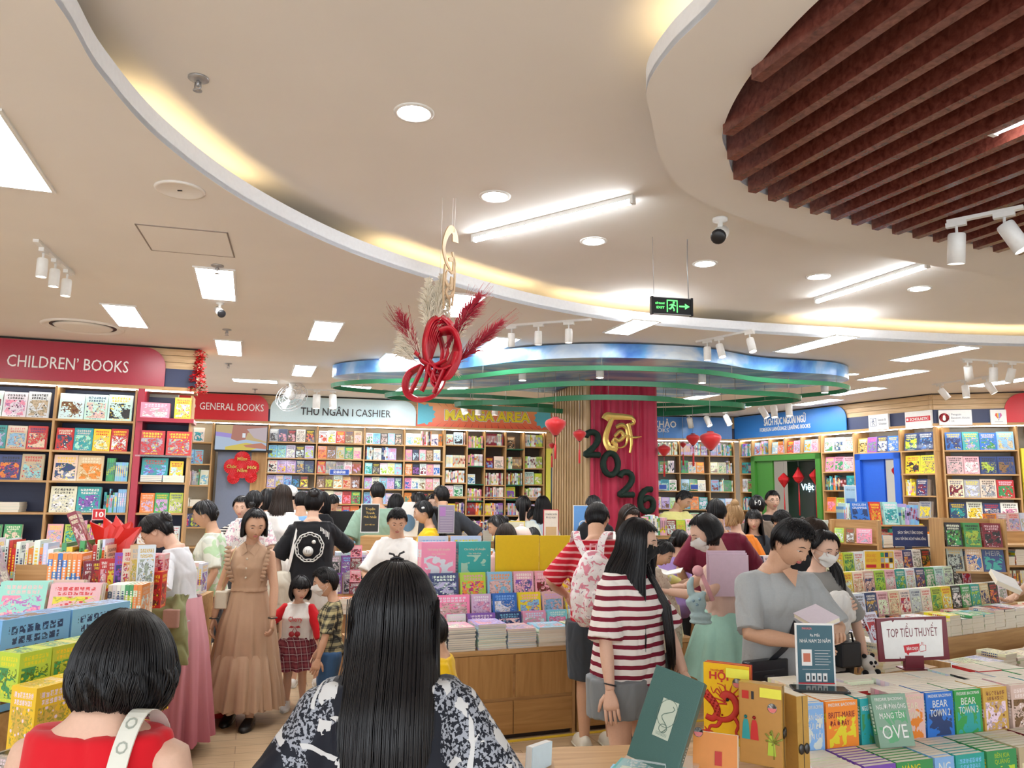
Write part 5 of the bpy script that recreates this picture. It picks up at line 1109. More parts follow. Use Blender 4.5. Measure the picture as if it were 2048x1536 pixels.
t=empty('acrylic_stand',Tr(p.x,2.40,p.z-.03)@Rz(radians(-24)),'clear acrylic stand holding up the bottle green box','stand');MB().box(-.1,.12,-.03,.17,-.006,0).build('acrylic_base',CLEAR,t);MB(Rx(radians(-12))).box(-.03,.06,.11,.115,0,.16).build('acrylic_back',CLEAR,t);b=MB();b.tube([(-.05,-.03,0),(-.05,-.035,.03),(.05,-.035,.03),(.05,-.03,0)],.0035,6);b.build('front_lip',CLEAR,t)
zt=p.z-.045
for i in range(3):book(Tr(p.x-.15-.015*i,2.36,zt-.02*i)@Rz(radians(-24+3*i))@Rx(-pi/2),.27,.2,.018,(('teal','cream','white'),('sky','cream','white'),('cream','teal','white'))[i],'under the green box',desc=('teal picture book under the bottle green box','pale blue picture book second under the green box','cream picture book lowest under the green box')[i],keep=True)
o=MB(Tr(p.x-.30,2.30,.74)@Rz(radians(-6))).box(0,.42,0,.26,0,zt-.74-.062).build('cardboard_box',mat('cream_carton',(.62,.56,.44),.5));tag(o,'cream boxed set lying under the bottle green box','box')
YEL=mat('marigold_print',(.86,.52,.01),.35);PGB=mat('page_block',(.78,.72,.58),.8);RDP=mat('dragon_red',(.55,.03,.02),.5)
def sticker(t,x,z,r_):
 MB(Tr(x,-.002,z)@STAND).lathe([(.001,.001),(r_,.001)],20).build('round_sticker',PAPERW,t);MB(Tr(x,-.0035,z)@STAND).prism([(r_*.9*cos(a),r_*.9*sin(a))for a in[pi+pi*i/10 for i in range(11)]],0,.0005).build('sticker_pink_half',mat('pink_ink',(.75,.2,.2),.5),t)
def note(t,w,h):MB(Tr(0,-.004,0)@STAND).box(w*.50,w*1.0,h*.84,h*.96,0,.001).build('yellow_note',mat('note_yellow',(.82,.80,.08),.5),t)
def dragon(t,w,h,d):
 for k in range(2):
  MB(Tr(0,d*k,0)).box(0,w,0,.004,0,h).build('front_board',YEL,t);MB(Tr(0,d*k,0)).box(.004,w-.008,.004,d-.008,.004,h-.004).build('page_block',PGB,t);MB(Tr(0,d*k,0)).box(0,w,d-.008,d-.004,0,h).build('back_board',RDP,t);MB(Tr(0,d*k,0)).box(w-.008,w-.004,.004,d-.008,0,h-.03).build('spine_red',RDP,t)
 F_=Tr(0,-.001,0)@STAND;b=MB(F_)
 def S_(P,r0,r1=.001):P=spline([Vector((x*w,z*h,0))for x,z in P],5,False);k=len(P);b.tube(P,[r0+(r1-r0)*i/(k-1)for i in range(k)],6,flat=.25,up=(0,0,1))
 S_([(.02,.62),(.12,.56),(.25,.48),(.3,.38),(.2,.3),(.05,.32)],.016,.010);S_([(.2,.34),(.4,.30),(.6,.34),(.72,.45),(.66,.58),(.5,.62),(.42,.56)],.008,.016);S_([(.66,.36),(.75,.26),(.7,.16),(.8,.1)],.008,.003);S_([(.4,.32),(.3,.22),(.15,.2),(.1,.12)],.009,.004)
 for a in range(9):S_([(.55+.08*cos(a*.5+.2),.55+.05*sin(a*.5+.2)),(.55+.36*cos(a*.42+.1),.55+.2*sin(a*.42+.1))],.004)
 for a in range(6):S_([(.08,.14),(.08+.13*cos(a*1.05),.14+.06*sin(a*1.05))],.004)
 S_([(.4,.6),(.3,.68),(.22,.62),(.16,.7)],.003);S_([(.5,.62),(.45,.72),(.3,.75)],.0028)
 for i in range(16):x,z=.04+.018*i,.60-.017*i+.01*(i%2);b.lathe([(.001,.001),(.004,.001)],6,M=Tr(x*w+.01*(i%3),z*h,.003))
 b.build('dragon_print',RDP,t);b=MB(F_@Tr(0,0,.004));b.lathe([(.001,.001),(.006,.001)],8,M=Tr(w*.53,h*.56,0));b.build('dragon_eye',DLET,t)
 text('HỘI',h*.09,F_@Tr(w*.34,h*.80,0),RDP,t,w=w*.42,bold=.03,ext=.0005);text('TRUYỆN KỂ',h*.022,F_@Tr(w*.3,h*.90,0),RDP,t,w=w*.3,ext=.0005)
 note(t,w,h);sticker(t,w*.74,h*.78,.017)
gift(1408,1482,2.95,.165,.275,.03,-28,-3,None,'two marigold yellow books with a red dragon cover, at front',dragon)
GLD=mat('antique_gold',(.55,.33,.08),.35,.35,bump=.3,bscale=60);OCH=mat('ochre_print2',(.52,.27,.07),.45)
def folk(t,w,h,d):
 MB().box(0,w,0,d,0,h).build('case',GLD,t);MB().box(.003,w-.003,-.002,0,.003,h-.003).build('printed_front',OCH,t)
 MB().box(w,w+.001,d*.5-.001,d*.5+.001,0,h).build('lid_seam',DLET,t);b=MB(Tr(w+.003,d*.5,h*.42));b.ball((0,-.012,0),(.004,.012,.018),10);b.ball((0,.012,0),(.004,.012,.018),10);b.build('clasp',mat('dark_metal',(.08,.08,.08),.3,.8),t)
 F_=Tr(0,-.0035,0)@STAND
 for x,c in((.16,'teal'),(.36,'red'),(.75,'lime')):
  b=MB(F_);x0=w*x;zz=h*.30 if x<.5 else h*.14;b.prism([(x0-.014,zz),(x0+.014,zz),(x0+.010,zz+.05),(x0+.006,zz+.065),(x0-.006,zz+.065),(x0-.010,zz+.05)],0,.0008);b.lathe([(.001,.001),(.006,.001)],10,M=Tr(x0,zz+.073,0));b.build('printed_figure',mat('ink_'+c,C[c],.5),t)
 b=MB(F_);[b.tube([(w*.8,h*.30,0),(w*.8+.03*cos(a),h*.36+.025*sin(a),0)],.003,4)for a in[.9*i for i in range(7)]];b.tube([(w*.8,h*.1,0),(w*.8,h*.34,0)],.002,4);b.build('printed_palm',mat('olive_ink',(.28,.3,.05),.5),t)
 MB(F_).box(w*.08,w*.24,h*.80,h*.90,0,.0006).build('red_seal',RDP,t);MB(F_).box(w*.3,w*.36,h*.8,h*.9,0,.0006).build('dark_characters',DLET,t);note(t,w,h);sticker(t,w*.78,h*.72,.016)
gift(1480,1523,2.82,.145,.265,.05,-30,-2,None,'antique gold boxed set with painted figures and clasp, behind the orange book',folk)
def folk2(t,w,h,d):
 MB().box(0,w,0,d,0,h).build('case',GLD,t);MB().box(.004,w-.004,.004,d-.004,h,h+.001).build('cream_top',PGB,t);MB().box(w,w+.001,d*.5-.001,d*.5+.001,0,h).build('lid_seam',DLET,t);b=MB(Tr(w+.003,d*.5,h*.35));b.ball((0,-.012,0),(.004,.012,.018),10);b.ball((0,.012,0),(.004,.012,.018),10);b.build('clasp',mat('dark_metal',(.08,.08,.08),.3,.8),t)
gift(1512,1515,2.98,.22,.265,.05,-68,0,None,'tall golden clasped box standing left of the pale blue novel',folk2)
def orange_b(t,w,h,d):
 MB().box(0,w,0,d,0,h).build('case',mat('orange_print',(.75,.26,.04),.4),t);MB().box(.002,w+.001,.003,d-.003,.003,h+.001).build('page_block',PGB,t);MB(Tr(0,-.0015,0)@STAND).box(w*.5,w*.66,h*.32,h*.62,0,.0006).build('red_seal',RDP,t);sticker(t,w*.12,h*.98,.014)
gift(1385,1555,2.45,.13,.13,.03,-22,-14,None,'orange book with a red seal low in front of the dragon books',orange_b)
gift(1050,1545,2.0,.02,.06,.09,-35,-4,None,'small pale blue book corner peeking at the bottom edge',lambda t,w,h,d:(MB().box(0,w,0,d,0,h).build('case',mat('ink_ice',C['ice'],.4),t),MB().box(.002,w-.002,-.001,d-.002,.002,h+.001).build('page_block',PAPERW,t)))
tag(MB().box(-.03,.12,1.93,2.15,0,at_y(1050,1545,2.0).z-.002).build('pedestal',OAK),'narrow oak pedestal just below the bottom edge of the view','pedestal')
# right middle island
M6=Tr(2.43,5.72,0)@Rz(radians(30))
T6=table(M6,3.3,1.9,.60,'oak island table of stacked books behind the top novels sign')
riser(T6,0,3.3,.45,.80,.60,.70);riser(T6,0,3.3,.80,1.12,.60,.83);riser(T6,0,3.3,1.12,1.85,.60,.97)
def x6(px,py,y):return on_plane(M6@Tr(0,y,0),px,py)[0]
isl=[('white','grey','black'),('cream','beige','red'),('white','cream','red'),('black','white','white'),('beige','navy','white'),('navy','gold','white'),('white','red','navy'),('lime','green','black'),('green','white','white'),('black','orange','red'),('rose','white','maroon'),('ice','white','navy'),('yellow','white','red'),('teal','lime','white')]
x_=.02
for i in range(18):
 w_=rb.uniform(.14,.17);stackf(M6,x_,w_,.02,.60,rb.choice((6,7,8)),.02,('cream','white','navy'),'front edge of the right island',.22,ctop=isl[(i*5)%14]);x_+=w_+.006
 if x_>3.1:break
x_=.02
for i in range(18):
 w_=.15;stackf(M6,x_,w_,.25,.60,rb.choice((4,5,6)),.02,('cream','ice','navy'),'second pile row of the right island',.2,ctop=isl[(i*3+2)%14]);x_+=w_+.006
 if x_>3.1:break
prow(M6,.70,.50,[(.02+.155*i,.02+.155*i+.15,isl[(i*5+3)%14])for i in range(20)],'lower cover row of the right island',.2,.02,4,-5)
prow(M6,.83,.84,[(.02+.155*i,.02+.155*i+.15,isl[(i*3+5)%14])for i in range(20)],'middle cover row of the right island',.2,.02,4,-5)
prow(M6,.97,1.16,[(.02+.155*i,.02+.155*i+.15,isl[(i*9+1)%14])for i in range(20)],'upper cover row of the right island',.2,.02,4,-5)
t=empty('low_shelf',M6@Tr(.55,-.41,0),'low oak shelf of book piles below the right island','shelf');
MB().box(0,2.6,0,.40,.30,.325).build('shelf_board',OAK,t);MB().box(0,.025,0,.4,0,.55).build('side_panel',OAKV,t);MB().box(2.575,2.6,0,.4,0,.55).build('side_panel',OAKV,t);MB().box(0,2.6,.0,.4,.04,.06).build('shelf_board',OAK,t)
ML=M6@Tr(.55,-.41,0);x_=.04
for i in range(14):
 w_=rb.uniform(.15,.2);stackf(ML,x_,w_,.02,.325,rb.choice((8,9,10,11)),.021,rb.choice((('white','cream','grey'),('cream','beige','navy'),('blue','white','white'),('ice','white','navy'))),'low shelf below the right island',.22,jit=.012);x_+=w_+.01
 if x_>2.35:break
for i in range(9):book(M6@Tr(-.02+rb.uniform(-.015,.015),-.30+rb.uniform(-.015,.015),.52+.02*(i+1))@Rz(radians(rb.uniform(-5,5)))@Rx(-pi/2),.2,.27,.019,('cream','white','grey'),'slumping pile left of the top novels sign')
tag(MB(M6).box(-.06,.5,-.36,.0,0,.52).build('side_cabinet',OAKV),'oak cabinet under the slumping pile left of the maroon sign','cabinet')
book(M6@Tr(.0,-.22,.70)@Rx(radians(-24)),.15,.21,.02,('white','red','maroon'),'x',desc='white book with red band propped on the slumping pile',keep=True)
for i in range(7):book(M6@Tr(.30+.02*i,-.30,.521)@Rz(pi/2),.16,.22,.019,('cream','beige','brown')if i<5 else('black','cream','grey'),'thick row of spines behind the maroon sign')
def navy_art(t,F_,w,h):lines(t,F_,[('SÁCH TÂM LÝ ỨNG DỤNG',h*.14,0,h*.62,w*.72),('GIAO TIẾP ỨNG XỬ, KỸ NĂNG SỐNG',h*.12,0,h*.32,w*.88)],PAPERW)
p=on_plane(M6@Tr(0,1.3,0),1822,1093);board_stand(M6@Tr(p[0],1.3,p[1])@Rz(radians(-22)),.40,.21,mat('navy_print',(.015,.035,.13),.4),'navy sign with two lines of white letters over the right island',navy_art,frame=mat('navy_print',(.015,.035,.13),.4),foot=False)
MB(M6@Tr(p[0],1.32,0)).box(-.05,.05,0,.02,.97,p[1]).build('sign_post',mat('navy_print',(.015,.035,.13),.4),None);tag(COL.objects[-1],'navy post under the navy sign on the right island','post')
p=on_plane(M6@Tr(0,.9,0),1712,1135)
def sale(t,F_,w,h):
 lines(t,F_,[('SÁCH HỌC',h*.16,-w*.27,h*.66,w*.32),('HỌC QUYỀN',h*.16,-w*.27,h*.42,w*.34)],mat('orange_ink',(.75,.25,.05),.5));MB(F_).box(-w*.45,-w*.12,h*.12,h*.28,0,.0006).build('red_buttons',REDI,t)
 for i in range(3):
  for j in range(3):MB(F_).box(w*(.04+.14*i),w*(.15+.14*i),h*(.1+.28*j),h*(.33+.28*j),0,.0006).build('printed_cover',mat('ink_'+['maroon','grey','green','red','ice','navy','white','black','beige'][i*3+j],C[['maroon','grey','green','red','ice','navy','white','black','beige'][i*3+j]],.5),t)
board_stand(M6@Tr(p[0],.66,p[1])@Rz(radians(-20)),.30,.17,mat('saffron_print',(.80,.50,.03),.45),'saffron sale board with small pictured covers at the island left end',sale,foot=False)
# racks behind the island
def rack(M,L,D,zs,top,label,back=True):
 t=empty('book_rack',M,label,'bookcase')
 for x in(0,L-.02):MB().box(x,x+.02,0,D,0,top).build('side_panel',OAKV,t)
 for z in zs:MB().box(.02,L-.02,0,D,z-.02,z).build('shelf',OAK,t)
 if back:MB().box(.02,L-.02,D-.015,D,0,top).build('back_panel',OAK,t)
 return t
p=at_y(1700,1058,9.3);M7=Tr(p.x-.1,9.2,0)@Rz(radians(10));p2=p.z
rack(M7,1.05,.35,[.5,.8,1.1,1.38],1.38,'oak rack of grammar and exam books right of the masked women')
pl='top of the grammar rack'
prow(M7,1.38,.03,[(.12,.36,('blue','navy','white'),'thick blue grammar book on top of the exam rack',[('ENGLISH',.10,.5,.82,.75,'white'),('GRAMMAR',.10,.5,.68,.8,'white')]),(.37,.52,('red','orange','yellow'),'red grammar book beside the thick blue one'),(.55,.75,('mint','teal','white'),'mint green book on the exam rack')],pl,.27,.03,2)
fill(M7,.76,1.02,1.38,.3,'spine',pl,['lilac','sky','ice','mint']);fill(M7,.0,.11,1.38,.3,'spine',pl,['ice','sky'])
prow(M7,1.10,.03,[(.18,.38,('sky','blue','red'),'pale blue exam book on the second exam shelf'),(.39,.60,('maroon','red','white'),'red exam book lettered IELTS',[('IELTS',.14,.5,.72,.7,'white')]),(.62,.83,('teal','mint','white'),'teal exam book lettered IELTS',[('IELTS',.14,.5,.72,.7,'white')]),(.84,1.0,('navy','purple','white'))],'second exam shelf',.23,.025,2)
fill(M7,.02,.17,1.10,.25,'spine','second exam shelf',['navy','sky']);fill(M7,.02,1.0,.8,.28,'face','third exam shelf',['teal','navy','white'],hh=.22,ww=.16)
p=at_y(1660,1070,8.8);M8=Tr(p.x,8.8,0)@Rz(radians(-35));rack(M8,.5,.2,[.9,1.2],1.45,'narrow oak end rack with small pink books');prow(M8,1.2,-.02,[(.05,.15,('lime','white','green')),(.17,.26,('brown','white','red')),(.28,.44,('pink','lilac','white'))],'narrow end rack',.16,.02,1);MB(M8).box(.02,.48,-.08,0,1.18,1.2).v
fill(M8,.0,.5,.9,.25,'face','narrow end rack',['ice','white','sky'],hh=.17,ww=.11)
p=at_y(1900,1040,8.9);M9=Tr(p.x-.95,8.9,0)@Rz(radians(24));rack(M9,1.35,.4,[.55,.85,1.12],1.13,'oak rack of red novels behind the navy sign')
fill(M9,.05,1.3,1.13,.28,'stack','top of the red novel rack',['red','maroon','mint','sky'],d0=.0,ww=.17);fill(M9,.03,1.3,1.13,.42,'face','top of the red novel rack',['green','orange','red','teal','yellow'],d0=.25,hh=.26,ww=.17);fill(M9,.03,1.3,.85,.26,'spine','second shelf of the red novel rack',['yellow','orange','navy','purple','white'])
p=at_y(1970,1110,7.9);M10=Tr(p.x-.42,7.9,0)@Rz(radians(-6));t=rack(M10,.62,.3,[.75,.98,1.22],1.5,'oak end rack of dark fantasy novels at right')
prow(M10,1.22,.0,[(.04,.20,('black','green','white'),'dark novel with a pale oval portrait on the fantasy rack'),(.22,.38,('green','lime','black'),'green forest novel on the fantasy rack'),(.40,.58,('maroon','black','rose'),'dark crimson novel on the fantasy rack')],'fantasy rack',.24,.03,2);prow(M10,.98,.0,[(.04,.20,('grey','black','gold'),'charcoal novel on the lower fantasy shelf'),(.22,.38,('beige','blue','white')),(.38,.59,('navy','teal','ice'),'navy novel lettered Heir on the fantasy rack',[('HEIR',.2,.5,.66,.7,'grey')])],'lower fantasy shelf',.24,.03,2)
p=at_y(2020,1080,8.6);M11=Tr(p.x-.25,8.6,0)@Rz(radians(12));rack(M11,1.6,.4,[.5,.75,.98,1.2],1.35,'oak rack at the right edge behind the reader hand');fill(M11,.03,1.5,1.35,.3,'face','rack at the right edge',['red','rose','ice','orange','white'],hh=.2,ww=.16);fill(M11,.03,1.5,.98,.2,'stack','rack at the right edge',['yellow','sky','rose','orange'],ww=.16);fill(M11,.03,1.5,.75,.2,'spine','rack at the right edge',['white','cream','brown'])
M12=Tr(4.9,9.4,0)@Rz(radians(-4));T12=table(M12,2.6,.7,1.05,'oak table of picture books before the right end bookcase');fill(M12,.05,2.4,1.05,.2,'stack','table before the right end bookcase',['white','cream','orange','red'],ww=.2);fill(M12,.05,2.4,1.05,.36,'face','table before the right end bookcase',['ice','white','lime','yellow','red','orange'],d0=.35,hh=.24,ww=.19)
# racks seen between people, right of the column
p=at_y(1350,1110,8.8);M13=Tr(p.x-.35,8.8,0)@Rz(radians(14));rack(M13,1.1,.4,[.45,.72,.98,1.22],1.24,'oak rack of slim workbooks right of the red curtain');
fill(M13,.02,1.05,1.24,.26,'mixed','top of the workbook rack',['ice','lime','maroon','green','rose','white'],hh=.18,ww=.12);fill(M13,.02,1.05,.98,.24,'spine','second shelf of the workbook rack',['sky','blue','navy','ice']);fill(M13,.02,1.05,.72,.24,'mixed','third shelf of the workbook rack',['white','teal','sky'])
M14=Tr(2.2,11.6,0)@Rz(radians(6));T14=table(M14,2.6,.8,1.0,'oak table of workbooks before the far reference shelves');fill(M14,.03,2.5,1.0,.3,'face','table before the reference shelves',['ice','sky','mint','orange','rose','blue','white'],hh=.26,ww=.2,d0=.1);fill(M14,.03,2.5,1.0,.5,'face','back row of the table before the reference shelves',['sky','ice','mint','lilac'],hh=.34,ww=.2,d0=.45)
M15=Tr(3.7,10.4,0)@Rz(radians(4));T15=table(M15,1.2,.6,1.0,'oak table with navy sign before the green doorway');fill(M15,.03,1.1,1.0,.22,'stack','table before the green doorway',['white','orange','ice','lilac'],ww=.2)
board_stand(M15@Tr(.55,.1,1.17),.13,.22,mat('pale_green_print',(.55,.62,.55),.5),'small framed poster before the green doorway',lambda t,F_,w,h:MB(F_).lathe([(.001,.0006),(.04,.0006)],16,M=Tr(0,h*.5,0)).build('printed_shape',NAV2,t),foot=False)
board_stand(M15@Tr(.86,.1,1.12),.26,.16,mat('navy_print',(.015,.035,.13),.4),'navy board right of the small framed poster',lambda t,F_,w,h:None,foot=False,frame=mat('navy_print',(.015,.035,.13),.4))
p=at_y(1703,1010,9.6);board_stand(Tr(p.x,9.62,p.z-.08),.15,.32,mat('ice_print',(.35,.55,.72),.5),'light blue poster standing over the grammar rack',lambda t,F_,w,h:(lines(t,F_,[('TIẾNG ANH',.02,0,h*.8,.11)],NAV2),MB(F_).box(-w*.35,w*.35,h*.15,h*.5,0,.0006).build('picture_area',mat('blue_print',(.08,.2,.5),.5),t)),foot=False)
# left tables
ML1=Tr(-2.62,3.05,0)@Rz(radians(18));T7=table(ML1@Tr(-.6,-.9,0),1.45,1.5,.62,'low table of yellow card boxes at bottom left')
def bxy(p_,w,h,d,yaw,cols,desc,kind='card_box',extra=None):
 book(Tr(*p_)@Rz(radians(yaw)),w,h,d,cols,'left table',kind,desc=desc,solid=True,keep=bool(desc))
def lineup(px,py,y,n,w,h,d,yaw,cols,desc0,z=None,dx=None):
 p=at_y(px,py,y);z0=p.z if z is None else z;dirv=Vector((-sin(radians(yaw)),cos(radians(yaw))))
 for i in range(n):
  q=Vector((p.x,p.y))+dirv*(d+.004)*i;bxy((q.x,q.y,z0),w,h,d,yaw,cols,desc0%('front','second','third','fourth','fifth','sixth','seventh')[min(i,6)])
yw=-20
lineup(30,1500,2.55,3,.10,.14,.15,yw,('yellow','gold','white'),'%s tall bright yellow card box in the left yellow row',.72)
lineup(80,1490,2.75,2,.10,.11,.13,yw,('gold','cream','yellow'),'%s ochre and white card box in the row beside the red dress')
lineup(100,1400,3.05,1,.10,.10,.13,yw,('yellow','lime','white'),'%s plain yellow card box near the bob hair')
lineup(18,1435,2.60,4,.11,.20,.14,yw,('yellow','gold','white'),'%s yellow card box with white lettering in the raised left row',.86)
lineup(-10,1385,2.72,3,.10,.16,.12,yw,('lime','green','yellow'),'%s lime green snack-like box at the left edge',.98)
lineup(5,1355,2.9,4,.10,.08,.13,yw,('yellow','lime','cream'),'%s flat yellow lidded box in the upper left row',1.02)
lineup(60,1560,2.35,2,.12,.12,.12,yw,('rose','ice','white'),'%s pink and pale blue card box at the bottom edge',.66);lineup(10,1560,2.3,2,.10,.11,.10,yw,('yellow','gold','black'),'%s yellow box with dark lettering at the bottom left corner',.66);lineup(-25,1510,2.4,3,.11,.09,.13,yw,('blue','pink','white'),'%s blue box at the bottom left edge',.70);lineup(-12,1440,2.5,3,.12,.08,.12,yw,('grey','black','white'),'%s black and grey wrapped box at the left edge',.80)
riser(T7,.02,1.2,.25,1.48,.62,.655,PAPERW)
st=empty('stepped_stand',ML1,'white stepped stand carrying the rows of card boxes','stand')
MB().box(-.5,.6,-.6,.4,.62,.66).build('step',PAPERW,st)
DINO=('sky','brown','navy')
p=at_y(0,1400,2.95)
for i,(dy,ds)in enumerate(((0,'large sky blue dinosaur box at the left edge'),(.30,'second sky blue dinosaur box behind the first'))):
 a_=radians(70);q=Vector((p.x-.02,p.y))+Vector((cos(a_),sin(a_)))*dy
 book(Tr(q.x,q.y,p.z-.05)@Rz(a_),.29,.33,.12,DINO,'left table','toy_box',desc=ds,solid=True,keep=True)
tag(MB(Tr(p.x-.35,p.y-.05,0)@Rz(radians(-20))).box(0,.3,0,.75,.0,p.z-.055).build('box_plinth',OAK),'oak plinth under the sky blue dinosaur boxes','plinth')
ML2=Tr(-2.45,3.75,0)@Rz(radians(8));T8=table(ML2@Tr(-.5,-.25,0),.84,1.35,.86,'table of comics and red gift boxes on the left')
def x8(px,py,y=0):return on_plane(ML2@Tr(0,y,0),px,py)
a,b_=x8(88,1250),x8(192,1255)
prow(ML2,a[1],.0,[(a[0],b_[0],('rose','yellow','red'),'pink comic album with a crowd of little figures, left table')],'comics row on the left table',.19,.015,4,-12)
a2,b2=x8(-15,1250),x8(88,1250);prow(ML2,a[1],.0,[(a2[0],b2[0]-.01,('mint','pink','rose'),'green edged comic album with pink creatures, left edge')],'comics row on the left table',.20,.015,4,-12)
zc_=a[1];riser(T8,.0,.84,.2,1.2,.86,zc_-.002);
stackf(ML2,a[0]-.0,.24,-.2,.86,7,.02,('white','rose','pink'),'below the pink comic album',.2,'book',ctop=('rose','pink','white'))
for i in range(7):s_=x8(92,1160,.42);book(ML2@Tr(s_[0]+.024*(i+1),.42,zc_+.10)@Rz(pi/2),.14,.20,.023,('orange','blue','white')if i!=2 else('blue','navy','white'),'x',desc='blue and orange spine of the matching set, %s from its left end'%ORD[i],keep=True)
riser(T8,.05,.80,.62,1.2,zc_-.002,zc_+.098)
for i in range(12):s_=x8(30,1170,.45);book(ML2@Tr(s_[0]-.30+.022*i,.40,zc_+.10)@Rz(pi/2)@Rx(radians(-20)),.16,.25,.018,(('lilac','white','grey'),('orange','white','red'),('grey','white','navy'))[i//4],'leaning magazines left of the blue and orange set')
s_=x8(170,1160,.45)
for i,(c_,h_)in enumerate(((('maroon','rose','white'),.16),(('maroon','red','yellow'),.16),(('red','rose','white'),.17),(('red','yellow','cream'),.16),(('purple','navy','red'),.2),(('cream','gold','red'),.22),(('beige','gold','grey'),.24),(('ice','grey','gold'),.24))):book(ML2@Tr(s_[0]+.035*i,.42+.01*i,zc_+.10)@Rz(radians(25)),.09,h_,.03,c_,'mixed upright books behind the pink comic album')
for i,(px,py,h_,c_)in enumerate(((262,1160,.14,('red','maroon','red')),(275,1190,.2,('red','maroon','yellow')),(258,1130,.12,('red','rose','white')),(272,1120,.10,('rose','red','white')))):
 q=x8(px,py,.62);bm=ML2@Tr(q[0],.62+.05*i,max(q[1]-.08,.98));book(bm,.11,h_,.1,c_,'x','gift_box',desc=('square red gift box low in the middle of the left table','tall glossy red gift box on the left table','small red gift box behind the tall one','rosy red box topmost of the red gift boxes')[i],solid=True,keep=True)
fill(ML2,-.45,x8(88,1160,.42)[0]-.02,zc_+.099,.3,'spine','upper step of the left comics table',['white','orange','rose','ice','red'],d0=.66);fill(ML2,.0,.28,zc_+.099,.3,'spine','upper step of the left comics table',['cream','red','green','ice','yellow'],d0=.66);fill(ML2,.12,.32,zc_,.2,'mixed','right part of the left comics table',['cream','ice','orange','lilac'],d0=.24)
q=x8(200,1180,.3)
for i in range(8):book(ML2@Tr(q[0]+.10+.02*(i+1),.12,zc_)@Rz(pi/2),.13,.17,.019,(('white','navy','grey'),('white','grey','navy'),('green','lime','white'),('orange','white','beige'))[i//2 if i//2<4 else 3],'small upright books beside the pink comic album')
t=empty('gift_sleeve',ML2@Tr(x8(215,1120,.75)[0],.8,zc_+.22),'bright red paper sleeve with pointed tops on the left table','gift sleeve')
RP=mat('glossy_red_paper',(.68,.02,.01),.25)
for k,a in enumerate((-.25,.05,.3)):MB(Ry(a)).add([(-.05,0,0),(.05,0,0),(.08,.02,.24),(0,0,.20),(-.08,.02,.26),(-.05,.05,0),(.05,.05,0),(.08,.06,.22),(0,.06,.2),(-.08,.06,.24)],[(0,1,2,3),(0,3,4),(6,5,9,8),(6,8,7),(1,6,7,2),(5,0,4,9),(3,2,7,8),(4,3,8,9)]).build('paper_sleeve',RP,t)
q=x8(165,1110,.7)
book(ML2@Tr(q[0],.68,zc_+.28)@Ry(radians(-24))@Rz(radians(10)),.05,.24,.12,('maroon','rose','cream'),'x','gift_box',desc='slim dark pink box leaning against the red paper sleeve',solid=True,keep=True)
riser(T8,.3,.80,.9,1.2,zc_+.098,zc_+.22)
M16=Tr(-3.02,5.0,0)@Rz(radians(6));T9=table(M16,.86,1.0,.80,'table of yellow workbook sets beside the pink dress woman')
def x9(px,py,y=0):return on_plane(M16@Tr(0,y,0),px,py)
q=x9(225,1110,.35);riser(T9,.1,.86,.5,.98,.80,.92)
for i in range(4):book(M16@Tr(q[0]+.075*i+.07,.52,.922)@Rz(pi/2)@Rx(radians(-4)),.2,.26,.068,('yellow','gold','red'),'x','boxed_set',desc='tall yellow boxed set with orange line, %s of four'%ORD[i],solid=True,keep=True)
q=x9(300,1130,.3)
for k in range(2):book(M16@Tr(q[0],.36+.05*k,.80+.145*k+.03),.16,.14,.05,('lime','yellow','mint'),'x','box',desc=('lower','upper')[k]+' lime picture box left of the pink dress woman',solid=True,keep=True)
book(M16@Tr(q[0]-.07,.38,.80),.05,.3,.14,('yellow','lime','white'),'x','box',desc='upright lemon box beside the lime picture boxes',solid=True,keep=True)
stackf(M16,q[0]-.03,.22,.12,.80,2,.014,('lime','yellow','white'),'before the lime picture boxes',.2)
q=x9(330,1140,.2);stackf(M16,q[0]-.02,.22,.1,.80,13,.016,('sky','teal','navy'),'blue and green pile by the pink dress woman',.24,ctop=('green','lime','white'),jit=.01)
q=x9(300,1185,.02);book(M16@Tr(q[0]-.02,-.06,.68)@Rx(radians(-35)),.24,.14,.02,('orange','cream','white'),'x',desc='orange leaflet set in front of the pink dress woman',keep=True)
book(M16@Tr(x9(283,1170,.05)[0],.0,.76)@Ry(radians(-8))@Rz(radians(20)),.12,.24,.04,('lilac','navy','sky'),'x','toy_box',desc='slim lilac toy pack with yellow tip standing near the red gift boxes',solid=True,keep=True)
q=x9(245,1090,.8);fill(M16,.05,.84,.92,.3,'spine','back of the yellow workbook table',['white','ice','teal','grey'],d0=.8)
for i in range(5):book(ML2@Tr(x8(300,1230,.5)[0]+.03*i-.1,.3,zc_-.02+.0*i)@Rz(pi/2),.16,.17,.026,('cream','white','grey'),'cream spines behind the bob hair')
def card(M,w,h,mt,body,label,col=PAPERW):
 t=empty('price_card',M,label,'card');MB().box(-w/2,w/2,0,.003,0,h).build('card_board',PAPERW,t);MB().box(-w/2+.006,w/2-.006,-.001,0,.006,h-.006).build('printed_face',mt,t)
 if body:text(body,h*.45,Tr(0,-.0016,h*.28)@STAND,col,t,w=w*.6,ext=.0004,bold=.03)
s,z=on_wall('childrens',199,1025);card(WM['childrens']@Tr(s,-.03,z-.08),.13,.12,REDI,'10','small red card with number 10 on the children bookcase shelf edge')
s,z=on_wall('back',679,942);card(WM['back']@Tr(s,-.03,z-.07),.33,.10,mat('royal_card',(.02,.08,.42),.4),'SÁCH BÁN GIỚI HẠN','blue shelf card with white letters behind the cashier')
for px,lb in((1325,'left'),(1388,'right')):
 s,z=on_wall('reference',px,973);card(WM['reference']@Tr(s,-.03,z-.06),.16,.1,mat('royal_card',(.02,.08,.42),.4),'',lb+' blue shelf card on the far reference bookcase')
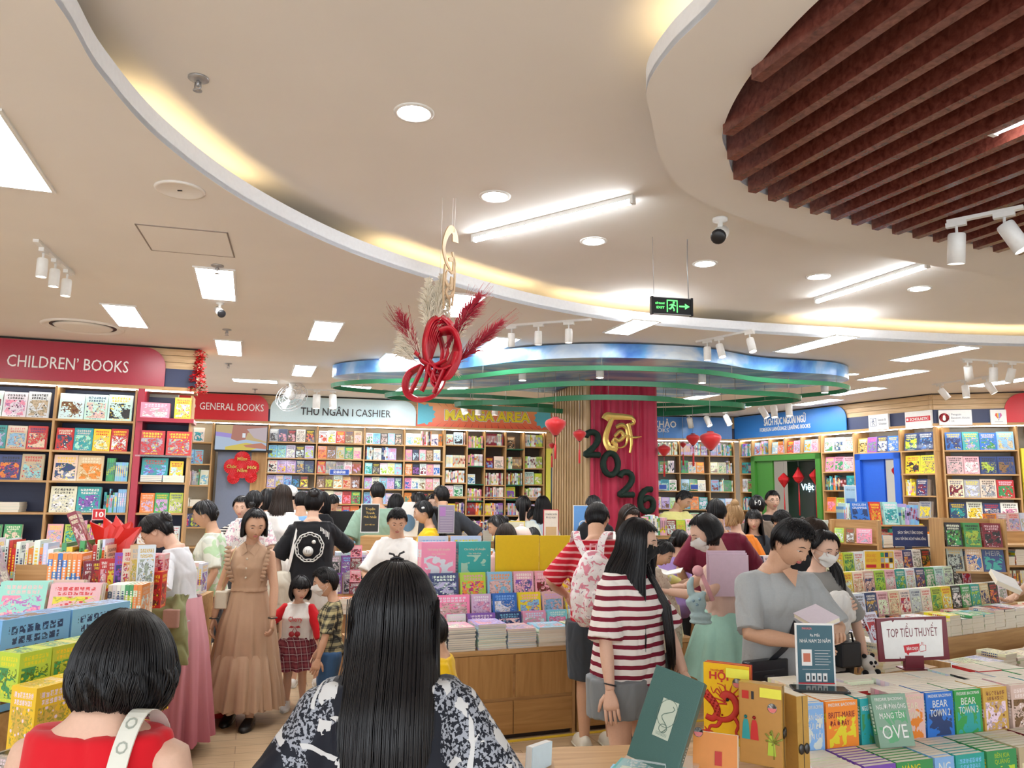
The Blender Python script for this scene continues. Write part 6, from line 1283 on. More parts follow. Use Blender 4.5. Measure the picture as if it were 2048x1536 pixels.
p=at_z(440,1432,0);t=empty('shopping_basket',Tr(p.x-.02,p.y,0)@Rz(radians(20)),'red plastic shopping basket with white handles on the floor by the dress','basket')
RB=mat('red_plastic',(.62,.02,.02),.35)
def rr(w,d,z):return[(w*cos(a)/max(abs(cos(a)),abs(sin(a)))**.75,d*sin(a)/max(abs(cos(a)),abs(sin(a)))**.75,z)for a in[2*pi*i/28 for i in range(28)]]
b=MB()
b.loft([rr(.13,.09,.005),rr(.15,.105,.10)],caps=False);b.loft([rr(.126,.086,.005),rr(.146,.101,.10)],caps=False)
b.loft([rr(.165,.12,.19),rr(.18,.13,.25),rr(.19,.14,.25),rr(.19,.14,.235)],caps=False);b.loft([rr(.13,.09,.005),rr(.01,.01,.006)],caps=False)
for i in range(0,28):a,c=rr(.15,.105,.10)[i],rr(.165,.12,.19)[i];b.tube([a,c],.004,4)
for z,k in((.12,.33),(.145,.6),(.17,.8)):R=rr(.15+.015*k*1.1,.105+.015*k*1.1,z);b.tube(R,.0035,4,closed=True)
b.build('basket_body',RB,t)
for s_ in(-1,1):MB().tube([(-.16,s_*.05,.25),(-.15,s_*.06,.30),(0,s_*.09,.33),(.15,s_*.06,.30),(.16,s_*.05,.25)],.007,8).build('basket_handle',mat('pale_pink_plastic',(.78,.55,.55),.4),t)
# people
def fab(name,c,rough=.85,bump=.35,sc=25):return mat(name,c,rough,bump=bump,bscale=sc,sheen=.15,spec=.2)
def patt(name,build,rough=.85):
 if name in _M:return _M[name]
 m,nt,b=nodes_of(name);tc=N(nt,'ShaderNodeTexCoord');sp=N(nt,'ShaderNodeSeparateXYZ');nt.links.new(tc.outputs['Object'],sp.inputs[0])
 def mth(op,a,b_=None):
  n=N(nt,'ShaderNodeMath',operation=op)
  for i,x in enumerate((a,b_)):
   if x is None:continue
   if isinstance(x,(int,float)):n.inputs[i].default_value=x
   else:nt.links.new(x,n.inputs[i])
  return n.outputs[0]
 def mix(f,a,c):
  n=N(nt,'ShaderNodeMix',data_type='RGBA');nt.links.new(f,n.inputs[0])
  for k,x in((6,a),(7,c)):
   if isinstance(x,tuple):n.inputs[k].default_value=(*x,1)
   else:nt.links.new(x,n.inputs[k])
  return n.outputs[2]
 def nz(scale,det=2,dist=0.):
  n=N(nt,'ShaderNodeTexNoise');n.inputs['Scale'].default_value=scale;n.inputs['Detail'].default_value=det;n.inputs['Distortion'].default_value=dist;nt.links.new(tc.outputs['Object'],n.inputs['Vector']);return n.outputs['Fac']
 nt.links.new(build(sp.outputs,mth,mix,nz,nt,tc),b.inputs['Base Color']);b.inputs['Roughness'].default_value=rough;b.inputs['Specular IOR Level'].default_value=.2;_M[name]=m
 return m
def stripes(name,base,col,period,duty):
 def f(s,mth,mix,nz,nt,tc):
  z=mth('ADD',s[2],mth('MULTIPLY',mth('SUBTRACT',nz(5),.5),.018));return mix(mth('LESS_THAN',mth('FRACT',mth('DIVIDE',z,period)),duty),base,col)
 return patt(name,f)
def plaid(name,base,c1,c2,p):
 def f(s,mth,mix,nz,nt,tc):
  xy=mth('ADD',s[0],mth('MULTIPLY',s[1],.8));a=mth('LESS_THAN',mth('FRACT',mth('DIVIDE',s[2],p)),.38);c=mth('LESS_THAN',mth('FRACT',mth('DIVIDE',xy,p)),.38)
  k=mix(mth('MULTIPLY',mth('ADD',a,c),.5),base,c1);l1=mth('LESS_THAN',mth('FRACT',mth('ADD',mth('DIVIDE',s[2],p),.3)),.08);l2=mth('LESS_THAN',mth('FRACT',mth('ADD',mth('DIVIDE',xy,p),.3)),.08)
  return mix(mth('MAXIMUM',l1,l2),k,c2)
 return patt(name,f)
def blots(name,base,c1,c2,sc,t1=.56,t2=.6):
 def f(s,mth,mix,nz,nt,tc):return mix(mth('GREATER_THAN',nz(sc*1.7,3,1.5),t2),mix(mth('GREATER_THAN',nz(sc,2,.8),t1),base,c1),c2)
 return patt(name,f)
def bricky(name):
 def f(s,mth,mix,nz,nt,tc):
  def vor(sc,mode):
   v=N(nt,'ShaderNodeTexVoronoi',distance='CHEBYCHEV',feature=mode);v.inputs['Scale'].default_value=sc;nt.links.new(tc.outputs['Object'],v.inputs['Vector']);return v
  v=vor(9,'F1');sp=N(nt,'ShaderNodeSeparateColor');nt.links.new(v.outputs['Color'],sp.inputs[0]);v2=vor(34,'F1');s2=N(nt,'ShaderNodeSeparateColor');nt.links.new(v2.outputs['Color'],s2.inputs[0])
  grey=mth('MULTIPLY',mth('GREATER_THAN',sp.outputs[0],.66),mth('GREATER_THAN',nz(150,3,0),.5));wht=mth('MULTIPLY',mth('GREATER_THAN',s2.outputs[0],.88),mth('GREATER_THAN',nz(40,2,0),.4))
  w1=mth('ADD',s[2],mth('MULTIPLY',nz(4),.12));w2=mth('ADD',s[0],mth('MULTIPLY',nz(3),.14))
  ln=mth('MAXIMUM',mth('MULTIPLY',mth('LESS_THAN',mth('FRACT',mth('MULTIPLY',w1,16.)),.14),mth('GREATER_THAN',nz(11,1,0),.53)),mth('MULTIPLY',mth('LESS_THAN',mth('FRACT',mth('MULTIPLY',w2,13.)),.12),mth('GREATER_THAN',nz(9,1,0),.54)))
  return mix(mth('MAXIMUM',ln,wht),mix(grey,(.012,.014,.022),(.33,.35,.40)),(.62,.62,.62))
 return patt(name,f,.6)
SKIN={}
def skin(k):
 c={'l':(.72,.46,.34),'m':(.60,.355,.235),'d':(.46,.25,.155)}[k];return mat('skin_'+k,c,.5,bump=.1,bscale=120,spec=.35)
LIPM=mat('lips',(.50,.14,.13),.4);EYEW=mat('eye_white',(.75,.73,.70),.25);EYED=mat('eye_dark',(.015,.01,.008),.2)
HAIRB=mat('hair_black',(.0075,.0065,.008),.34,spec=.5);HAIRD=mat('hair_dark_brown',(.03,.016,.010),.38);HAIRL=mat('hair_blond',(.42,.25,.11),.45)
def ell(c,rx,ry,n=20,p=2.3,ax=None):
 out=[]
 for j in range(n):
  a=2*pi*j/n;ca,sa=cos(a),sin(a);x=abs(ca)**(2/p)*(1 if ca>=0 else-1)*rx;y=abs(sa)**(2/p)*(1 if sa>=0 else-1)*ry
  out.append((c[0]+x,c[1]+y,c[2]))
 return out
def fused(b,voxel,smooth=4):
 me=b.mesh('tmp',[CEIL]);o=bpy.data.objects.new('tmp',me)
 r=o.modifiers.new('r','REMESH');r.mode='VOXEL';r.voxel_size=voxel;r.use_smooth_shade=True
 s=o.modifiers.new('s','SMOOTH');s.iterations=smooth;s.factor=.5
 out=evaluated(o);bpy.data.objects.remove(o);bpy.data.meshes.remove(me)
 return out
def mesh_into(b,me,m=0):
 b.add([tuple(v.co)for v in me.vertices],[tuple(p.vertices)for p in me.polygons],m,True);bpy.data.meshes.remove(me)
def face_y(x,z,k=1.):
 x,z=x/k,z/k;t=max(0,-z/.1125);xs=x/(1-.30*t**1.6);q=max(0,1-(xs/.076)**2-(z/.1125)**2);y=.093*q**.5*(1-.10*t)
 g=lambda a,s:exp(-(a/s)**2)
 ax=abs(x);f=min(1,q*3)
 y+=f*(.017*g(z+.028,.013)*g(x,.012)+.008*g(z+.004,.020)*g(x,.008)-.0075*g(ax-.031,.015)*g(z-.008,.011)+.003*g(z-.028,.009)*g(x,.045)+.004*g(ax-.038,.018)*g(z+.03,.02)+.006*g(z+.056,.009)*g(x,.018)+.007*g(z+.093,.014)*g(x,.02)-.004*g(z+.074,.006)*g(x,.02))
 return y*k
def head_verts(k,nu=44,nv=34):
 R=[]
 for i in range(nv+1):
  el=pi/2-pi*i/nv*.985-.02;row=[]
  for j in range(nu):
   az=2*pi*j/nu;dx,dy,dz=sin(az)*cos(el),cos(az)*cos(el),sin(el);z=.1125*dz;t=max(0,-dz);x=.076*dx*(1-.30*t**1.6)
   y=face_y(x,z)if dy>=0 else .093*dy*(1-.42*t)
   if dy>=0:y=min(y,1)
   row.append((x*k,y*k,z*k))
  R.append(row)
 return R
def hand(b,W,d,n,side,k=1.,curl=.35,m=0,spread=.08):
 """W wrist, d direction of the hand, n back-of-hand normal, side +1 thumb toward cross(d,n)"""
 d=Vector(d).normalized();n=Vector(n);n=(n-d*n.dot(d)).normalized();s=d.cross(n).normalized()*side
 def P(a,c,e):return W+(d*a+s*c+n*e)*k
 rings=[]
 for a,w_,h_ in((-.02,.020,.017),(0,.023,.016),(.03,.034,.014),(.06,.040,.013),(.085,.038,.011)):
  rings.append([tuple(P(a,w_*cos(2*pi*j/14)+.002,h_*sin(2*pi*j/14)))for j in range(14)])
 b.loft(rings,m)
 for i,(off,L)in enumerate(((.030,.068),(.010,.076),(-.010,.070),(-.029,.056))):
  p=P(.078,off,0);dirv=(d+s*spread*(1.5-i)*.6).normalized();pts=[p];ang=0
  for j,f in enumerate((.45,.32,.25)):
   ang+=curl*(.9+.12*i)if j else curl*.7;v=dirv*cos(ang)-n*sin(ang);pts.append(pts[-1]+v*L*f*k)
  b.tube(pts,[.0092*k,.0086*k,.0076*k,.0052*k],8,m)
 t0=P(.018,.026,-.004);v1=(d*.62+s*.72-n*.25).normalized();v2=(d*.88+s*.38-n*.25).normalized();b.tube([t0,t0+v1*.034*k,t0+v1*.034*k+v2*.030*k,t0+v1*.034*k+v2*.054*k],[.013*k,.0108*k,.0092*k,.006*k],8,m)
def ik(S,T,l1,l2,hint):
 S,T=Vector(S),Vector(T);v=T-S;L=min(v.length,(l1+l2)*.995);v=v.normalized();T=S+v*L
 a=(l1*l1-l2*l2+L*L)/(2*L);h=sqrt(max(0,l1*l1-a*a));hv=Vector(hint);hv=(hv-v*hv.dot(v)).normalized()
 return S+v*a+hv*h,T
def hair_path(k,u,zend,th,HMm,drop=None,npt=16,back=0.,off=0.,wave=0.,puff=0.):
 """from the crown over the scalp at azimuth u (degrees, 0 = face), then straight down"""
 a=radians(u);pts=[];elend=-1.0
 zz=max(-.95,min(.98,zend/(.1125*k)));el1=math.asin(zz)if zend>-.1*k else-1.2
 fall=drop is not None
 if fall:el1=-.05 if abs(u)>60 else .12
 for i in range(npt+1):
  f=i/npt;el=radians(86)+(el1-radians(86))*f;dx,dy,dz=sin(a)*cos(el),cos(a)*cos(el),sin(el);t=max(0,-dz);tt=(th+off)*(.75+.25*f)+puff*f*f
  x=(.076*k+tt)*dx*(1-.18*t);y=(.093*k+tt)*dy*(1 if dy>0 else 1-.25*t)-.012*k*(1-f);z=(.1125*k+tt)*dz
  pts.append(HMm@Vector((x,y,z)))
 if fall:
  p=pts[-1];n2=12;L=max(.02,p.z-drop(u));c=HMm@Vector((0,0,0));rad=Vector((p.x-c.x,p.y-c.y,0));
  for i in range(1,n2+1):
   f=i/n2;q=Vector((p.x,p.y,p.z-L*f));s_=back(u,L*f)if callable(back)else Vector((0,0,0));pts.append(q+s_+Vector((sin(f*7+u*.3)*wave,cos(f*6+u*.2)*wave,0)))
 return pts
def hair_mesh(paths_fn,us,n_str,rs,seed,m=0,sheet=True,us_str=None,jit=.004):
 b=MB();rnd=random.Random(seed)
 if sheet:
  P=[paths_fn(u,0.)for u in us];n=min(len(p)for p in P);rows=[[tuple(p[i])for p in P]for i in range(n)]
  b.loft(rows,m,closed=False,caps=False)
 lo,hi=(us_str or(us[0],us[-1]))
 for i in range(n_str):
  u=rnd.uniform(lo,hi);o=rnd.uniform(.0,jit);p=paths_fn(u,o);cut=len(p)-int(rnd.random()**3*3);p=p[1:cut]
  dx=rnd.uniform(-.004,.004);q=[v+Vector((dx*j/len(p),rnd.uniform(-.0008,.0008),0))for j,v in enumerate(p)];r0=rs*rnd.uniform(.6,1.3)
  b.tube(q,[r0*(.5+.5*min(1,j/2))if j<len(q)-2 else r0*.35 for j in range(len(q))],3,m)
 return b
def capz(style,k):
 def f(u):
  a=abs(u)
  if style=='bangs':fz=.030
  elif style=='high':fz=.080
  else:fz=.066
  if a<50:z=fz+(.006*cos(u*.35)if style!='bangs' else .006*sin(u*.5))
  elif a<78:z=fz+(.0-fz)*(a-50)/28*.9
  elif a<108:z=.006-.0*(a-78)if style=='short' else .004
  elif a<125:z=.004-.060*(a-108)/17
  else:z=-.062
  return z*k
 return f
def make_hair(t,k,HMm,spec,seed,near):
 st=spec.get('style','short');mt_=spec.get('mat',HAIRB);ns={0:60,1:220,2:1300}[near]*spec.get('dens',1);rs={0:.0030,1:.0022,2:.0014}[near];us=[-180+360*i/48 for i in range(49)]
 cz=capz(spec.get('front','short' if st=='short' else 'normal'),k);th=spec.get('th',.012 if st=='short' else .014)*k
 root=None
 if st in('short','bun','pony','cap'):
  def pf(u,o):
   tq=th*(1 if st!='short' else(1. if abs(u)<70 else .62));return hair_path(k,u,cz(u)+(.0 if o==0 else(rs_.uniform(-.006,.006))),tq,HMm,off=o,npt=10)
  rs_=random.Random(seed);b=hair_mesh(pf,us,int(ns*1.2),rs*1.1,seed,jit=.006)
  if st=='short':
   for i in range(int(ns*.6)):
    a=rs_.uniform(-180,180);el=rs_.uniform(40,85);d=Vector((sin(radians(a))*cos(radians(el)),cos(radians(a))*cos(radians(el)),sin(radians(el))));p=Vector((d.x*(.076*k+th*.8),d.y*(.093*k+th*.8),d.z*(.1125*k+th*.8)));q=p+Vector((rs_.uniform(-.008,.008),.018,.006))*k;b.tube([HMm@p,HMm@((p+q)/2+d*.004),HMm@q],[rs*1.4,rs*1.2,rs*.4],3)
  root=b.build('hair',mt_,t)
  if st=='bun':
   bp=spec.get('bun',(0,-.105,.045));c=Vector(bp)*k;r=spec.get('bunr',.038)*k;b=MB(HMm);b.ball(c,(r*1.1,r*.85,r),16)
   for j in range(26):a=j*.9;b.tube([c+Vector((cos(a+s_*1.1)*r*1.08,-abs(sin(s_*2+j))*r*.25,sin(a+s_*1.1)*r*1.02))for s_ in(0,.4,.8,1.2)],r*.13,5)
   b.build('hair_bun',mt_,t)
  if st=='pony':
   path=[Vector(q)*k for q in spec['path']];b=MB(HMm);sp_=spline(path,5,False);n=len(sp_);w0=spec.get('pw',.022)*k
   b.tube(sp_,[w0*(.5+.9*sin(pi*min(1,.12+i/(n-1)*.8)))*(1 if i<n-1 else .3)for i in range(n)],10,flat=.6)
   rr_=random.Random(seed+1)
   for j in range(40 if near<2 else 160):a=rr_.uniform(0,6.3);o=Vector((cos(a),sin(a),0))*w0*rr_.uniform(.7,1.15);b.tube([p_+o*(.5+.9*sin(pi*min(1,.12+i/(n-1)*.8)))*Vector((1,.6,0)).length*.85 for i,p_ in enumerate(sp_)],rs*1.2,3)
   b.build('ponytail',mt_,t)
 elif st in('long','bob'):
  zt=spec['z'];u0=spec.get('u0',68);wv=spec.get('wave',0)
  cpos=HMm@Vector((0,0,0))
  if st=='bob':
   def bk(u,L):
    a=radians(u);H_=max(.05,cpos.z-zt);f=min(1,L/H_);o=(.008*sin(pi*f)-.022*f*f)*k;return Vector((sin(a)*o,cos(a)*o,0))
  else:
   def bk(u,L):
    a=radians(u);f=min(1,L/.2);f=f*f*(3-2*f);g_=max(0,min(1,(abs(u)-70)/40));return Vector((sin(a)*spec.get('flare',.02)*f,-spec.get('ty',.05)*f*g_,0))
  dr=lambda u:zt+(rs2.uniform(0,.03)if False else 0)+.01*sin(u*.9)+(0 if abs(u)>100 or st=='bob' else spec.get('side',0))
  rs2=random.Random(seed)
  yawb=spec.get('yaw',0)
  pu=spec.get('puff',.012)*k if st=='bob' else 0
  def pf(u,o):return hair_path(k,u,0,th,HMm,drop=dr,npt=9,back=bk,off=o,wave=wv,puff=pu)
  usb=[u0+(360-2*u0)*i/44 for i in range(45)];usb=[u if u<=180 else u-360 for u in usb]
  def pf2(u,o):return pf(((u+180)%360)-180,o)
  b=hair_mesh(pf2,[u0+(360-2*u0)*i/44 for i in range(45)],int(ns),rs,seed,jit=.008)
  def pf3(u,o):return hair_path(k,u,cz(u),th*.9,HMm,off=o,npt=9,puff=pu*.3)
  b2=hair_mesh(pf3,[-u0-14+(2*u0+28)*i/20 for i in range(21)],int(ns*.3),rs,seed+2,jit=.004)
  b.v+=[];o_=len(b.v);b.v+=b2.v;b.f+=[[i+o_ for i in f]for f in b2.f];b.m+=b2.m;b.sm+=b2.sm
  root=b.build('hair',mt_,t)
 return root
def cloth(t,name,b,mt_,voxel,amp=.004,sc=9.,seed=0,smooth=5):
 me=fused(b,voxel,smooth);s3=Vector((seed*3.1,seed*1.7,seed*.3))
 nn=[v.normal.copy()for v in me.vertices];cc=[]
 for v,n_ in zip(me.vertices,nn):
  c_=v.co;q=Vector((c_.x*sc+c_.z*2,c_.y*sc,c_.z*sc*.5))+s3;n1=noise.noise(q);cc.extend(c_+n_*(amp*1.7*n1-amp*3.6*max(0,.25-abs(noise.noise(q*1.6+s3)))+amp*.3*noise.noise(q*3.1)))
 me.vertices.foreach_set('co',cc);me.update()
 me.materials.clear();me.materials.append(mt_);me.name=name;o=bpy.data.objects.new(name,me);COL.objects.link(o);o.parent=t
 return o
def skirt_geo(rings,folds,amp,n=72,th=.004,seed=0):
 """rings: (z, rx, ry, yoff) from waist to hem; folds deepen toward the hem"""
 b=MB();R=[];k=len(rings)
 for i,(z,rx,ry,yo)in enumerate(rings):
  f=i/(k-1);R.append([((rx*(1+amp*f*(sin(folds*a+seed+f)+.5*sin(folds*1.7*a+seed*2))))*cos(a),yo+ry*(1+amp*f*(sin(folds*a+seed+f)+.5*sin(folds*1.7*a+seed*2)))*sin(a),z+.006*f*sin(folds*a+1))for a in[2*pi*j/n for j in range(n)]])
 b.loft(R,caps=False);R2=[[(x*.97,y*.97,z)for x,y,z in r]for r in R];b.loft([R[-1],R2[-1]]+R2[::-1][1:],caps=False)
 return b
PEOPLE=[]
def person(x,y,H,yaw,label,sex='f',sk='m',head=(10,0,0),hh=None,lean=0,R=None,L=None,top=None,bottom=None,hair=None,near=1,shoes=None,curl=(.4,.4),hn=None,stance=(0,0),mask=None,glasses=None,wide=1.,legs_h=None,feat=True,name='person',hd=0.):
 """R, L: wrist targets in the body's own frame (x right, y forward, z up), with an elbow hint; head=(pitch, turn, tilt) in degrees"""
 t=empty(name,Tr(x,y,0)@Rz(radians(yaw)),label,'person');hh=hh or .225*min(1,H/1.6+.06);k=hh/.225;s=(H-hh)/1.375;vox={0:.014,1:.009,2:.007}[near]
 seed=len(PEOPLE)+1;PEOPLE.append(t)
 male=sex=='m';sw=(.158 if male else .136)*s*wide if sex!='c' else .135*s*wide*1.15;hw=(.142 if male else .150)*s*wide if sex!='c' else .135*s*wide*1.1
 zh=.76*s if sex!='c' else .70*s;UP=Tr(0,0,zh)@Rx(radians(-lean))@Tr(0,0,-zh)
 Z=lambda z:z*s
 wst=(.135 if male else .118)*s*wide if sex!='c' else .125*s*wide;ch=(.150 if male else .132)*s*wide if sex!='c' else .135*s*wide
 dp=1.0*s*(wide+1)/2
 tor=[(.70,hw*.55,.07*dp,0),(.76,hw*.95,.095*dp,-.005),(.84,hw,.105*dp,-.008),(.92,hw*.93,.095*dp,0),(1.0,wst,.083*dp,.004),(1.08,(wst+ch)/2,.09*dp,.006),(1.15,ch,(.100 if male else .108)*dp,.010),(1.23,ch*1.02,.095*dp,.004),(1.275,sw*.92,.075*dp,-.004),(1.305,sw*.70,.060*dp,-.008),(1.325,sw*.50,.054*dp,-.010),(1.35,sw*.34,.050*dp,-.012)]
 b=MB(UP);b.loft([ell((0,yo,Z(z)),rx,ry)for z,rx,ry,yo in tor])
 nk=(.058 if male else .048)*s**.5*(1 if sex!='c' else .9)
 hp,ht,hl=head;zc=Z(1.375)+hh*.5;HC=Tr(0,.012*k,Z(1.345)-hd)@Rz(radians(ht))@Rx(radians(-hp))@Ry(radians(hl))@Tr(0,.022*k,zc-Z(1.345));HMm=UP@HC
 b.M=Matrix.Identity(4);n0=UP@Vector((0,-.012,Z(1.30)));n1=HMm@Vector((0,-.028*k,-.06*k));b.tube([n0,(n0+n1)/2,n1],[nk*1.15,nk,nk*.98],14)
 la=.265*s;lf=.235*s;arms=[]
 for side,T in((1,R),(-1,L)):
  S=UP@Vector((side*sw*.98,-.004,Z(1.252)));
  if T is None:T=((side*(sw+.10*s),.02,Z(.80)),(side*.3,-1,0))
  tgt,hint=T;E,W=ik(S,Vector(tgt),la,lf,hint);arms.append((side,S,E,W))
  ra=(.050 if male else .043)*s**.6*(wide+1)/2;b.tube([S+Vector((-side*.02,0,.0)),S,S.lerp(E,.5),E,E.lerp(W,.35),W],[ra*1.05,ra*1.08,ra*.92,ra*.76,ra*.80,ra*.52],12)
 legs=[]
 for side in(1,-1):
  st_=stance[0 if side>0 else 1];hx=side*.085*s*wide;A=Vector((hx*1.05,st_,.055));Hp=Vector((hx,0,Z(.78)));K=(Hp+A)/2+Vector((0,.02+max(0,st_)*.25,.02));K.z=Z(.43)if sex!='c' else Z(.40)
  rl=(.082 if male else .080)*s**.8*(wide+1)/2;b.tube([Hp+Vector((0,0,.02)),Hp,Hp.lerp(K,.5),K,K.lerp(A,.3),A],[rl*1.05,rl*1.08,rl*.86,rl*.60,rl*.62,rl*.38],14);legs.append((side,Hp,K,A))
  if not shoes:b.tube([A+Vector((0,-.03,-.02)),A+Vector((0,.03,-.018)),A+Vector((0,.10,-.032)),A+Vector((0,.15,-.042))],[.03,.032,.028,.012],10,flat=.8)
 me=fused(b,vox,5);bb=MB();mesh_into(bb,me)
 hv=head_verts(k,*((60,48)if near==2 else(44,34)if near==1 else(30,24)));hb=MB(HMm);hb.loft(hv,0)
 for sd in(1,-1):
  hb.ball((0,0,0),(.007*k,.017*k,.030*k),12,0,M=Tr(sd*.0765*k,-.006*k,-.004*k)@Rz(sd*radians(-22))@Rx(radians(8)))
  hb.tube([(sd*(.079+.004*sin(a))*k,(-.008+.018*cos(a)*(-1))*k,(-.002+.028*sin(a))*k)for a in[radians(-120+24*i)for i in range(11)]],.0032*k,6,0)
  if feat:
   ex,ez=sd*.031*k,.008*k;ey=face_y(ex,ez,k)-.0075*k
   hb.ball((ex,ey,ez),(.0145*k,.0105*k,.0085*k),14,2);hb.ball((ex,ey+.0065*k,ez-.002*k),(.0058*k,.0052*k,.0058*k),12,3);hb.ball((ex,ey-.0005*k,ez+.0042*k),(.0165*k,.0118*k,.0078*k),14,0);hb.ball((ex,ey-.001*k,ez-.0095*k),(.0155*k,.0105*k,.0055*k),12,0)
   hb.tube([(ex+(.0145*q)*k,face_y(ex+.0145*q*k,ez,k)+(.0035-.004*q*q)*k,ez+(.0005-.004*q*q)*k)for q in(-1,-.5,0,.5,1)],[.0006*k,.0012*k,.0014*k,.0012*k,.0006*k],5,3)
   hb.tube([(sd*q*k,face_y(sd*q*k,(.026+zq)*k,k)+.001*k,(.026+zq)*k)for q,zq in((.013,.002),(.024,.005),(.034,.004),(.046,-.003))],[.0012*k,.0026*k,.0024*k,.0006*k],5,3,flat=1.)
 if feat:
  yl=face_y(0,-.056*k,k);hb.ball((0,yl-.004*k,-.0535*k),(.019*k,.0075*k,.0042*k),14,1);hb.ball((0,yl-.004*k,-.0605*k),(.016*k,.008*k,.0052*k),14,1)
  for sd in(1,-1):hb.ball((sd*.009*k,face_y(0,-.030*k,k)-.011*k,-.034*k),(.0065*k,.007*k,.0055*k),8,0)
 o_=len(bb.v);bb.v+=hb.v;bb.f+=[[i+o_ for i in f]for f in hb.f];bb.m+=hb.m;bb.sm+=hb.sm
 for i,(side,S,E,W)in enumerate(arms):
  d=(W-E).normalized();nn=hn[i]if hn and hn[i]else(side,0,.2);dd=d
  if hn and len(hn)>2+i and hn[2+i]:dd=Vector(hn[2+i])
  hand(bb,W+d*.004,dd,nn,side if d.z<-.5 else side,k*.98 if sex!='c' else k*.9,curl[i])
 body=bb.build('body',[skin(sk),LIPM,EYEW,EYED],t)
 if shoes:
  for side,Hp,K,A in legs:
   sh=MB(Tr(A.x,A.y,0));kind,sm=shoes;L_=.125*s**.7
   rings=[ell((0,yy,0),0,0)for yy in()]
   prof=[(-.055,.030,.055),(-.03,.036,.075),(.02,.038,.070),(.07,.044,.050),(.11,.044,.040),(.145,.034,.032),(.165,.012,.02)]
   sh.loft([[(w_*cos(q)*s**.5,yy*s**.6,.004+max(0,h_*(.5+.5*sin(q))))for q in[2*pi*j/14 for j in range(14)]]for yy,w_,h_ in prof]);sole=MB(Tr(A.x,A.y,0));sole.loft([[(w_*1.06*cos(q)*s**.5,yy*s**.6,.010+.012*sin(q))for q in[2*pi*j/14 for j in range(14)]]for yy,w_,h_ in prof])
   o=sh.build('shoe',sm,t);sole.build('sole',WHITEM if kind!='dark' else BLACKM,o)
 if bottom:
  kind,bm_,hem=bottom[:3];lo=bottom[3]if len(bottom)>3 else .012
  if kind=='pants':
   pb=MB();pb.loft([ell((0,yo,Z(z)),rx+lo,ry+lo)for z,rx,ry,yo in tor[0:5]])
   for side,Hp,K,A in legs:
    rl=(.082 if male else .080)*s**.8*(wide+1)/2;P_=[Hp+Vector((0,0,.03)),Hp,Hp.lerp(K,.5),K,K.lerp(A,.5),A];Q,Rr=[],[]
    for p_,r_ in zip(P_,(1.1,1.12,.95,.74,.66,.58)):
     if p_.z<hem*s:q0=Q[-1];f=(q0.z-hem*s)/max(1e-6,q0.z-p_.z);Q.append(q0.lerp(p_,f));Rr.append(r_*rl+lo*1.8);break
     Q.append(p_);Rr.append(r_*rl+lo*1.5)
    pb.tube(Q,Rr,14)
   cloth(t,'trousers' if hem<.3 else 'shorts',pb,bm_,vox*1.2,.004,9,seed)
  else:
   fl=bottom[4]if len(bottom)>4 else .35;fo,fa=bottom[5]if len(bottom)>5 else(10,.07);w0,d0=tor[4][1]+lo,tor[4][2]+lo;z0=Z(1.0);z1=Z(hem);n=10;rg=[]
   for i in range(n+1):
    f=i/n;q=min(1,f*3.2);rg.append((z0+(z1-z0)*f,w0+(max(hw+.02*s,w0)-w0)*q+fl*f*.5*s,d0+(.11*dp+.02-d0)*q+fl*f*.42*s,0))
   sk_=skirt_geo(rg,fo,fa,120,seed=seed);o=sk_.build('skirt',bm_,t)
 if top:
  tm,hem,slv=top[:3];lo=top[3]if len(top)>3 else .014;slm=top[4]if len(top)>4 else None;neck=top[5]if len(top)>5 else 1.335
  tb=MB(UP);rg=[]
  prev=None
  for z,rx,ry,yo in tor:
   if z<hem:prev=(z,rx,ry,yo);continue
   if prev:f=(hem-prev[0])/(z-prev[0]);rg.append(ell((0,yo,Z(hem)),max(rx*f+prev[1]*(1-f),wst*1.05)+lo*1.25,max(ry*f+prev[2]*(1-f),.09*dp)+lo*1.25));prev=None
   if z>neck:break
   kk=1.0 if z<1.2 else max(.6,(slv==0)*.8)if z<1.28 else max(.4,(slv==0)*.75)
   rg.append(ell((0,yo,Z(z)),max(rx,wst*1.08 if not(len(top)>6 and top[6])else rx)+lo*kk,ry+lo*kk))
  tb.loft(rg);tb.M=Matrix.Identity(4);sl=MB()
  if slv>0:
   for side,S,E,W in arms:
    ra=(.050 if male else .043)*s**.6*(wide+1)/2;tgt=tb if slm is None else sl;p0=UP@Vector((side*sw*.55,-.006,Z(1.262)))
    if slv<=1:tgt.tube([p0,S+Vector((0,0,.002)),S.lerp(E,.5*slv),S.lerp(E,slv)],[ra*1.05+lo*.1,ra*1.08+lo*.35,ra*.98+lo*.6,ra*.92+lo*.85],14)
    else:tgt.tube([p0,S+Vector((0,0,.004)),S.lerp(E,.5),E,E.lerp(W,(slv-1)*.5),E.lerp(W,slv-1)],[ra*1.05+lo*.1,ra*1.08+lo*.35,ra*.98+lo*.5,ra*.80+lo*.6,ra*.80+lo*.6,ra*.60+lo*.6],14)
  o=cloth(t,'shirt',tb,tm,vox*1.15,top[7]if len(top)>7 else .0045,8,seed)
  if slm is not None:cloth(t,'sleeves',sl,slm,vox*1.15,.004,9,seed+3)
 if hair:make_hair(t,k,HMm,hair,seed*17,near)
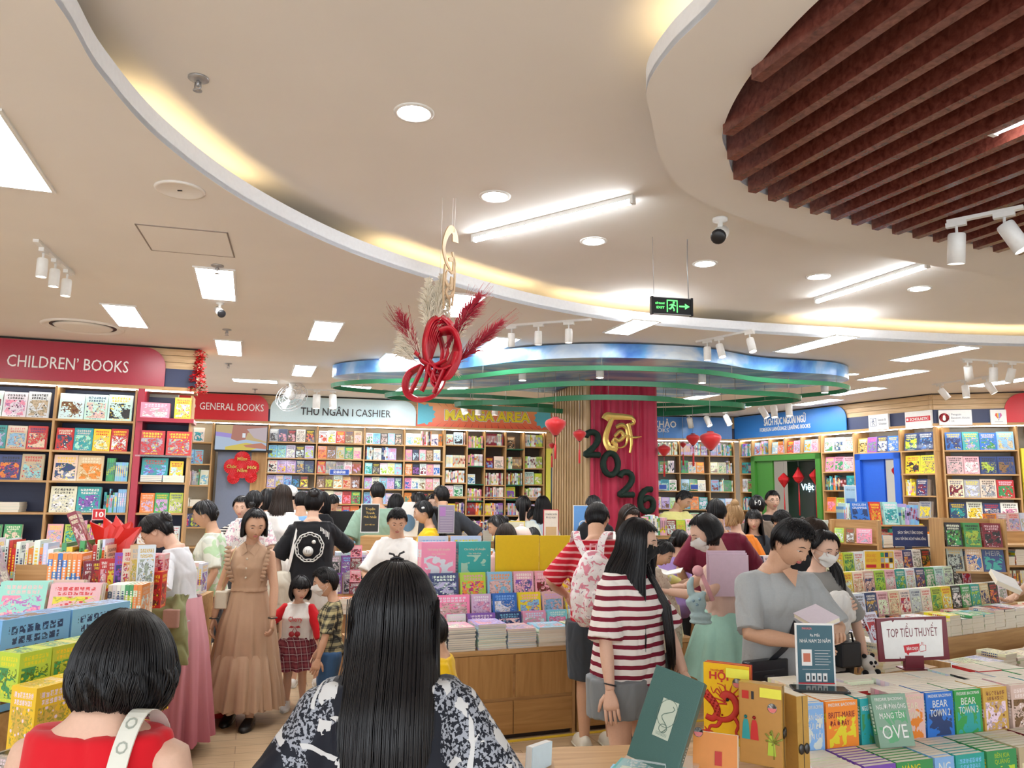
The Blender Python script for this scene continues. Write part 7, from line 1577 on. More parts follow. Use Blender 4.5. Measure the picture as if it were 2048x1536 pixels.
 if mask:
  mb=MB(HMm);rows=[]
  for i in range(11):
   z=(-.005-.098*i/10)*k;row=[]
   for j in range(17):
    q=(j-8)/8;xx=.058*k*q*(1-.25*abs(i-4)/6*1.0);bul=.016*k*(1-abs(q))*(1-((i-4.5)/6.5)**2)if mask[1]else .009*k*(1-q*q)
    yy=face_y(xx*.98,max(z,-.1*k),k);yy=max(yy,.045*k);row.append((xx*1.12,yy+.005*k+bul-(.012*k if abs(q)>.95 else 0),z+(.012*k*abs(q)if i==0 else 0)+(.025*k*abs(q)**2 if i>5 else 0)))
   rows.append(row)
  mb.loft(rows,closed=False,caps=False);rows2=[[(x_,y_-.002,z_)for x_,y_,z_ in r_]for r_ in rows];mb.loft(rows2,closed=False,caps=False)
  o=mb.build('face_mask',mask[0],t);st_=MB(HMm)
  for sd in(1,-1):
   for zz in(-.02,-.075):st_.tube([(sd*.062*k,.048*k,zz*k),(sd*.076*k,.02*k,(zz*.7-.0)*k),(sd*.081*k,-.012*k,(zz*.3-.002)*k)],.0012*k,4)
  st_.build('mask_strap',mask[0],o)
 if glasses:
  gb=MB(HMm)
  for sd in(1,-1):
   ex,ez=sd*.032*k,.004*k;ey=face_y(ex,0,k)+.012*k;gb.tube([(ex+.022*k*cos(a),ey-.004*k*abs(cos(a)),ez+.018*k*sin(a))for a in[2*pi*i/20 for i in range(20)]],.0014*k,6,closed=True);gb.tube([(ex+sd*.022*k,ey-.004*k,ez+.004*k),(sd*.074*k,.05*k,ez+.004*k),(sd*.08*k,-.01*k,ez+.006*k)],.0013*k,5)
  gb.tube([(-.011*k,face_y(0,.004*k,k)+.002*k,.006*k),(0,face_y(0,.004*k,k)+.006*k,.009*k),(.011*k,face_y(0,.004*k,k)+.002*k,.006*k)],.0013*k,5);gb.build('glasses',glasses,t)
 t['_']=0;del t['_']
 return dict(t=t,HM=HMm,UP=UP,k=k,s=s,arms=arms,legs=legs,sw=sw,Z=Z,tor=tor)
def head_at(px,py,y,H=None):
 p=at_y(px,py,y);return p.x,y,p.z
WHT=fab('white_cotton',(.78,.77,.74));BLKC=fab('black_cotton',(.012,.012,.015));DENIM=fab('denim',(.04,.10,.22));GREYC=fab('grey_cotton',(.36,.37,.37));CHAR=fab('charcoal_cotton',(.035,.04,.05))
LEATH=mat('black_leather',(.012,.015,.022),.35)
def P_(px,py,y,yaw,label,**k):
 p=at_y(px,py,y);H=k.pop('H',None)or p.z;return person(p.x,y,H,yaw,label,**k)
a=P_(790,1136,1.72,4,'person with waist-long black hair seen from behind, in black and white blouse',sk='l',near=2,wide=.98,hh=.225,hd=.045,H=at_y(790,1136,1.72).z+.045,head=(6,0,0),R=((.25,.04,.80),(1,-.6,0)),L=((-.26,.04,.80),(-1,-.6,0)),top=(bricky('black_white_blouse'),.74,1.5,.06),bottom=('pants',BLKC,.05),shoes=('dark',BLACKM),feat=False,hair=dict(style='long',z=.72,u0=52,th=.016,ty=.105,flare=.006,dens=1.4))
k=a['k'];b=MB(a['HM']);b.tube([(-.012,-.02,.128),(.0,-.03,.134),(.014,-.02,.128)],.004,6);b.tube([(.0,-.02,.128),(.006,-.01,.142),(.016,-.014,.146)],.0025,5);b.tube([(0,-.02,.128),(-.008,-.012,.14),(-.018,-.016,.142)],.0025,5);b.build('hair_clip',BLACKM,a['t'])
rs=random.Random(2);b=MB()
for sd in(-1,1):
 for i in range(150):
  x0=sd*rs.uniform(.075,.098);y0=rs.uniform(-.02,.05);z0=a['s']*1.375+rs.uniform(.03,.12);x1=sd*rs.uniform(.10,.17 if sd<0 else .15);z1=rs.uniform(1.02,1.16)
  b.tube([(x0,y0,z0),(x0*1.02,y0-.01,(z0*.6+z1*.4)),((x0+x1)/2,y0*.3+.0,z0*.3+z1*.7),(x1,-.05,z1)],[.0014,.0014,.0012,.0005],3)
b.build('side_locks',HAIRB,a['t'])
REDC=fab('red_jersey',(.66,.01,.02),sc=8)
a=P_(226,1232,1.62,-4,'person with black bob hair seen from behind, sleeveless red top, white shoulder strap',sk='l',near=2,hh=.195,hd=.045,H=at_y(226,1232,1.62).z+.045,wide=1.08,head=(8,-8,0),R=((.21,.02,.72),(1,-.6,0)),L=((-.21,.02,.72),(-1,-.6,0)),top=(REDC,.72,0,.016,None,1.32),bottom=('pants',BLKC,.05),shoes=('dark',BLACKM),feat=False,hair=dict(style='bob',z=1.248,u0=58,th=.013,puff=.014,dens=1.3,wave=.003))
s_=a['s'];b=MB();P=spline([Vector(q)for q in((.085,.10,1.16*s_),(.092,.05,1.30*s_),(.088,-.02,1.348*s_),(.085,-.075,1.29*s_),(.092,-.118,1.18*s_),(.11,-.125,1.05*s_),(.15,-.12,.9*s_))],6,False)
b.loft([[tuple(p+Vector((-.019,0,0))),tuple(p+Vector((.019,0,0))),tuple(p+Vector((.019,-.003,.002))),tuple(p+Vector((-.019,-.003,.002)))]for p in P],smooth=False);o=b.build('shoulder_strap',mat('ecru_strap',(.74,.74,.66),.6),a['t'])
for i,ch in enumerate('OORLAN'):
 c_=15+3*i;d=(P[c_+1]-P[c_-1]).normalized();nn=Vector((1,0,0)).cross(d).normalized();nn=nn if nn.y<0 or nn.z>.5 else-nn;up=nn.cross(d);R_=Matrix((d,up,nn)).transposed().to_4x4()
 text(ch,.022,Tr(P[c_]+nn*.004)@R_@Tr(0,-.011,0),mat('strap_ink',(.35,.38,.33),.6),o,'strap_letter',ext=.0008)
PINKG=None
def pinkd(s,mth,mix,nz,nt,tc):
 mr=N(nt,'ShaderNodeMapRange');mr.inputs[1].default_value=.1;mr.inputs[2].default_value=1.2;nt.links.new(s[2],mr.inputs[0]);return mix(mr.outputs[0],(.42,.13,.17),(.80,.42,.48))
PINKG=patt('pink_ombre_silk',pinkd,.5);CARD_=fab('pale_cardigan',(.70,.72,.76));OLIVE=fab('olive_twill',(.26,.27,.13),sc=14)
a=P_(380,1032,5.25,88,'woman in pink dress and pale cardigan leaning over the left table, holding an olive jacket',sk='l',near=2,H=1.58,lean=9,head=(34,8,0),R=((.10,.40,.98),(1,-.4,-.2)),L=((-.21,.17,1.05),(-1,-1,-.3)),curl=(.3,.35),hn=((0,0,1),(0,-.2,1)),top=(CARD_,.84,1.95,.02),bottom=('skirt',PINKG,.09,.02,.20,(13,.12)),glasses=mat('rose_gold',(.6,.35,.28),.3,.8),hair=dict(style='bun',bun=(0,-.105,.035),bunr=.042,dens=1.2),shoes=('dark',mat('tan_shoe',(.45,.32,.22),.5)))
tag(a['t'],None);b=MB(a['UP']);s_=a['s'];b.loft([ell((0,.035,zz*s_),.095,.088)for zz in(1.02,1.1,1.18,1.25)]);b.build('dress_bodice',PINKG,a['t'])
jb=MB();s_=a['s']
jb.loft([ell((-.21,.03,1.01),.045,.11),ell((-.22,.02,.94),.07,.15),ell((-.22,.01,.80),.06,.155),ell((-.22,.0,.66),.06,.16),ell((-.22,.0,.60),.05,.155)]);jb.tube([(-.21,.10,1.02),(-.25,.14,.90),(-.24,.13,.72)],[.045,.055,.045],12);jb.tube([(-.21,-.08,1.03),(-.26,-.09,.93),(-.25,-.09,.78)],[.05,.055,.04],12)
j=cloth(a['t'],'held_jacket',jb,OLIVE,.009,.014,8,3)
for y_,rr in((.04,.021),(-.005,.021)):
 MB(Tr(-.30,y_,.80)@Ry(-pi/2)).lathe([(.001,.003),(rr,.0)],16).build('badge_eye',PAPERW,j);MB(Tr(-.304,y_+.006,.802)@Ry(-pi/2)).lathe([(.001,.002),(rr*.5,.0)],14).build('badge_pupil',BLACKM,j)
MB(Tr(-.302,.08,.88)).box(0,.004,-.03,.03,-.012,.022).build('yellow_badge',mat('badge_yellow',(.75,.7,.05),.5),j)
w=at_y(345,1225,4.95);tag(MB(Tr(w.x,w.y,0)).rbox(-.05,.05,-.03,.03,w.z-.09,w.z+.02,.012).build('small_pouch',mat('dusty_rose_leather',(.42,.24,.20),.5)),'small dusty brown pouch held below the jacket by the pink dress woman','bag')
COL.objects[-1]
BEI=fab('tan_linen',(.50,.33,.22),sc=16)
a=P_(508,1026,5.95,183,'woman in sleeveless tan ruffled dress walking forward, holding the small girl by the hand',sk='m',near=2,H=1.56,head=(20,26,0),R=((.235,.05,.74),(1,-.5,0)),L=((-.22,.14,.74),(-1,-.4,0)),curl=(.35,.7),top=(BEI,.97,0,.012,None,1.325,True),bottom=('skirt',BEI,.12,.008,.24,(15,.10)),stance=(.0,.12),hair=dict(style='long',z=1.35,u0=66,th=.013,ty=.0,flare=.004,front='high'),shoes=('dark',BLACKM))
s_=a['s'];t=a['t'];b=skirt_geo([(.50,.205,.185,0),(.47,.222,.203,0),(.30,.26,.24,0),(.13,.285,.26,0)],17,.09,130,seed=2);b.build('hem_tier',BEI,t)
for sd in(-1,1):
 b=MB();R=[]
 for i in range(30):
  f=i/29;z=(1.31-.27*f)*s_;x=sd*(.135-.05*f*f)*s_;y=.06+.045*sin(pi*f);w_=.03*(1+.5*sin(i*1.9));R.append([(x,y+.006,z),(x+sd*w_,y+.018*(1+sin(i*1.9)),z+.006*cos(i*1.9)),(x+sd*w_*.9,y-.004,z)])
 b.loft(R,closed=False,caps=False);b.build('ruffle',BEI,t)
 MB(Tr(0,.085,1.30*s_)).add([(sd*.008,.0,-.02),(sd*.045,-.05,.045),(sd*.075,-.035,.015),(sd*.05,.004,-.055),(sd*.008,.006,-.024),(sd*.045,-.044,.041),(sd*.075,-.029,.011),(sd*.05,.010,-.059)],[(0,1,2,3),(7,6,5,4),(0,4,5,1),(1,5,6,2),(2,6,7,3),(3,7,4,0)]).build('collar',BEI,t)
b=MB();[b.ball((0,.112+.004*i,(1.22-.07*i)*s_),.008,8)for i in range(3)];b.build('buttons',mat('cream_button',(.7,.62,.5),.4),t)
MB().loft([ell((0,0,.985*s_),.130*s_+.004,.096*s_+.002),ell((0,0,1.02*s_),.130*s_+.004,.096*s_+.002)]).build('belt',BEI,t)
side,S,E,W=a['arms'][0];MB().tube([W+Vector((.032*cos(q),.026*sin(q),0))for q in[2*pi*i/16 for i in range(16)]],.004,6,closed=True).build('bracelet',BLACKM,t)
side,S,E,W=a['arms'][1];MB().tube([W+Vector((.031*cos(q),.026*sin(q),.004))for q in[2*pi*i/16 for i in range(16)]],.005,6,closed=True).build('watch',mat('dark_metal',(.08,.08,.08),.3,.8),t)
b=MB();b.tube(spline([Vector(q)for q in((.10,.06,1.31*s_),(.125,.10,1.2*s_),(.165,.09,1.05*s_),(.19,.05,.97*s_))],5,False),.004,6);b.build('chain_strap',mat('pale_gold',(.75,.6,.35),.3,.7),t);MB(Tr(.19,.02,.84*s_)).rbox(-.05,.04,-.07,.07,0,.13,.02).build('shoulder_bag',mat('cream_leather',(.66,.60,.48),.5),t)
RGL=fab('raglan_red',(.58,.012,.02));PLD=plaid('plaid_skirt',(.11,.015,.025),(.22,.05,.06),(.36,.28,.27),.05)
a=P_(600,1150,6.3,186,'small girl in white shirt with red sleeves and cherry print, dark red plaid skirt',sex='c',sk='l',near=2,hh=.185,head=(14,22,0),R=((.175,.17,.675),(1,-.3,-.8)),L=((-.20,.10,.50),(-1,-.3,0)),top=(WHT,.74,1.7,.034,RGL),bottom=('skirt',PLD,.52,.0,.34,(12,.10)),stance=(.0,-.08),hair=dict(style='bob',z=.84,u0=66,th=.010,puff=.008,front='bangs'),shoes=('light',mat('white_leather',(.74,.74,.74),.4)))
t=a['t'];s_=a['s'];yy=.118
FT=Tr(0,.128*s_+.012,0)@Rz(pi)@STAND
def chest(t_,z,y_):return Tr(0,y_,z)@Rz(pi)@STAND
text('Cherry',.036,chest(t,1.12*s_,.135*s_+.038),REDI,t,'shirt_print',w=.105)
b=MB(chest(t,.98*s_,.13*s_+.045));
for x_ in(-.022,.022):b.lathe([(.001,.003),(.02,.001),(.022,0)],16,M=Tr(x_,-.01,0))
b.tube([(-.02,.008,.001),(0,.045,.001),(.02,.008,.001)],.003,5);b.prism([(0,.045),(.03,.055),(.045,.04),(.02,.036)],0,.002);b.prism([(0,.045),(-.02,.036),(-.045,.04),(-.03,.055)],0,.002);b.build('cherry_print',mat('cherry_red',(.35,.01,.02),.4),t)
a=P_(668,1135,5.75,100,'boy in yellow and black plaid shirt, jeans and white face mask, seen from the side',sex='c',sk='m',near=2,hh=.20,head=(12,6,0),R=((.16,.10,.50),(1,-.3,0)),L=((-.17,.08,.5),(-1,-.4,0)),top=(plaid('boy_plaid',(.07,.07,.055),(.50,.44,.24),(.02,.02,.02),.055),.62,.95,.022),bottom=('pants',DENIM,.05,.014),hair=dict(style='short',th=.014),mask=(WHT,True),shoes=('light',WHITEM))
a=P_(628,985,7.0,12,'woman with hair bun seen from behind, black T-shirt with white round bear print',sk='l',near=2,H=1.70,head=(4,-10,0),wide=1.1,R=((.17,.28,1.28),(1,-.2,-.8)),L=((-.26,.05,.85),(-1,-.5,0)),top=(BLKC,.80,.95,.04),bottom=('pants',WHT,.62,.03),hair=dict(style='bun',bun=(.01,-.085,.075),bunr=.045),shoes=('light',WHITEM))
t=a['t'];s_=a['s'];BK=Tr(-.01,-.150,1.12*s_)@STAND
b=MB(BK)
def ringp(cx,cy,rx,ry,w_,n=30,wob=0):b.tube([(cx+rx*cos(q)*(1+wob*sin(q*9)),cy+ry*sin(q)*(1+wob*sin(q*9)),0)for q in[2*pi*i/n for i in range(n)]],w_,4,closed=True,flat=.3)
ringp(0,0,.12,.125,.005,wob=.03);ringp(0,.0,.10,.105,.0035,wob=.05)
for i in range(22):q=i*.285;b.lathe([(.001,.001),(.008,.001)],8,M=Tr(.109*cos(q),.113*sin(q),.001))
b.build('back_print_rings',PAPERW,t);MB(BK@Tr(0,0,.002)).lathe([(.001,.002),(.045,.001)],20,M=Tr(-.01,-.035,0)).build('printed_muzzle',PAPERW,t);MB(BK@Tr(0,0,.002)).lathe([(.001,.002),(.018,.001)],14,M=Tr(.035,.045,0)).build('printed_disc',PAPERW,t);b=MB(BK@Tr(0,0,.002))
for q in range(7):b.box(.085+.012*q,.092+.012*q,.14-.012*q+.01*(q%2),.175-.008*q,0,.001)
b.build('back_print_shapes',PAPERW,t)
b=MB(BK@Tr(-.01,-.035,.0045));b.box(-.012,-.008,-.01,.015,0,.001);b.box(.006,.01,-.01,.015,0,.001);b.build('print_eyes',BLACKM,t)
b=MB();P=spline([Vector(q)for q in((-.10,.08,1.24*s_),(-.115,.02,1.33*s_),(-.125,-.08,1.25*s_),(-.17,-.12,1.0*s_),(-.20,-.10,.88*s_))],5,False);b.loft([[tuple(p+Vector((-.014,0,0))),tuple(p+Vector((.014,0,0))),tuple(p+Vector((.014,-.004,0))),tuple(p+Vector((-.014,-.004,0)))]for p in P],smooth=False);b.build('tote_strap',WHT,t)
tb=MB();tb.loft([ell((-.25,-.03,.60*s_),.10,.10),ell((-.25,-.03,.68*s_),.12,.12),ell((-.24,-.03,.85*s_),.115,.12),ell((-.23,-.03,.92*s_),.07,.10)]);cloth(t,'tote_bag',tb,fab('ecru_canvas',(.66,.62,.52)),.01,.008,9,5)
P_(563,968,8.3,0,'woman with long straight dark brown hair seen from behind, loose white top',sk='l',near=1,H=1.74,top=(WHT,.70,.9,.05),bottom=('pants',fab('beige_cotton',(.5,.4,.3)),.4,.03),hair=dict(style='long',z=1.33,u0=50,th=.02,ty=.05,flare=.035,mat=HAIRD),shoes=('dark',BLACKM),feat=False)
TIE=blots('green_tie_dye',(.66,.68,.60),(.42,.58,.36),(.58,.62,.56),5)
a=P_(430,1008,6.7,98,'person with thin hair band in pale green tie-dye T-shirt, seen from the side',sk='m',near=1,H=1.60,head=(18,0,0),R=((.2,.2,.9),(1,-.4,0)),top=(TIE,.78,.9,.035),bottom=('pants',CHAR,.4,.02),hair=dict(style='bun',bun=(0,-.085,-.01),bunr=.04,mat=HAIRB),shoes=('dark',BLACKM))
b=MB(a['HM']);b.tube([(.09*cos(q),.01,.118*sin(q)+.0)for q in[pi*i/14 for i in range(15)]],.004,6);b.build('hair_band',mat('pale_gold',(.75,.6,.35),.3,.7),a['t'])
FLO=blots('floral_white',(.70,.68,.66),(.62,.40,.46),(.20,.22,.32),22,.57,.62)
P_(507,978,8.0,5,'person with rolled-up black hair seen from behind, white floral blouse',sk='l',near=1,H=1.68,wide=1.1,top=(FLO,.78,.8,.03),bottom=('pants',CHAR,.1),hair=dict(style='bun',bun=(0,-.085,-.03),bunr=.035),shoes=('dark',BLACKM),feat=False)
P_(488,990,8.5,165,'woman in black and white striped top half hidden behind the floral blouse',sk='l',near=1,H=1.62,head=(10,20,0),R=((.2,.2,1.2),(1,-.3,-.5)),top=(stripes('mono_stripes',(.7,.68,.65),(.03,.03,.04),.028,.5),.8,.95,.02),bottom=('pants',CHAR,.1),hair=dict(style='bun'),shoes=('dark',BLACKM))
P_(537,966,9.0,20,'person in red striped shirt with black hair, between the bun and the long brown hair',sk='m',near=0,H=1.70,top=(stripes('red_white_fine',(.58,.02,.04),(.7,.5,.5),.05,.3),.8,.9,.02),bottom=('pants',CHAR,.1),hair=dict(style='bob',z=1.42,u0=62,th=.014,puff=.01),feat=False)
a=P_(585,970,9.5,40,'man in a white cap standing in the queue near the cashier',sex='m',sk='m',near=0,H=1.74,top=(WHT,.85,.9,.03),bottom=('pants',CHAR,.1),hair=dict(style='short'))
b=MB(a['HM']);b.loft([ell((0,-.005,-.02+.0),.088,.104),ell((0,-.005,.03),.092,.108),ell((0,-.005,.09),.078,.09),ell((0,-.005,.125),.03,.035)]);b.loft([[(.075*cos(q),.06+.09*sin(q),.02)for q in[pi*i/10 for i in range(11)]],[(.07*cos(q),.055+.085*sin(q),.028)for q in[pi*i/10 for i in range(11)]]],closed=False,caps=False);b.build('cap',WHT,a['t'])
P_(604,984,9.0,15,'man with short black hair in light blue shirt, behind the black T-shirt woman',sex='m',sk='m',near=1,H=1.68,top=(fab('light_blue',(.22,.42,.72)),.8,.9,.03),bottom=('pants',CHAR,.1),hair=dict(style='short'),feat=False)
P_(640,978,9.8,-10,'person with dark hair in black top, mostly hidden behind the hair bun',sk='m',near=0,H=1.68,top=(BLKC,.8,.9,.03),bottom=('pants',CHAR,.1),hair=dict(style='bob',z=1.35,u0=62,th=.014,puff=.02),feat=False)
a=P_(669,985,10.95,180,'cashier with black hair and bangs in a white shirt behind the black monitor',sk='l',near=0,H=1.66,head=(26,5,0),top=(WHT,.8,.95,.03),bottom=('pants',CHAR,.1),hair=dict(style='short',front='bangs'))
P_(757,960,8.7,6,'man in sage green T-shirt seen from behind near the back shelves',sex='m',sk='m',near=1,H=1.79,head=(8,12,0),wide=1.1,top=(fab('sage',(.24,.36,.28)),.82,.9,.045),bottom=('pants',CHAR,.1),hair=dict(style='short'),feat=True)
P_(795,980,9.8,20,'person with black hair beside the sage green T-shirt man',sk='m',near=0,H=1.66,top=(BLKC,.8,.9,.03),bottom=('pants',CHAR,.1),hair=dict(style='bob',z=1.40,u0=62,puff=.01),feat=False)
a=P_(795,1012,6.55,172,'boy with short black hair in a white T-shirt reaching down to the comics table',sex='m',sk='m',near=2,H=1.58,hh=.215,wide=.86,head=(26,20,0),R=((.10,.28,.93),(1,-.5,-.3)),L=((-.10,.30,1.02),(-1,-.3,-.2)),hn=((0,0,1),(0,0,1)),top=(WHT,.75,.95,.04),bottom=('pants',CHAR,.45,.02),hair=dict(style='short',th=.013),shoes=('light',WHITEM))
YEC=fab('sunny_yellow',(.80,.50,.01))
a=P_(860,1002,8.15,96,'girl with long ponytail and white hair clip in a yellow T-shirt, side view',sk='m',near=1,H=1.60,head=(14,0,0),R=((.1,.3,.95),(1,-.3,0)),top=(YEC,.75,.95,.035),bottom=('pants',CHAR,.1),hair=dict(style='pony',path=((0,-.09,.03),(0,-.15,.0),(0,-.165,-.12),(0,-.15,-.28),(0,-.14,-.4)),pw=.03),feat=True)
MB(a['HM']@Tr(-.085,-.01,.05)).ball((0,0,0),(.006,.018,.012),8).build('hair_clip',PAPERW,a['t'])
P_(845,978,9.7,60,'person with black hair partly behind the yellow T-shirt girl',sk='m',near=0,H=1.68,top=(BLKC,.8,.9,.03),bottom=('pants',CHAR,.1),hair=dict(style='pony',path=((0,-.09,.0),(0,-.12,-.08),(0,-.11,-.2)),pw=.02),feat=False)
P_(868,980,10.0,190,'woman with black hair facing the camera beside the dark T-shirt man',sk='l',near=0,H=1.66,head=(5,-10,0),top=(CHAR,.8,.9,.03),bottom=('pants',CHAR,.1),hair=dict(style='long',z=1.3,u0=66))
P_(887,966,8.8,12,'man in charcoal T-shirt seen from behind at the comics counter',sex='m',sk='m',near=1,H=1.76,wide=1.12,head=(8,20,0),R=((.30,.06,1.02),(1,-.6,0)),top=(CHAR,.85,.95,.04),bottom=('pants',CHAR,.1),hair=dict(style='short'),feat=False)
P_(1030,984,9.5,-55,'woman in black with low hair knot bending over the comics, right of the mustard board',sk='m',near=1,H=1.58,lean=14,head=(20,0,0),top=(BLKC,.8,.95,.03),bottom=('pants',BLKC,.1),hair=dict(style='bun',bun=(0,-.115,.0),bunr=.03),feat=False)
P_(1046,976,9.0,-5,'girl with high ponytail and yellow scrunchie in a short white T-shirt, from behind',sk='l',near=1,H=1.66,top=(fab('mint_white',(.68,.72,.66)),.95,.8,.025),bottom=('pants',BLKC,.1),hair=dict(style='pony',path=((0,-.08,.07),(0,-.13,.06),(0,-.145,-.05),(0,-.13,-.17),(0,-.125,-.22)),pw=.026),feat=False)
P_(1084,982,9.3,-12,'woman with long dark hair and pale blue shirt, left of the column slats',sk='m',near=1,H=1.66,top=(fab('pale_blue',(.50,.60,.66)),.7,1.8,.03),bottom=('pants',BLKC,.1),hair=dict(style='long',z=1.2,u0=55,ty=.04),feat=False)
P_(1012,1015,7.9,100,'child with black hair and yellow hair clip behind the pale yellow framed sign',sk='m',near=0,H=1.48,head=(20,0,0),top=(fab('pale_denim',(.4,.5,.6)),.7,.9,.03),bottom=('pants',CHAR,.1),hair=dict(style='bun'))
P_(1014,1045,6.95,10,'child with straight brown hair behind the mustard board',sk='m',near=1,H=1.42,hh=.2,top=(fab('dusty_pink',(.6,.4,.4)),.7,.9,.03),bottom=('pants',CHAR,.1),hair=dict(style='bob',z=1.14,u0=60,puff=.015,mat=HAIRD),feat=False)
a=P_(1043,1058,7.05,0,'child in a pale pink beanie hat behind the mustard board',sk='l',near=0,H=1.38,hh=.2,top=(fab('dusty_pink',(.6,.4,.4)),.7,.9,.03),bottom=('pants',CHAR,.1),hair=dict(style='short'),feat=False)
MB(a['HM']).loft([ell((0,0,-.01),.095,.11),ell((0,0,.05),.095,.108),ell((0,0,.10),.07,.08),ell((0,0,.122),.02,.02)]).ball((0,0,.128),.018,10).build('beanie',fab('pale_pink_knit',(.75,.60,.55)),a['t'])
P_(1066,1060,7.15,0,'child with short black hair right of the pink beanie',sk='m',near=0,H=1.38,hh=.2,top=(CHAR,.7,.9,.03),bottom=('pants',CHAR,.1),hair=dict(style='short'),feat=False)
a=P_(886,1226,4.25,92,'boy with short black hair in marigold T-shirt, side view beside the long black hair',sex='c',sk='m',near=2,H=1.07,hh=.205,head=(18,0,0),top=(YEC,.60,.95,.028),bottom=('pants',CHAR,.25,.02),hair=dict(style='short',th=.016),shoes=('light',WHITEM))
a=P_(1195,1000,5.45,8,'man in red and pink striped T-shirt and dark shorts from behind, wearing a rabbit backpack',sex='m',sk='m',near=2,H=1.66,wide=1.0,head=(22,-24,0),lean=4,R=((.2,.3,.95),(1,-.4,-.2)),L=((-.17,.28,.98),(-1,-.5,-.2)),top=(stripes('red_pink_stripes',(.50,.015,.03),(.72,.36,.36),.043,.32),.74,.95,.04),bottom=('pants',fab('slate_shorts',(.05,.06,.075)),.44,.03),hair=dict(style='short',mat=HAIRB),feat=True)
t=a['t'];s_=a['s']
for side,Hp,K,A in a['legs']:
 cb=MB(Tr(A.x,A.y,0));prof=[(-.085,.030,.035),(-.07,.042,.075),(-.03,.046,.08),(.03,.050,.085),(.09,.056,.07),(.14,.054,.055),(.17,.035,.035)]
 cb.loft([[(w_*cos(q),yy,.02+max(-.5*h_*.3,h_*sin(q)))for q in[2*pi*j/16 for j in range(16)]]for yy,w_,h_ in prof]);o=cb.build('clog',mat('cream_foam',(.66,.62,.52),.6),t);MB(Tr(A.x,A.y,0)).loft([[(w_*1.12*cos(q),yy*1.03,.012+.012*sin(q))for q in[2*pi*j/16 for j in range(16)]]for yy,w_,h_ in prof]).build('sole',mat('cream_foam',(.66,.62,.52),.6),o)
RAB=blots('rabbit_print',(.76,.72,.72),(.66,.25,.32),(.28,.20,.30),24,.57,.66)
bp=empty('backpack',t.matrix_world@Tr(-.085,-.255,0),'white backpack with pink rabbit print worn by the striped shirt man','backpack');bpm=MB();bpm.loft([ell((0,.02,.80*s_),.09,.06,24),ell((0,0,.86*s_),.145,.10,24),ell((0,0,1.0*s_),.16,.115,24),ell((0,.01,1.13*s_),.14,.10,24),ell((0,.03,1.22*s_),.09,.075,24),ell((0,.05,1.27*s_),.04,.04,24)])
bpm.loft([ell((0,-.10,.86*s_),.09,.03),ell((0,-.115,.95*s_),.11,.035),ell((0,-.10,1.03*s_),.09,.03)]);cloth(bp,'backpack_body',bpm,RAB,.009,.007,7,9)
for sd in(1,-1):b=MB();P=spline([Vector(q)for q in((sd*.05,.05,1.24*s_),(sd*.085,.13,1.33*s_),(sd*.12+.04,.22,1.38*s_),(sd*.13+.05,.32,1.28*s_))],5,False);b.loft([[tuple(p+Vector((-.025,0,.003))),tuple(p+Vector((.025,0,.003))),tuple(p+Vector((.025,0,-.006))),tuple(p+Vector((-.025,0,-.006)))]for p in P],smooth=False);b.build('shoulder_strap',RAB,bp)
b=MB();b.tube([(-.02,.05,1.25*s_),(-.02,.03,1.31*s_),(.02,.03,1.31*s_),(.02,.05,1.25*s_)],.007,8);b.build('top_handle',mat('pink_webbing',(.70,.3,.36),.6),bp)
P_(1190,984,8.3,10,'person with black hair behind the striped shirt man by the column',sk='m',near=0,H=1.68,top=(BLKC,.8,.9,.03),bottom=('pants',BLKC,.1),hair=dict(style='short'),feat=False)
a=P_(1246,1004,7.5,196,'young woman with black headband and long hair looking down before the red curtain',sk='l',near=2,H=1.62,head=(28,12,0),top=(WHT,.8,.95,.03),bottom=('pants',BLKC,.1),hair=dict(style='long',z=1.18,u0=64,side=.03,mat=HAIRD))
MB(a['HM']).tube([(.091*cos(q),.03,.122*sin(q))for q in[pi*i/14 for i in range(15)]],.008,6).build('head_band',BLACKM,a['t'])
STR=stripes('maroon_white_stripes',(.80,.76,.72),(.20,.015,.035),.047,.42)
a=P_(1255,1046,4.1,222,'woman with very long black hair, black mask, maroon and white striped T-shirt, grey shorts',sk='l',near=2,H=1.57,wide=1.06,head=(10,28,0),R=((.26,.10,.70),(1,-.4,0)),L=((-.20,.2,.8),(-1,-.4,0)),curl=(.22,.4),hn=((.8,.5,0),None),top=(STR,.66,1.0,.06,None,1.335,False,.005),bottom=('pants',fab('grey_shorts',(.20,.22,.235),sc=12),.62,.05),hair=dict(style='long',z=.90,u0=58,th=.016,ty=.085,flare=.02),mask=(fab('black_mask',(.012,.012,.013)),False),glasses=mat('thin_gold',(.6,.45,.3),.3,.8),shoes=('light',WHITEM))
t=a['t'];s_=a['s'];side,S,E,W=a['arms'][0];MB().tube([W+Vector((.030*cos(q),.026*sin(q),.03+.008*cos(q)))for q in[2*pi*i/18 for i in range(18)]],.0035,6,closed=True).build('hair_tie_bracelet',BLACKM,t)
MB(a['UP']).tube([(.065*cos(q)*1.1,-.006+.06*sin(q),(1.335+.012*sin(q+pi))*s_)for q in[2*pi*i/24 for i in range(24)]],.012,8,closed=True).build('red_collar',fab('red_rib',(.40,.01,.03)),t)
rs=random.Random(8);b=MB()
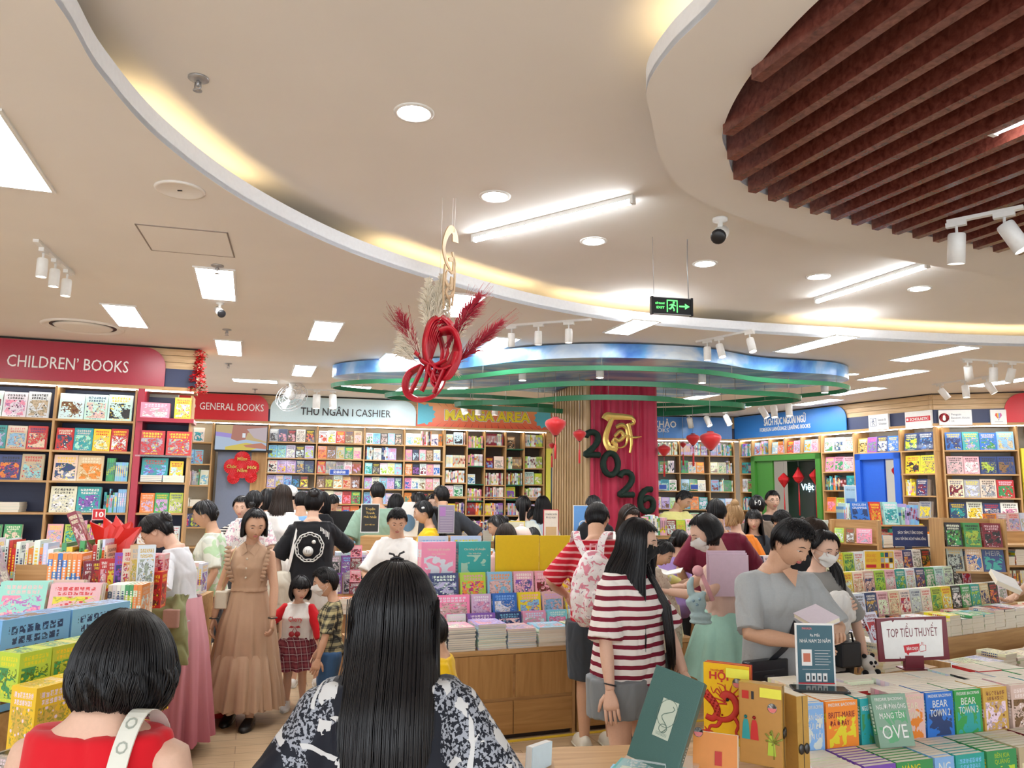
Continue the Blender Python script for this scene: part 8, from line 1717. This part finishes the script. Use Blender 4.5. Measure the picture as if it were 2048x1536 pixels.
for i in range(260):
 q0=Vector((-.07,.03,a['Z'](1.40)))+Vector((rs.uniform(-.02,.02),rs.uniform(-.02,.03),rs.uniform(-.02,.08)));o=rs.uniform(-.028,.028);o2=rs.uniform(-.012,.012)
 P=[q0,Vector((-.085+o*.6,.085+o2,a['Z'](1.30))),Vector((-.10+o,.165+o2,a['Z'](1.16))),Vector((-.11+o,.18+o2,a['Z'](1.0))),Vector((-.115+o*.8,.185+o2,a['Z'](.86)+rs.uniform(-.03,.05)))];b.tube(P,[.002,.0022,.0022,.002,.0006],3)
b.build('front_lock',HAIRB,t)
p=at_y(1335,1215,4.75);a2=person(p.x-.13,4.85,1.52,20,'person in cream lace sleeve almost hidden behind the masked striped woman',sk='l',near=1,R=((.27,.03,.70),(1,-.5,0)),top=(blots('cream_lace',(.62,.52,.42),(.48,.36,.28),(.7,.62,.5),40),.75,1.9,.02),bottom=('pants',CHAR,.1),hair=dict(style='bob',z=1.2,u0=60),feat=False)
LEM=fab('lemon_tee',(.72,.68,.26))
P_(1352,977,9.6,214,'man with short black hair in pale yellow T-shirt looking down beside the curtain',sex='m',sk='m',near=1,H=1.78,head=(30,14,0),wide=1.12,R=((.2,.25,1.05),(1,-.4,0)),top=(LEM,.8,.95,.045),bottom=('pants',CHAR,.1),hair=dict(style='short'))
P_(1352,1055,7.2,-22,'girl with ponytail in a lilac hoodie seen from behind',sk='l',near=1,H=1.38,hh=.2,head=(15,-25,0),top=(fab('lilac_fleece',(.38,.27,.62)),.7,1.95,.04),bottom=('pants',CHAR,.1),hair=dict(style='pony',path=((0,-.09,.02),(0,-.13,.0),(-.02,-.14,-.08),(-.05,-.13,-.15)),pw=.024),feat=False)
P_(1300,1062,6.4,235,'child with black hair in a yellow printed T-shirt reading an open book',sk='m',near=1,H=1.36,hh=.2,head=(34,10,0),R=((.1,.28,1.0),(1,-.5,-.4)),L=((-.1,.28,1.0),(-1,-.5,-.4)),top=(blots('yellow_tee',(.72,.68,.26),(.7,.7,.6),(.6,.5,.2),18,.6,.66),.7,.95,.03),bottom=('pants',CHAR,.1),hair=dict(style='bun'))
p=at_y(1330,1150,6.1);b=MB(Tr(p)@Rz(radians(-20)));
for sd in(-1,1):b.add([(0,0,0),(sd*.12,.0,.03),(sd*.12,.15,.05),(0,.15,.02),(0,0,-.008),(sd*.12,0,.022),(sd*.12,.15,.042),(0,.15,.012)],[(0,1,2,3),(7,6,5,4),(0,4,5,1),(1,5,6,2),(2,6,7,3),(3,7,4,0)])
tag(b.build('open_book',PAPERW),'open white book held by the child in the yellow T-shirt','book')
P_(1433,994,6.6,-6,'man in maroon polo shirt seen from behind, holding a book',sex='m',sk='m',near=1,H=1.67,wide=1.12,head=(14,-5,0),R=((.2,.3,1.0),(1,-.4,-.2)),L=((-.24,.06,.85),(-1,-.5,0)),top=(fab('maroon_pique',(.16,.012,.035)),.78,.95,.045),bottom=('pants',CHAR,.1),hair=dict(style='short'),feat=False)
a=P_(1472,1012,7.2,12,'person with curly blond hair in a top knot, bright orange T-shirt, from behind',sk='l',near=1,H=1.62,wide=1.1,top=(fab('orange_tee',(.85,.24,.02)),.75,.95,.045),bottom=('pants',CHAR,.1),hair=dict(style='bun',bun=(0,-.06,.12),bunr=.035,mat=HAIRL),feat=False)
b=MB(a['HM']);rs=random.Random(6)
for i in range(70):q=rs.uniform(1.9,4.4+.0);x0,y0=.085*cos(q+1.57-1.57),-.02-.075*abs(sin(q));b.tube([(x0*1.05+.012*sin(j*1.3+i),y0+.012*cos(j*1.3+i),.03-.03*j)for j in range(5)],.0045,5)
b.build('curls',HAIRL,a['t'])
P_(1506,1016,7.9,175,'girl with black bangs peeking out beside the orange T-shirt',sk='l',near=1,H=1.56,hh=.2,head=(8,-10,0),top=(CHAR,.75,.9,.03),bottom=('pants',CHAR,.1),hair=dict(style='long',z=1.1,u0=60,front='bangs'))
a=P_(1542,978,9.4,170,'man with glasses in a black shirt facing the camera before the green doorway',sex='m',sk='l',near=1,H=1.76,wide=1.1,head=(4,10,0),top=(BLKC,.85,.95,.04),bottom=('pants',CHAR,.1),hair=dict(style='short'),glasses=BLACKM)
a=P_(1514,986,8.8,-14,'person in brown jacket and black cap with white marks, from behind',sk='m',near=1,H=1.70,top=(fab('brown_wool',(.17,.13,.10)),.8,1.8,.035),bottom=('pants',CHAR,.1),hair=dict(style='short',th=.02),feat=False)
b=MB(a['HM']@Tr(.0,-.108,.02)@STAND);b.box(-.03,-.022,-.02,.03,0,.003);b.box(-.022,-.005,-.0,.006,0,.003);b.tube([(.02+.012*cos(q),.005+.026*sin(q),0)for q in[2*pi*i/14 for i in range(14)]],.004,5,closed=True);b.build('white_cap_mark',PAPERW,a['t'])
P_(1588,1005,7.8,130,'person with dark hair and amber glasses leaning over books before the language shelves',sk='m',near=1,H=1.62,lean=10,head=(30,0,0),top=(CHAR,.8,.95,.03),bottom=('pants',CHAR,.1),hair=dict(style='short',th=.018),glasses=mat('amber_frame',(.65,.3,.06),.3))
a=P_(1600,1025,5.75,208,'woman with tied hair, white mask and black T-shirt, just behind the grey T-shirt man',sk='l',near=2,H=1.56,head=(24,18,0),top=(BLKC,.75,.95,.035),bottom=('pants',CHAR,.1),hair=dict(style='bun',mat=HAIRD),mask=(WHT,True))
MINT=fab('mint_lace',(.38,.66,.56),sc=40)
a=P_(1440,1026,4.9,92,'woman with short black hair and white mask, side view, mint skirt, holding pink folders',sk='l',near=2,H=1.60,head=(26,4,0),R=((.13,.33,1.10),(1,-.4,-.4)),L=((-.12,.36,1.12),(-1,-.4,-.4)),curl=(.5,.4),hn=((1,0,.3),(0,0,1)),top=(fab('blush_top',(.70,.50,.42)),.95,0,.014,None,1.31),bottom=('skirt',MINT,.62,.02,.28),hair=dict(style='bob',z=1.40,u0=72,th=.012,puff=.004,front='high'),mask=(WHT,True),shoes=('light',WHITEM))
p=at_y(1455,1150,4.70)
for i in range(3):tag(MB(Tr(p.x-.005*i,4.66+.012*i,p.z-.12+.012*i)@Rz(radians(6))).box(-.12,.12,0,.009,0,.24).build('folder',mat('pink_folder',(.66,.48,.58),.4)),('front','middle','rear')[i]+' pale pink folder held by the woman in the mint skirt','folder')
p=at_y(1393,1200,4.55);t=empty('plush_toy',Tr(p)@Rz(radians(-10)),'pale blue and pink plush toy with round pink ball, held by the mint skirt woman','plush toy');PB=fab('pale_blue_plush',(.42,.58,.60),sc=60);PK=fab('pink_plush',(.75,.38,.42),sc=60)
pb=MB();pb.ball((0,0,-.02),(.055,.045,.065),14);pb.tube([(-.03,0,.03),(-.035,0,.09),(-.02,0,.13)],[.022,.02,.012],10);pb.tube([(.03,0,.02),(.045,-.01,.05)],[.02,.015],10);pb.tube([(-.04,-.01,-.03),(-.05,-.03,.0)],[.02,.016],10);pb.loft([ell((.02,0,-.10),.06,.05),ell((.02,0,-.085),.065,.055),ell((.02,0,-.07),.05,.04)]);pb.loft([ell((.02,0,-.13),.06,.05),ell((.02,0,-.118),.066,.056),ell((.02,0,-.105),.05,.04)]);cloth(t,'plush_body',pb,PB,.006,.002,20,1)
MB().ball((.01,-.01,.165),.032,14).build('pink_ball',PK,t);MB().tube([(.03,0,.15),(.06,0,.08),(.09,0,.0)],[.014,.014,.014],10).build('pink_stem',PK,t);b=MB();[b.ball(q,.008,8)for q in((-.02,-.045,.0),(.015,-.047,.01),(0,-.048,-.02))];b.build('plush_face',mat('blue_bead',(.25,.4,.5),.4),t)
HEA=fab('heather_grey',(.37,.39,.395),sc=90)
a=P_(1550,1050,4.02,196,'man in grey V-neck T-shirt looking down at a book, with a black crossbody bag',sex='m',sk='m',near=2,H=1.61,wide=1.08,head=(30,16,0),R=((.06,.27,1.02),(1,-.6,-.2)),L=((-.07,.30,1.03),(-1,-.5,-.3)),curl=(.22,.45),hn=((.2,.5,.9),(-.2,.3,-.9),(-.85,.5,-.05),(.25,.9,.1)),top=(HEA,.72,.95,.03,None,1.32,False,.007),bottom=('pants',fab('black_trousers',(.015,.016,.02)),.05,.015),hair=dict(style='short',th=.020,dens=1.5),shoes=('dark',BLACKM))
t=a['t'];s_=a['s']
b=MB(a['UP']);b.prism([(-.045,0),(0,-.085),(.045,0),(.0,.012)],0,.002,M=Tr(0,.098*s_+.012,1.325*s_)@Rz(pi)@Rx(radians(62)));b.build('neckline_skin',skin('m'),t)
b=MB(a['UP']);P=spline([Vector(q)for q in((-.085,-.09,1.15*s_),(-.095,-.03,1.335*s_),(-.085,.05,1.31*s_),(-.05,.145,1.18*s_),(.03,.158,1.0*s_),(.13,.15,.92*s_),(.18,.13,.88*s_))],6,False);b.loft([[tuple(p+Vector((-.014,0,-.008))),tuple(p+Vector((.014,0,.008))),tuple(p+Vector((.014,.004,.008))),tuple(p+Vector((-.014,.004,-.008)))]for p in P],smooth=False)
bg=empty('crossbody_bag',t.matrix_world@Tr(.19,.14,.76),'black leather crossbody bag with flap hanging at the grey T-shirt man hip','bag');bg.rotation_euler.z+=radians(10)
MB().rbox(-.12,.11,-.03,.03,0,.16,.012).build('bag_body',LEATH,bg);MB().rbox(-.125,.115,.028,.038,.07,.165,.008).build('bag_flap',LEATH,bg);b2=MB();b2.box(-.03,.03,.038,.042,.09,.10);b2.box(-.10,.09,.037,.0395,.118,.121);b2.build('flap_detail',mat('leather_edge',(.04,.045,.055),.4),bg)
o=b.build('bag_strap',LEATH,bg);o.matrix_parent_inverse=bg.matrix_world.inverted();o.matrix_world=t.matrix_world
bpy.context.view_layer.update()
q=at_y(1632,1230,3.64);
t2=empty('held_book',Tr(q)@Rz(radians(14))@Ry(radians(-18))@Rx(radians(-76))@Sc(.85,.85,.8),'cream paged novel held open-handed by the grey T-shirt man','book');MB().box(-.075,.075,0,.003,-.10,.10).build('cover_board',mat('ink_lilac_pale',(.62,.55,.62),.5),t2);MB().box(-.072,.074,.003,.026,-.098,.098).build('page_block',PGB,t2);MB().box(-.075,.075,.026,.029,-.10,.10).build('cover_board',mat('ink_lilac_pale',(.62,.55,.62),.5),t2)
a=P_(1632,1056,4.85,200,'girl with glasses, white mask and long ponytail in grey T-shirt hugging a white plush bundle',sk='l',near=2,H=1.50,hh=.212,head=(16,-4,0),R=((.05,.20,1.05),(1,-.2,-.6)),L=((-.22,.12,.75),(-1,-.3,0)),curl=(.5,.5),hn=((0,1,.2),None),top=(fab('warm_grey_tee',(.27,.265,.25)),.72,1.0,.045),bottom=('pants',BLKC,.1,.03),hair=dict(style='pony',path=((-.05,-.06,-.04),(-.10,.0,-.12),(-.10,.06,-.22),(-.11,.08,-.36),(-.11,.08,-.48)),pw=.028,front='high'),mask=(WHT,True),glasses=mat('rose_gold',(.6,.35,.28),.3,.8),shoes=('dark',BLACKM))
t=a['t'];p_=empty('plush_bundle',t.matrix_world@Tr(.03,.20,1.02),'white plush bundle in clear bag hugged by the masked girl','plush toy');pb=MB();pb.ball((0,0,.06),(.085,.07,.075),14);pb.ball((.01,0,-.05),(.075,.06,.08),14);pb.ball((-.05,.02,.0),(.05,.05,.05),12);cloth(p_,'plush_body',pb,WHT,.008,.012,9,2)
p_=empty('panda_bag',t.matrix_world@Tr(-.08,.20,.74),'black mini bag with a plush panda hanging at the masked girl side','bag');pb=MB();pb.rbox(-.02,.14,-.04,.03,-.02,.12,.02);pb.build('bag_body',LEATH,p_);b=MB();b.tube([(.02,0,.12),(.03,0,.17),(.09,0,.17),(.10,0,.12)],.006,8);b.build('bag_handle',LEATH,p_)
pd=MB();pd.ball((-.06,.03,-.0),(.045,.04,.045),14);pd.ball((-.06,.03,-.075),(.05,.04,.045),14);pn=pd.build('plush_panda',WHT,p_);[MB().ball(q,r_,10).build('black_patch',BLKC,pn)for q,r_ in(((-.09,.03,.04),.014),((-.03,.03,.04),.014),((-.075,.065,.008),.011),((-.045,.065,.008),.011),((-.06,.072,-.012),.006),((-.105,.05,-.05),.018),((-.015,.05,-.05),.018),((-.09,.05,-.11),.018),((-.03,.05,-.11),.018))]
p=at_y(2040,1185,5.6);a=person(p.x+.46,5.6,1.66,88,'person beyond the right edge whose hand holds an open paperback',sk='m',near=2,R=((.10,.42,p.z-.03),(1,-.4,-.4)),L=((-.16,.05,.80),(-1,-.3,0)),curl=(.55,.4),hn=((0,.2,-1),None),top=(CHAR,.8,.95,.03),bottom=('pants',CHAR,.1),hair=dict(style='short'))
q=at_y(2012,1160,5.5);t2=empty('held_book',Tr(q)@Rz(radians(-12))@Ry(radians(24))@Rx(radians(-70)),'thick cream paperback held open at the right edge','book');MB().box(-.08,.08,0,.03,-.10,.10).build('page_block',PGB,t2);MB().box(-.083,.083,-.003,0,-.102,.102).build('cover_board',PAPERW,t2)
for nm,pm in(('',0),):pass
# turn the list of books into objects
import numpy as np
from mathutils.bvhtree import BVHTree
def seen_counts(step=4):
 V,T,I=[],[],[]
 for k,b in enumerate(BOOKS):
  v,f,_,_=book_geo(b['M'],b['w'],b['h'],b['t']);o=len(V);V.extend(v)
  for q in f:T.append([i+o for i in q]);I.append(k)
 bpy.context.view_layer.update();nv,vs,ts=len(V),[np.array(V)],[]
 for o in list(COL.objects):
  if o.type!='MESH' or len(o.data.polygons)==0 or o.name.startswith('acrylic'):continue
  m=o.data;n=len(m.vertices);co=np.empty(n*3);m.vertices.foreach_get('co',co);A=np.array(o.matrix_world);co=co.reshape(-1,3)@A[:3,:3].T+A[:3,3]
  m.calc_loop_triangles();tr=np.empty(len(m.loop_triangles)*3,dtype=np.int32);m.loop_triangles.foreach_get('vertices',tr);ts.append(tr.reshape(-1,3)+nv);vs.append(co);nv+=n
 V=np.concatenate(vs).tolist();ot=np.concatenate(ts).tolist();T+=ot;I+=[-1]*len(ot)
 tree=BVHTree.FromPolygons(V,T);cnt={}
 for y in range(step//2,1536,step):
  for x in range(step//2,2048,step):
   r=ray(x,y);hit=tree.ray_cast(EYE,r.normalized(),40)
   if hit[2]is not None and I[hit[2]]>=0:cnt[I[hit[2]]]=cnt.get(I[hit[2]],0)+1
 return cnt
SEEN=seen_counts(4)
for k,b in enumerate(BOOKS):b['seen']=SEEN.get(k,0)
def set_attrs(me,c1,c2,c3,sd,UV):
 for nm,c in(('c1',c1),('c2',c2),('c3',c3)):
  a=me.attributes.new(nm,'FLOAT_COLOR','FACE');a.data.foreach_set('color',np.array(c,dtype=np.float32).ravel())
 a=me.attributes.new('sd','FLOAT','FACE');a.data.foreach_set('value',np.array(sd,dtype=np.float32))
 u=me.uv_layers.new(name='UVMap');u.data.foreach_set('uv',np.array(UV,dtype=np.float32).ravel())
def book_mesh(name,items,fine):
 V,F,MI,UV,c1,c2,c3,sd=[],[],[],[],[],[],[],[]
 for b,M in items:
  v,f,mi,uv=book_geo(M,b['w'],b['h'],b['t'],fine and not b['solid']);o=len(V);V.extend(v);F.extend([[i+o for i in q]for q in f])
  MI.extend([0]*len(mi)if b['solid']else mi);UV.extend(uv)
  for L_,c in((c1,b['cols'][0]),(c2,b['cols'][1]),(c3,b['cols'][2])):L_.extend([(*c,1)]*len(f))
  sd.extend([b['sd']]*len(f))
 me=bpy.data.meshes.new(name);me.from_pydata(V,[],F);me.materials.append(COVER);me.materials.append(PAGES);me.polygons.foreach_set('material_index',MI)
 set_attrs(me,c1,c2,c3,sd,UV)
 return me
by_kind={}
for b in BOOKS:by_kind.setdefault(b['kind'],[]).append(b)
used_labels={}
for kind,L_ in by_kind.items():
 L_.sort(key=lambda b:(-(b['keep']*1e6),-b['seen']))
 single=[b for b in L_[:300]if b['seen']>0 or b['keep']];rest=[b for b in L_ if not any(b is s for s in single[:0])]
 sid={id(b)for b in single};rest=[b for b in L_ if id(b)not in sid]
 rows_={}
 for b in single:rows_.setdefault((b['place'],b['names'][0]),[]).append(b)
 for key,row in rows_.items():
  row.sort(key=lambda b:(b['M'].translation.x/max(b['M'].translation.y,.1),b['M'].translation.z));
  for i,b in enumerate(row):
   nm='book' if kind=='book' else kind.replace('_',' ')
   if b['desc']:b['label']=b['desc'];continue
   w_='' if len(row)==1 else('leftmost ' if i==0 else 'rightmost ' if i==len(row)-1 else ORD[min(i,11)]+' ')
   CW={'ice':'pale blue','sky':'sky blue','rose':'dusty pink'};n0,n1=[CW.get(q,q)for q in b['names'][:2]];pl=b['place'];hid=pl.endswith(' behind');pl=pl[:-7]if hid else pl
   b['label']='%s%s %s with %s art%s, %s'%(w_,n0,nm,n1,' behind its front copy' if hid else '',pl)
 for b in single:
  lb=b['label']
  if lb in used_labels:
   used_labels[lb]+=1;lb2=lb.replace(' art,',' and %s art,'%b['names'][2]);
   if lb2 in used_labels:lb2=lb+(', %s one'%ORD[min(used_labels[lb],11)])
   lb=lb2
  used_labels[lb]=1
  q=b['M'].copy();o=bpy.data.objects.new(kind,book_mesh(kind,[(b,Matrix.Identity(4))],True));COL.objects.link(o);o.matrix_world=q
  lb=lb if len(lb.split())<=16 else lb.replace(' behind its front copy',' rear copy');lb=' '.join(lb.split()[:16]);tag(o,lb,kind.replace('_',' ').replace('boxed set','box'),b['group']or(kind.replace('_',' ')+'s: '+b['place'].replace(' behind',''))[:60])
  if b['texts']:
   for(s_,hh_,cx,cy,wd,col)in b['texts']:
    text(s_,b['h']*hh_,Tr(b['w']*cx,-.0006,b['h']*cy)@STAND,mat('ink_'+col,C[col],.4),o,'title_lettering',w=b['w']*wd,ext=.0004)
 if rest and kind=='book':
  me=book_mesh('shelved_books',[(b,b['M'])for b in rest],False);o=bpy.data.objects.new('shelved_books',me);COL.objects.link(o)
  tag(o,'rows of smaller and partly hidden books filling the shelves and tables','books',None,'stuff')
 elif rest:
  rest=[b for b in rest]
  if rest:
   me=book_mesh(kind+'_stack',[(b,b['M'])for b in rest],False);o=bpy.data.objects.new(kind+'_filling',me);COL.objects.link(o)
   tag(o,'hidden lower and rear copies of the %ss'%kind.replace('_',' '),kind.replace('_',' '),None,'stuff')
 print('BOOKS',kind,len(L_),'single',len(single),'rest',len(rest))
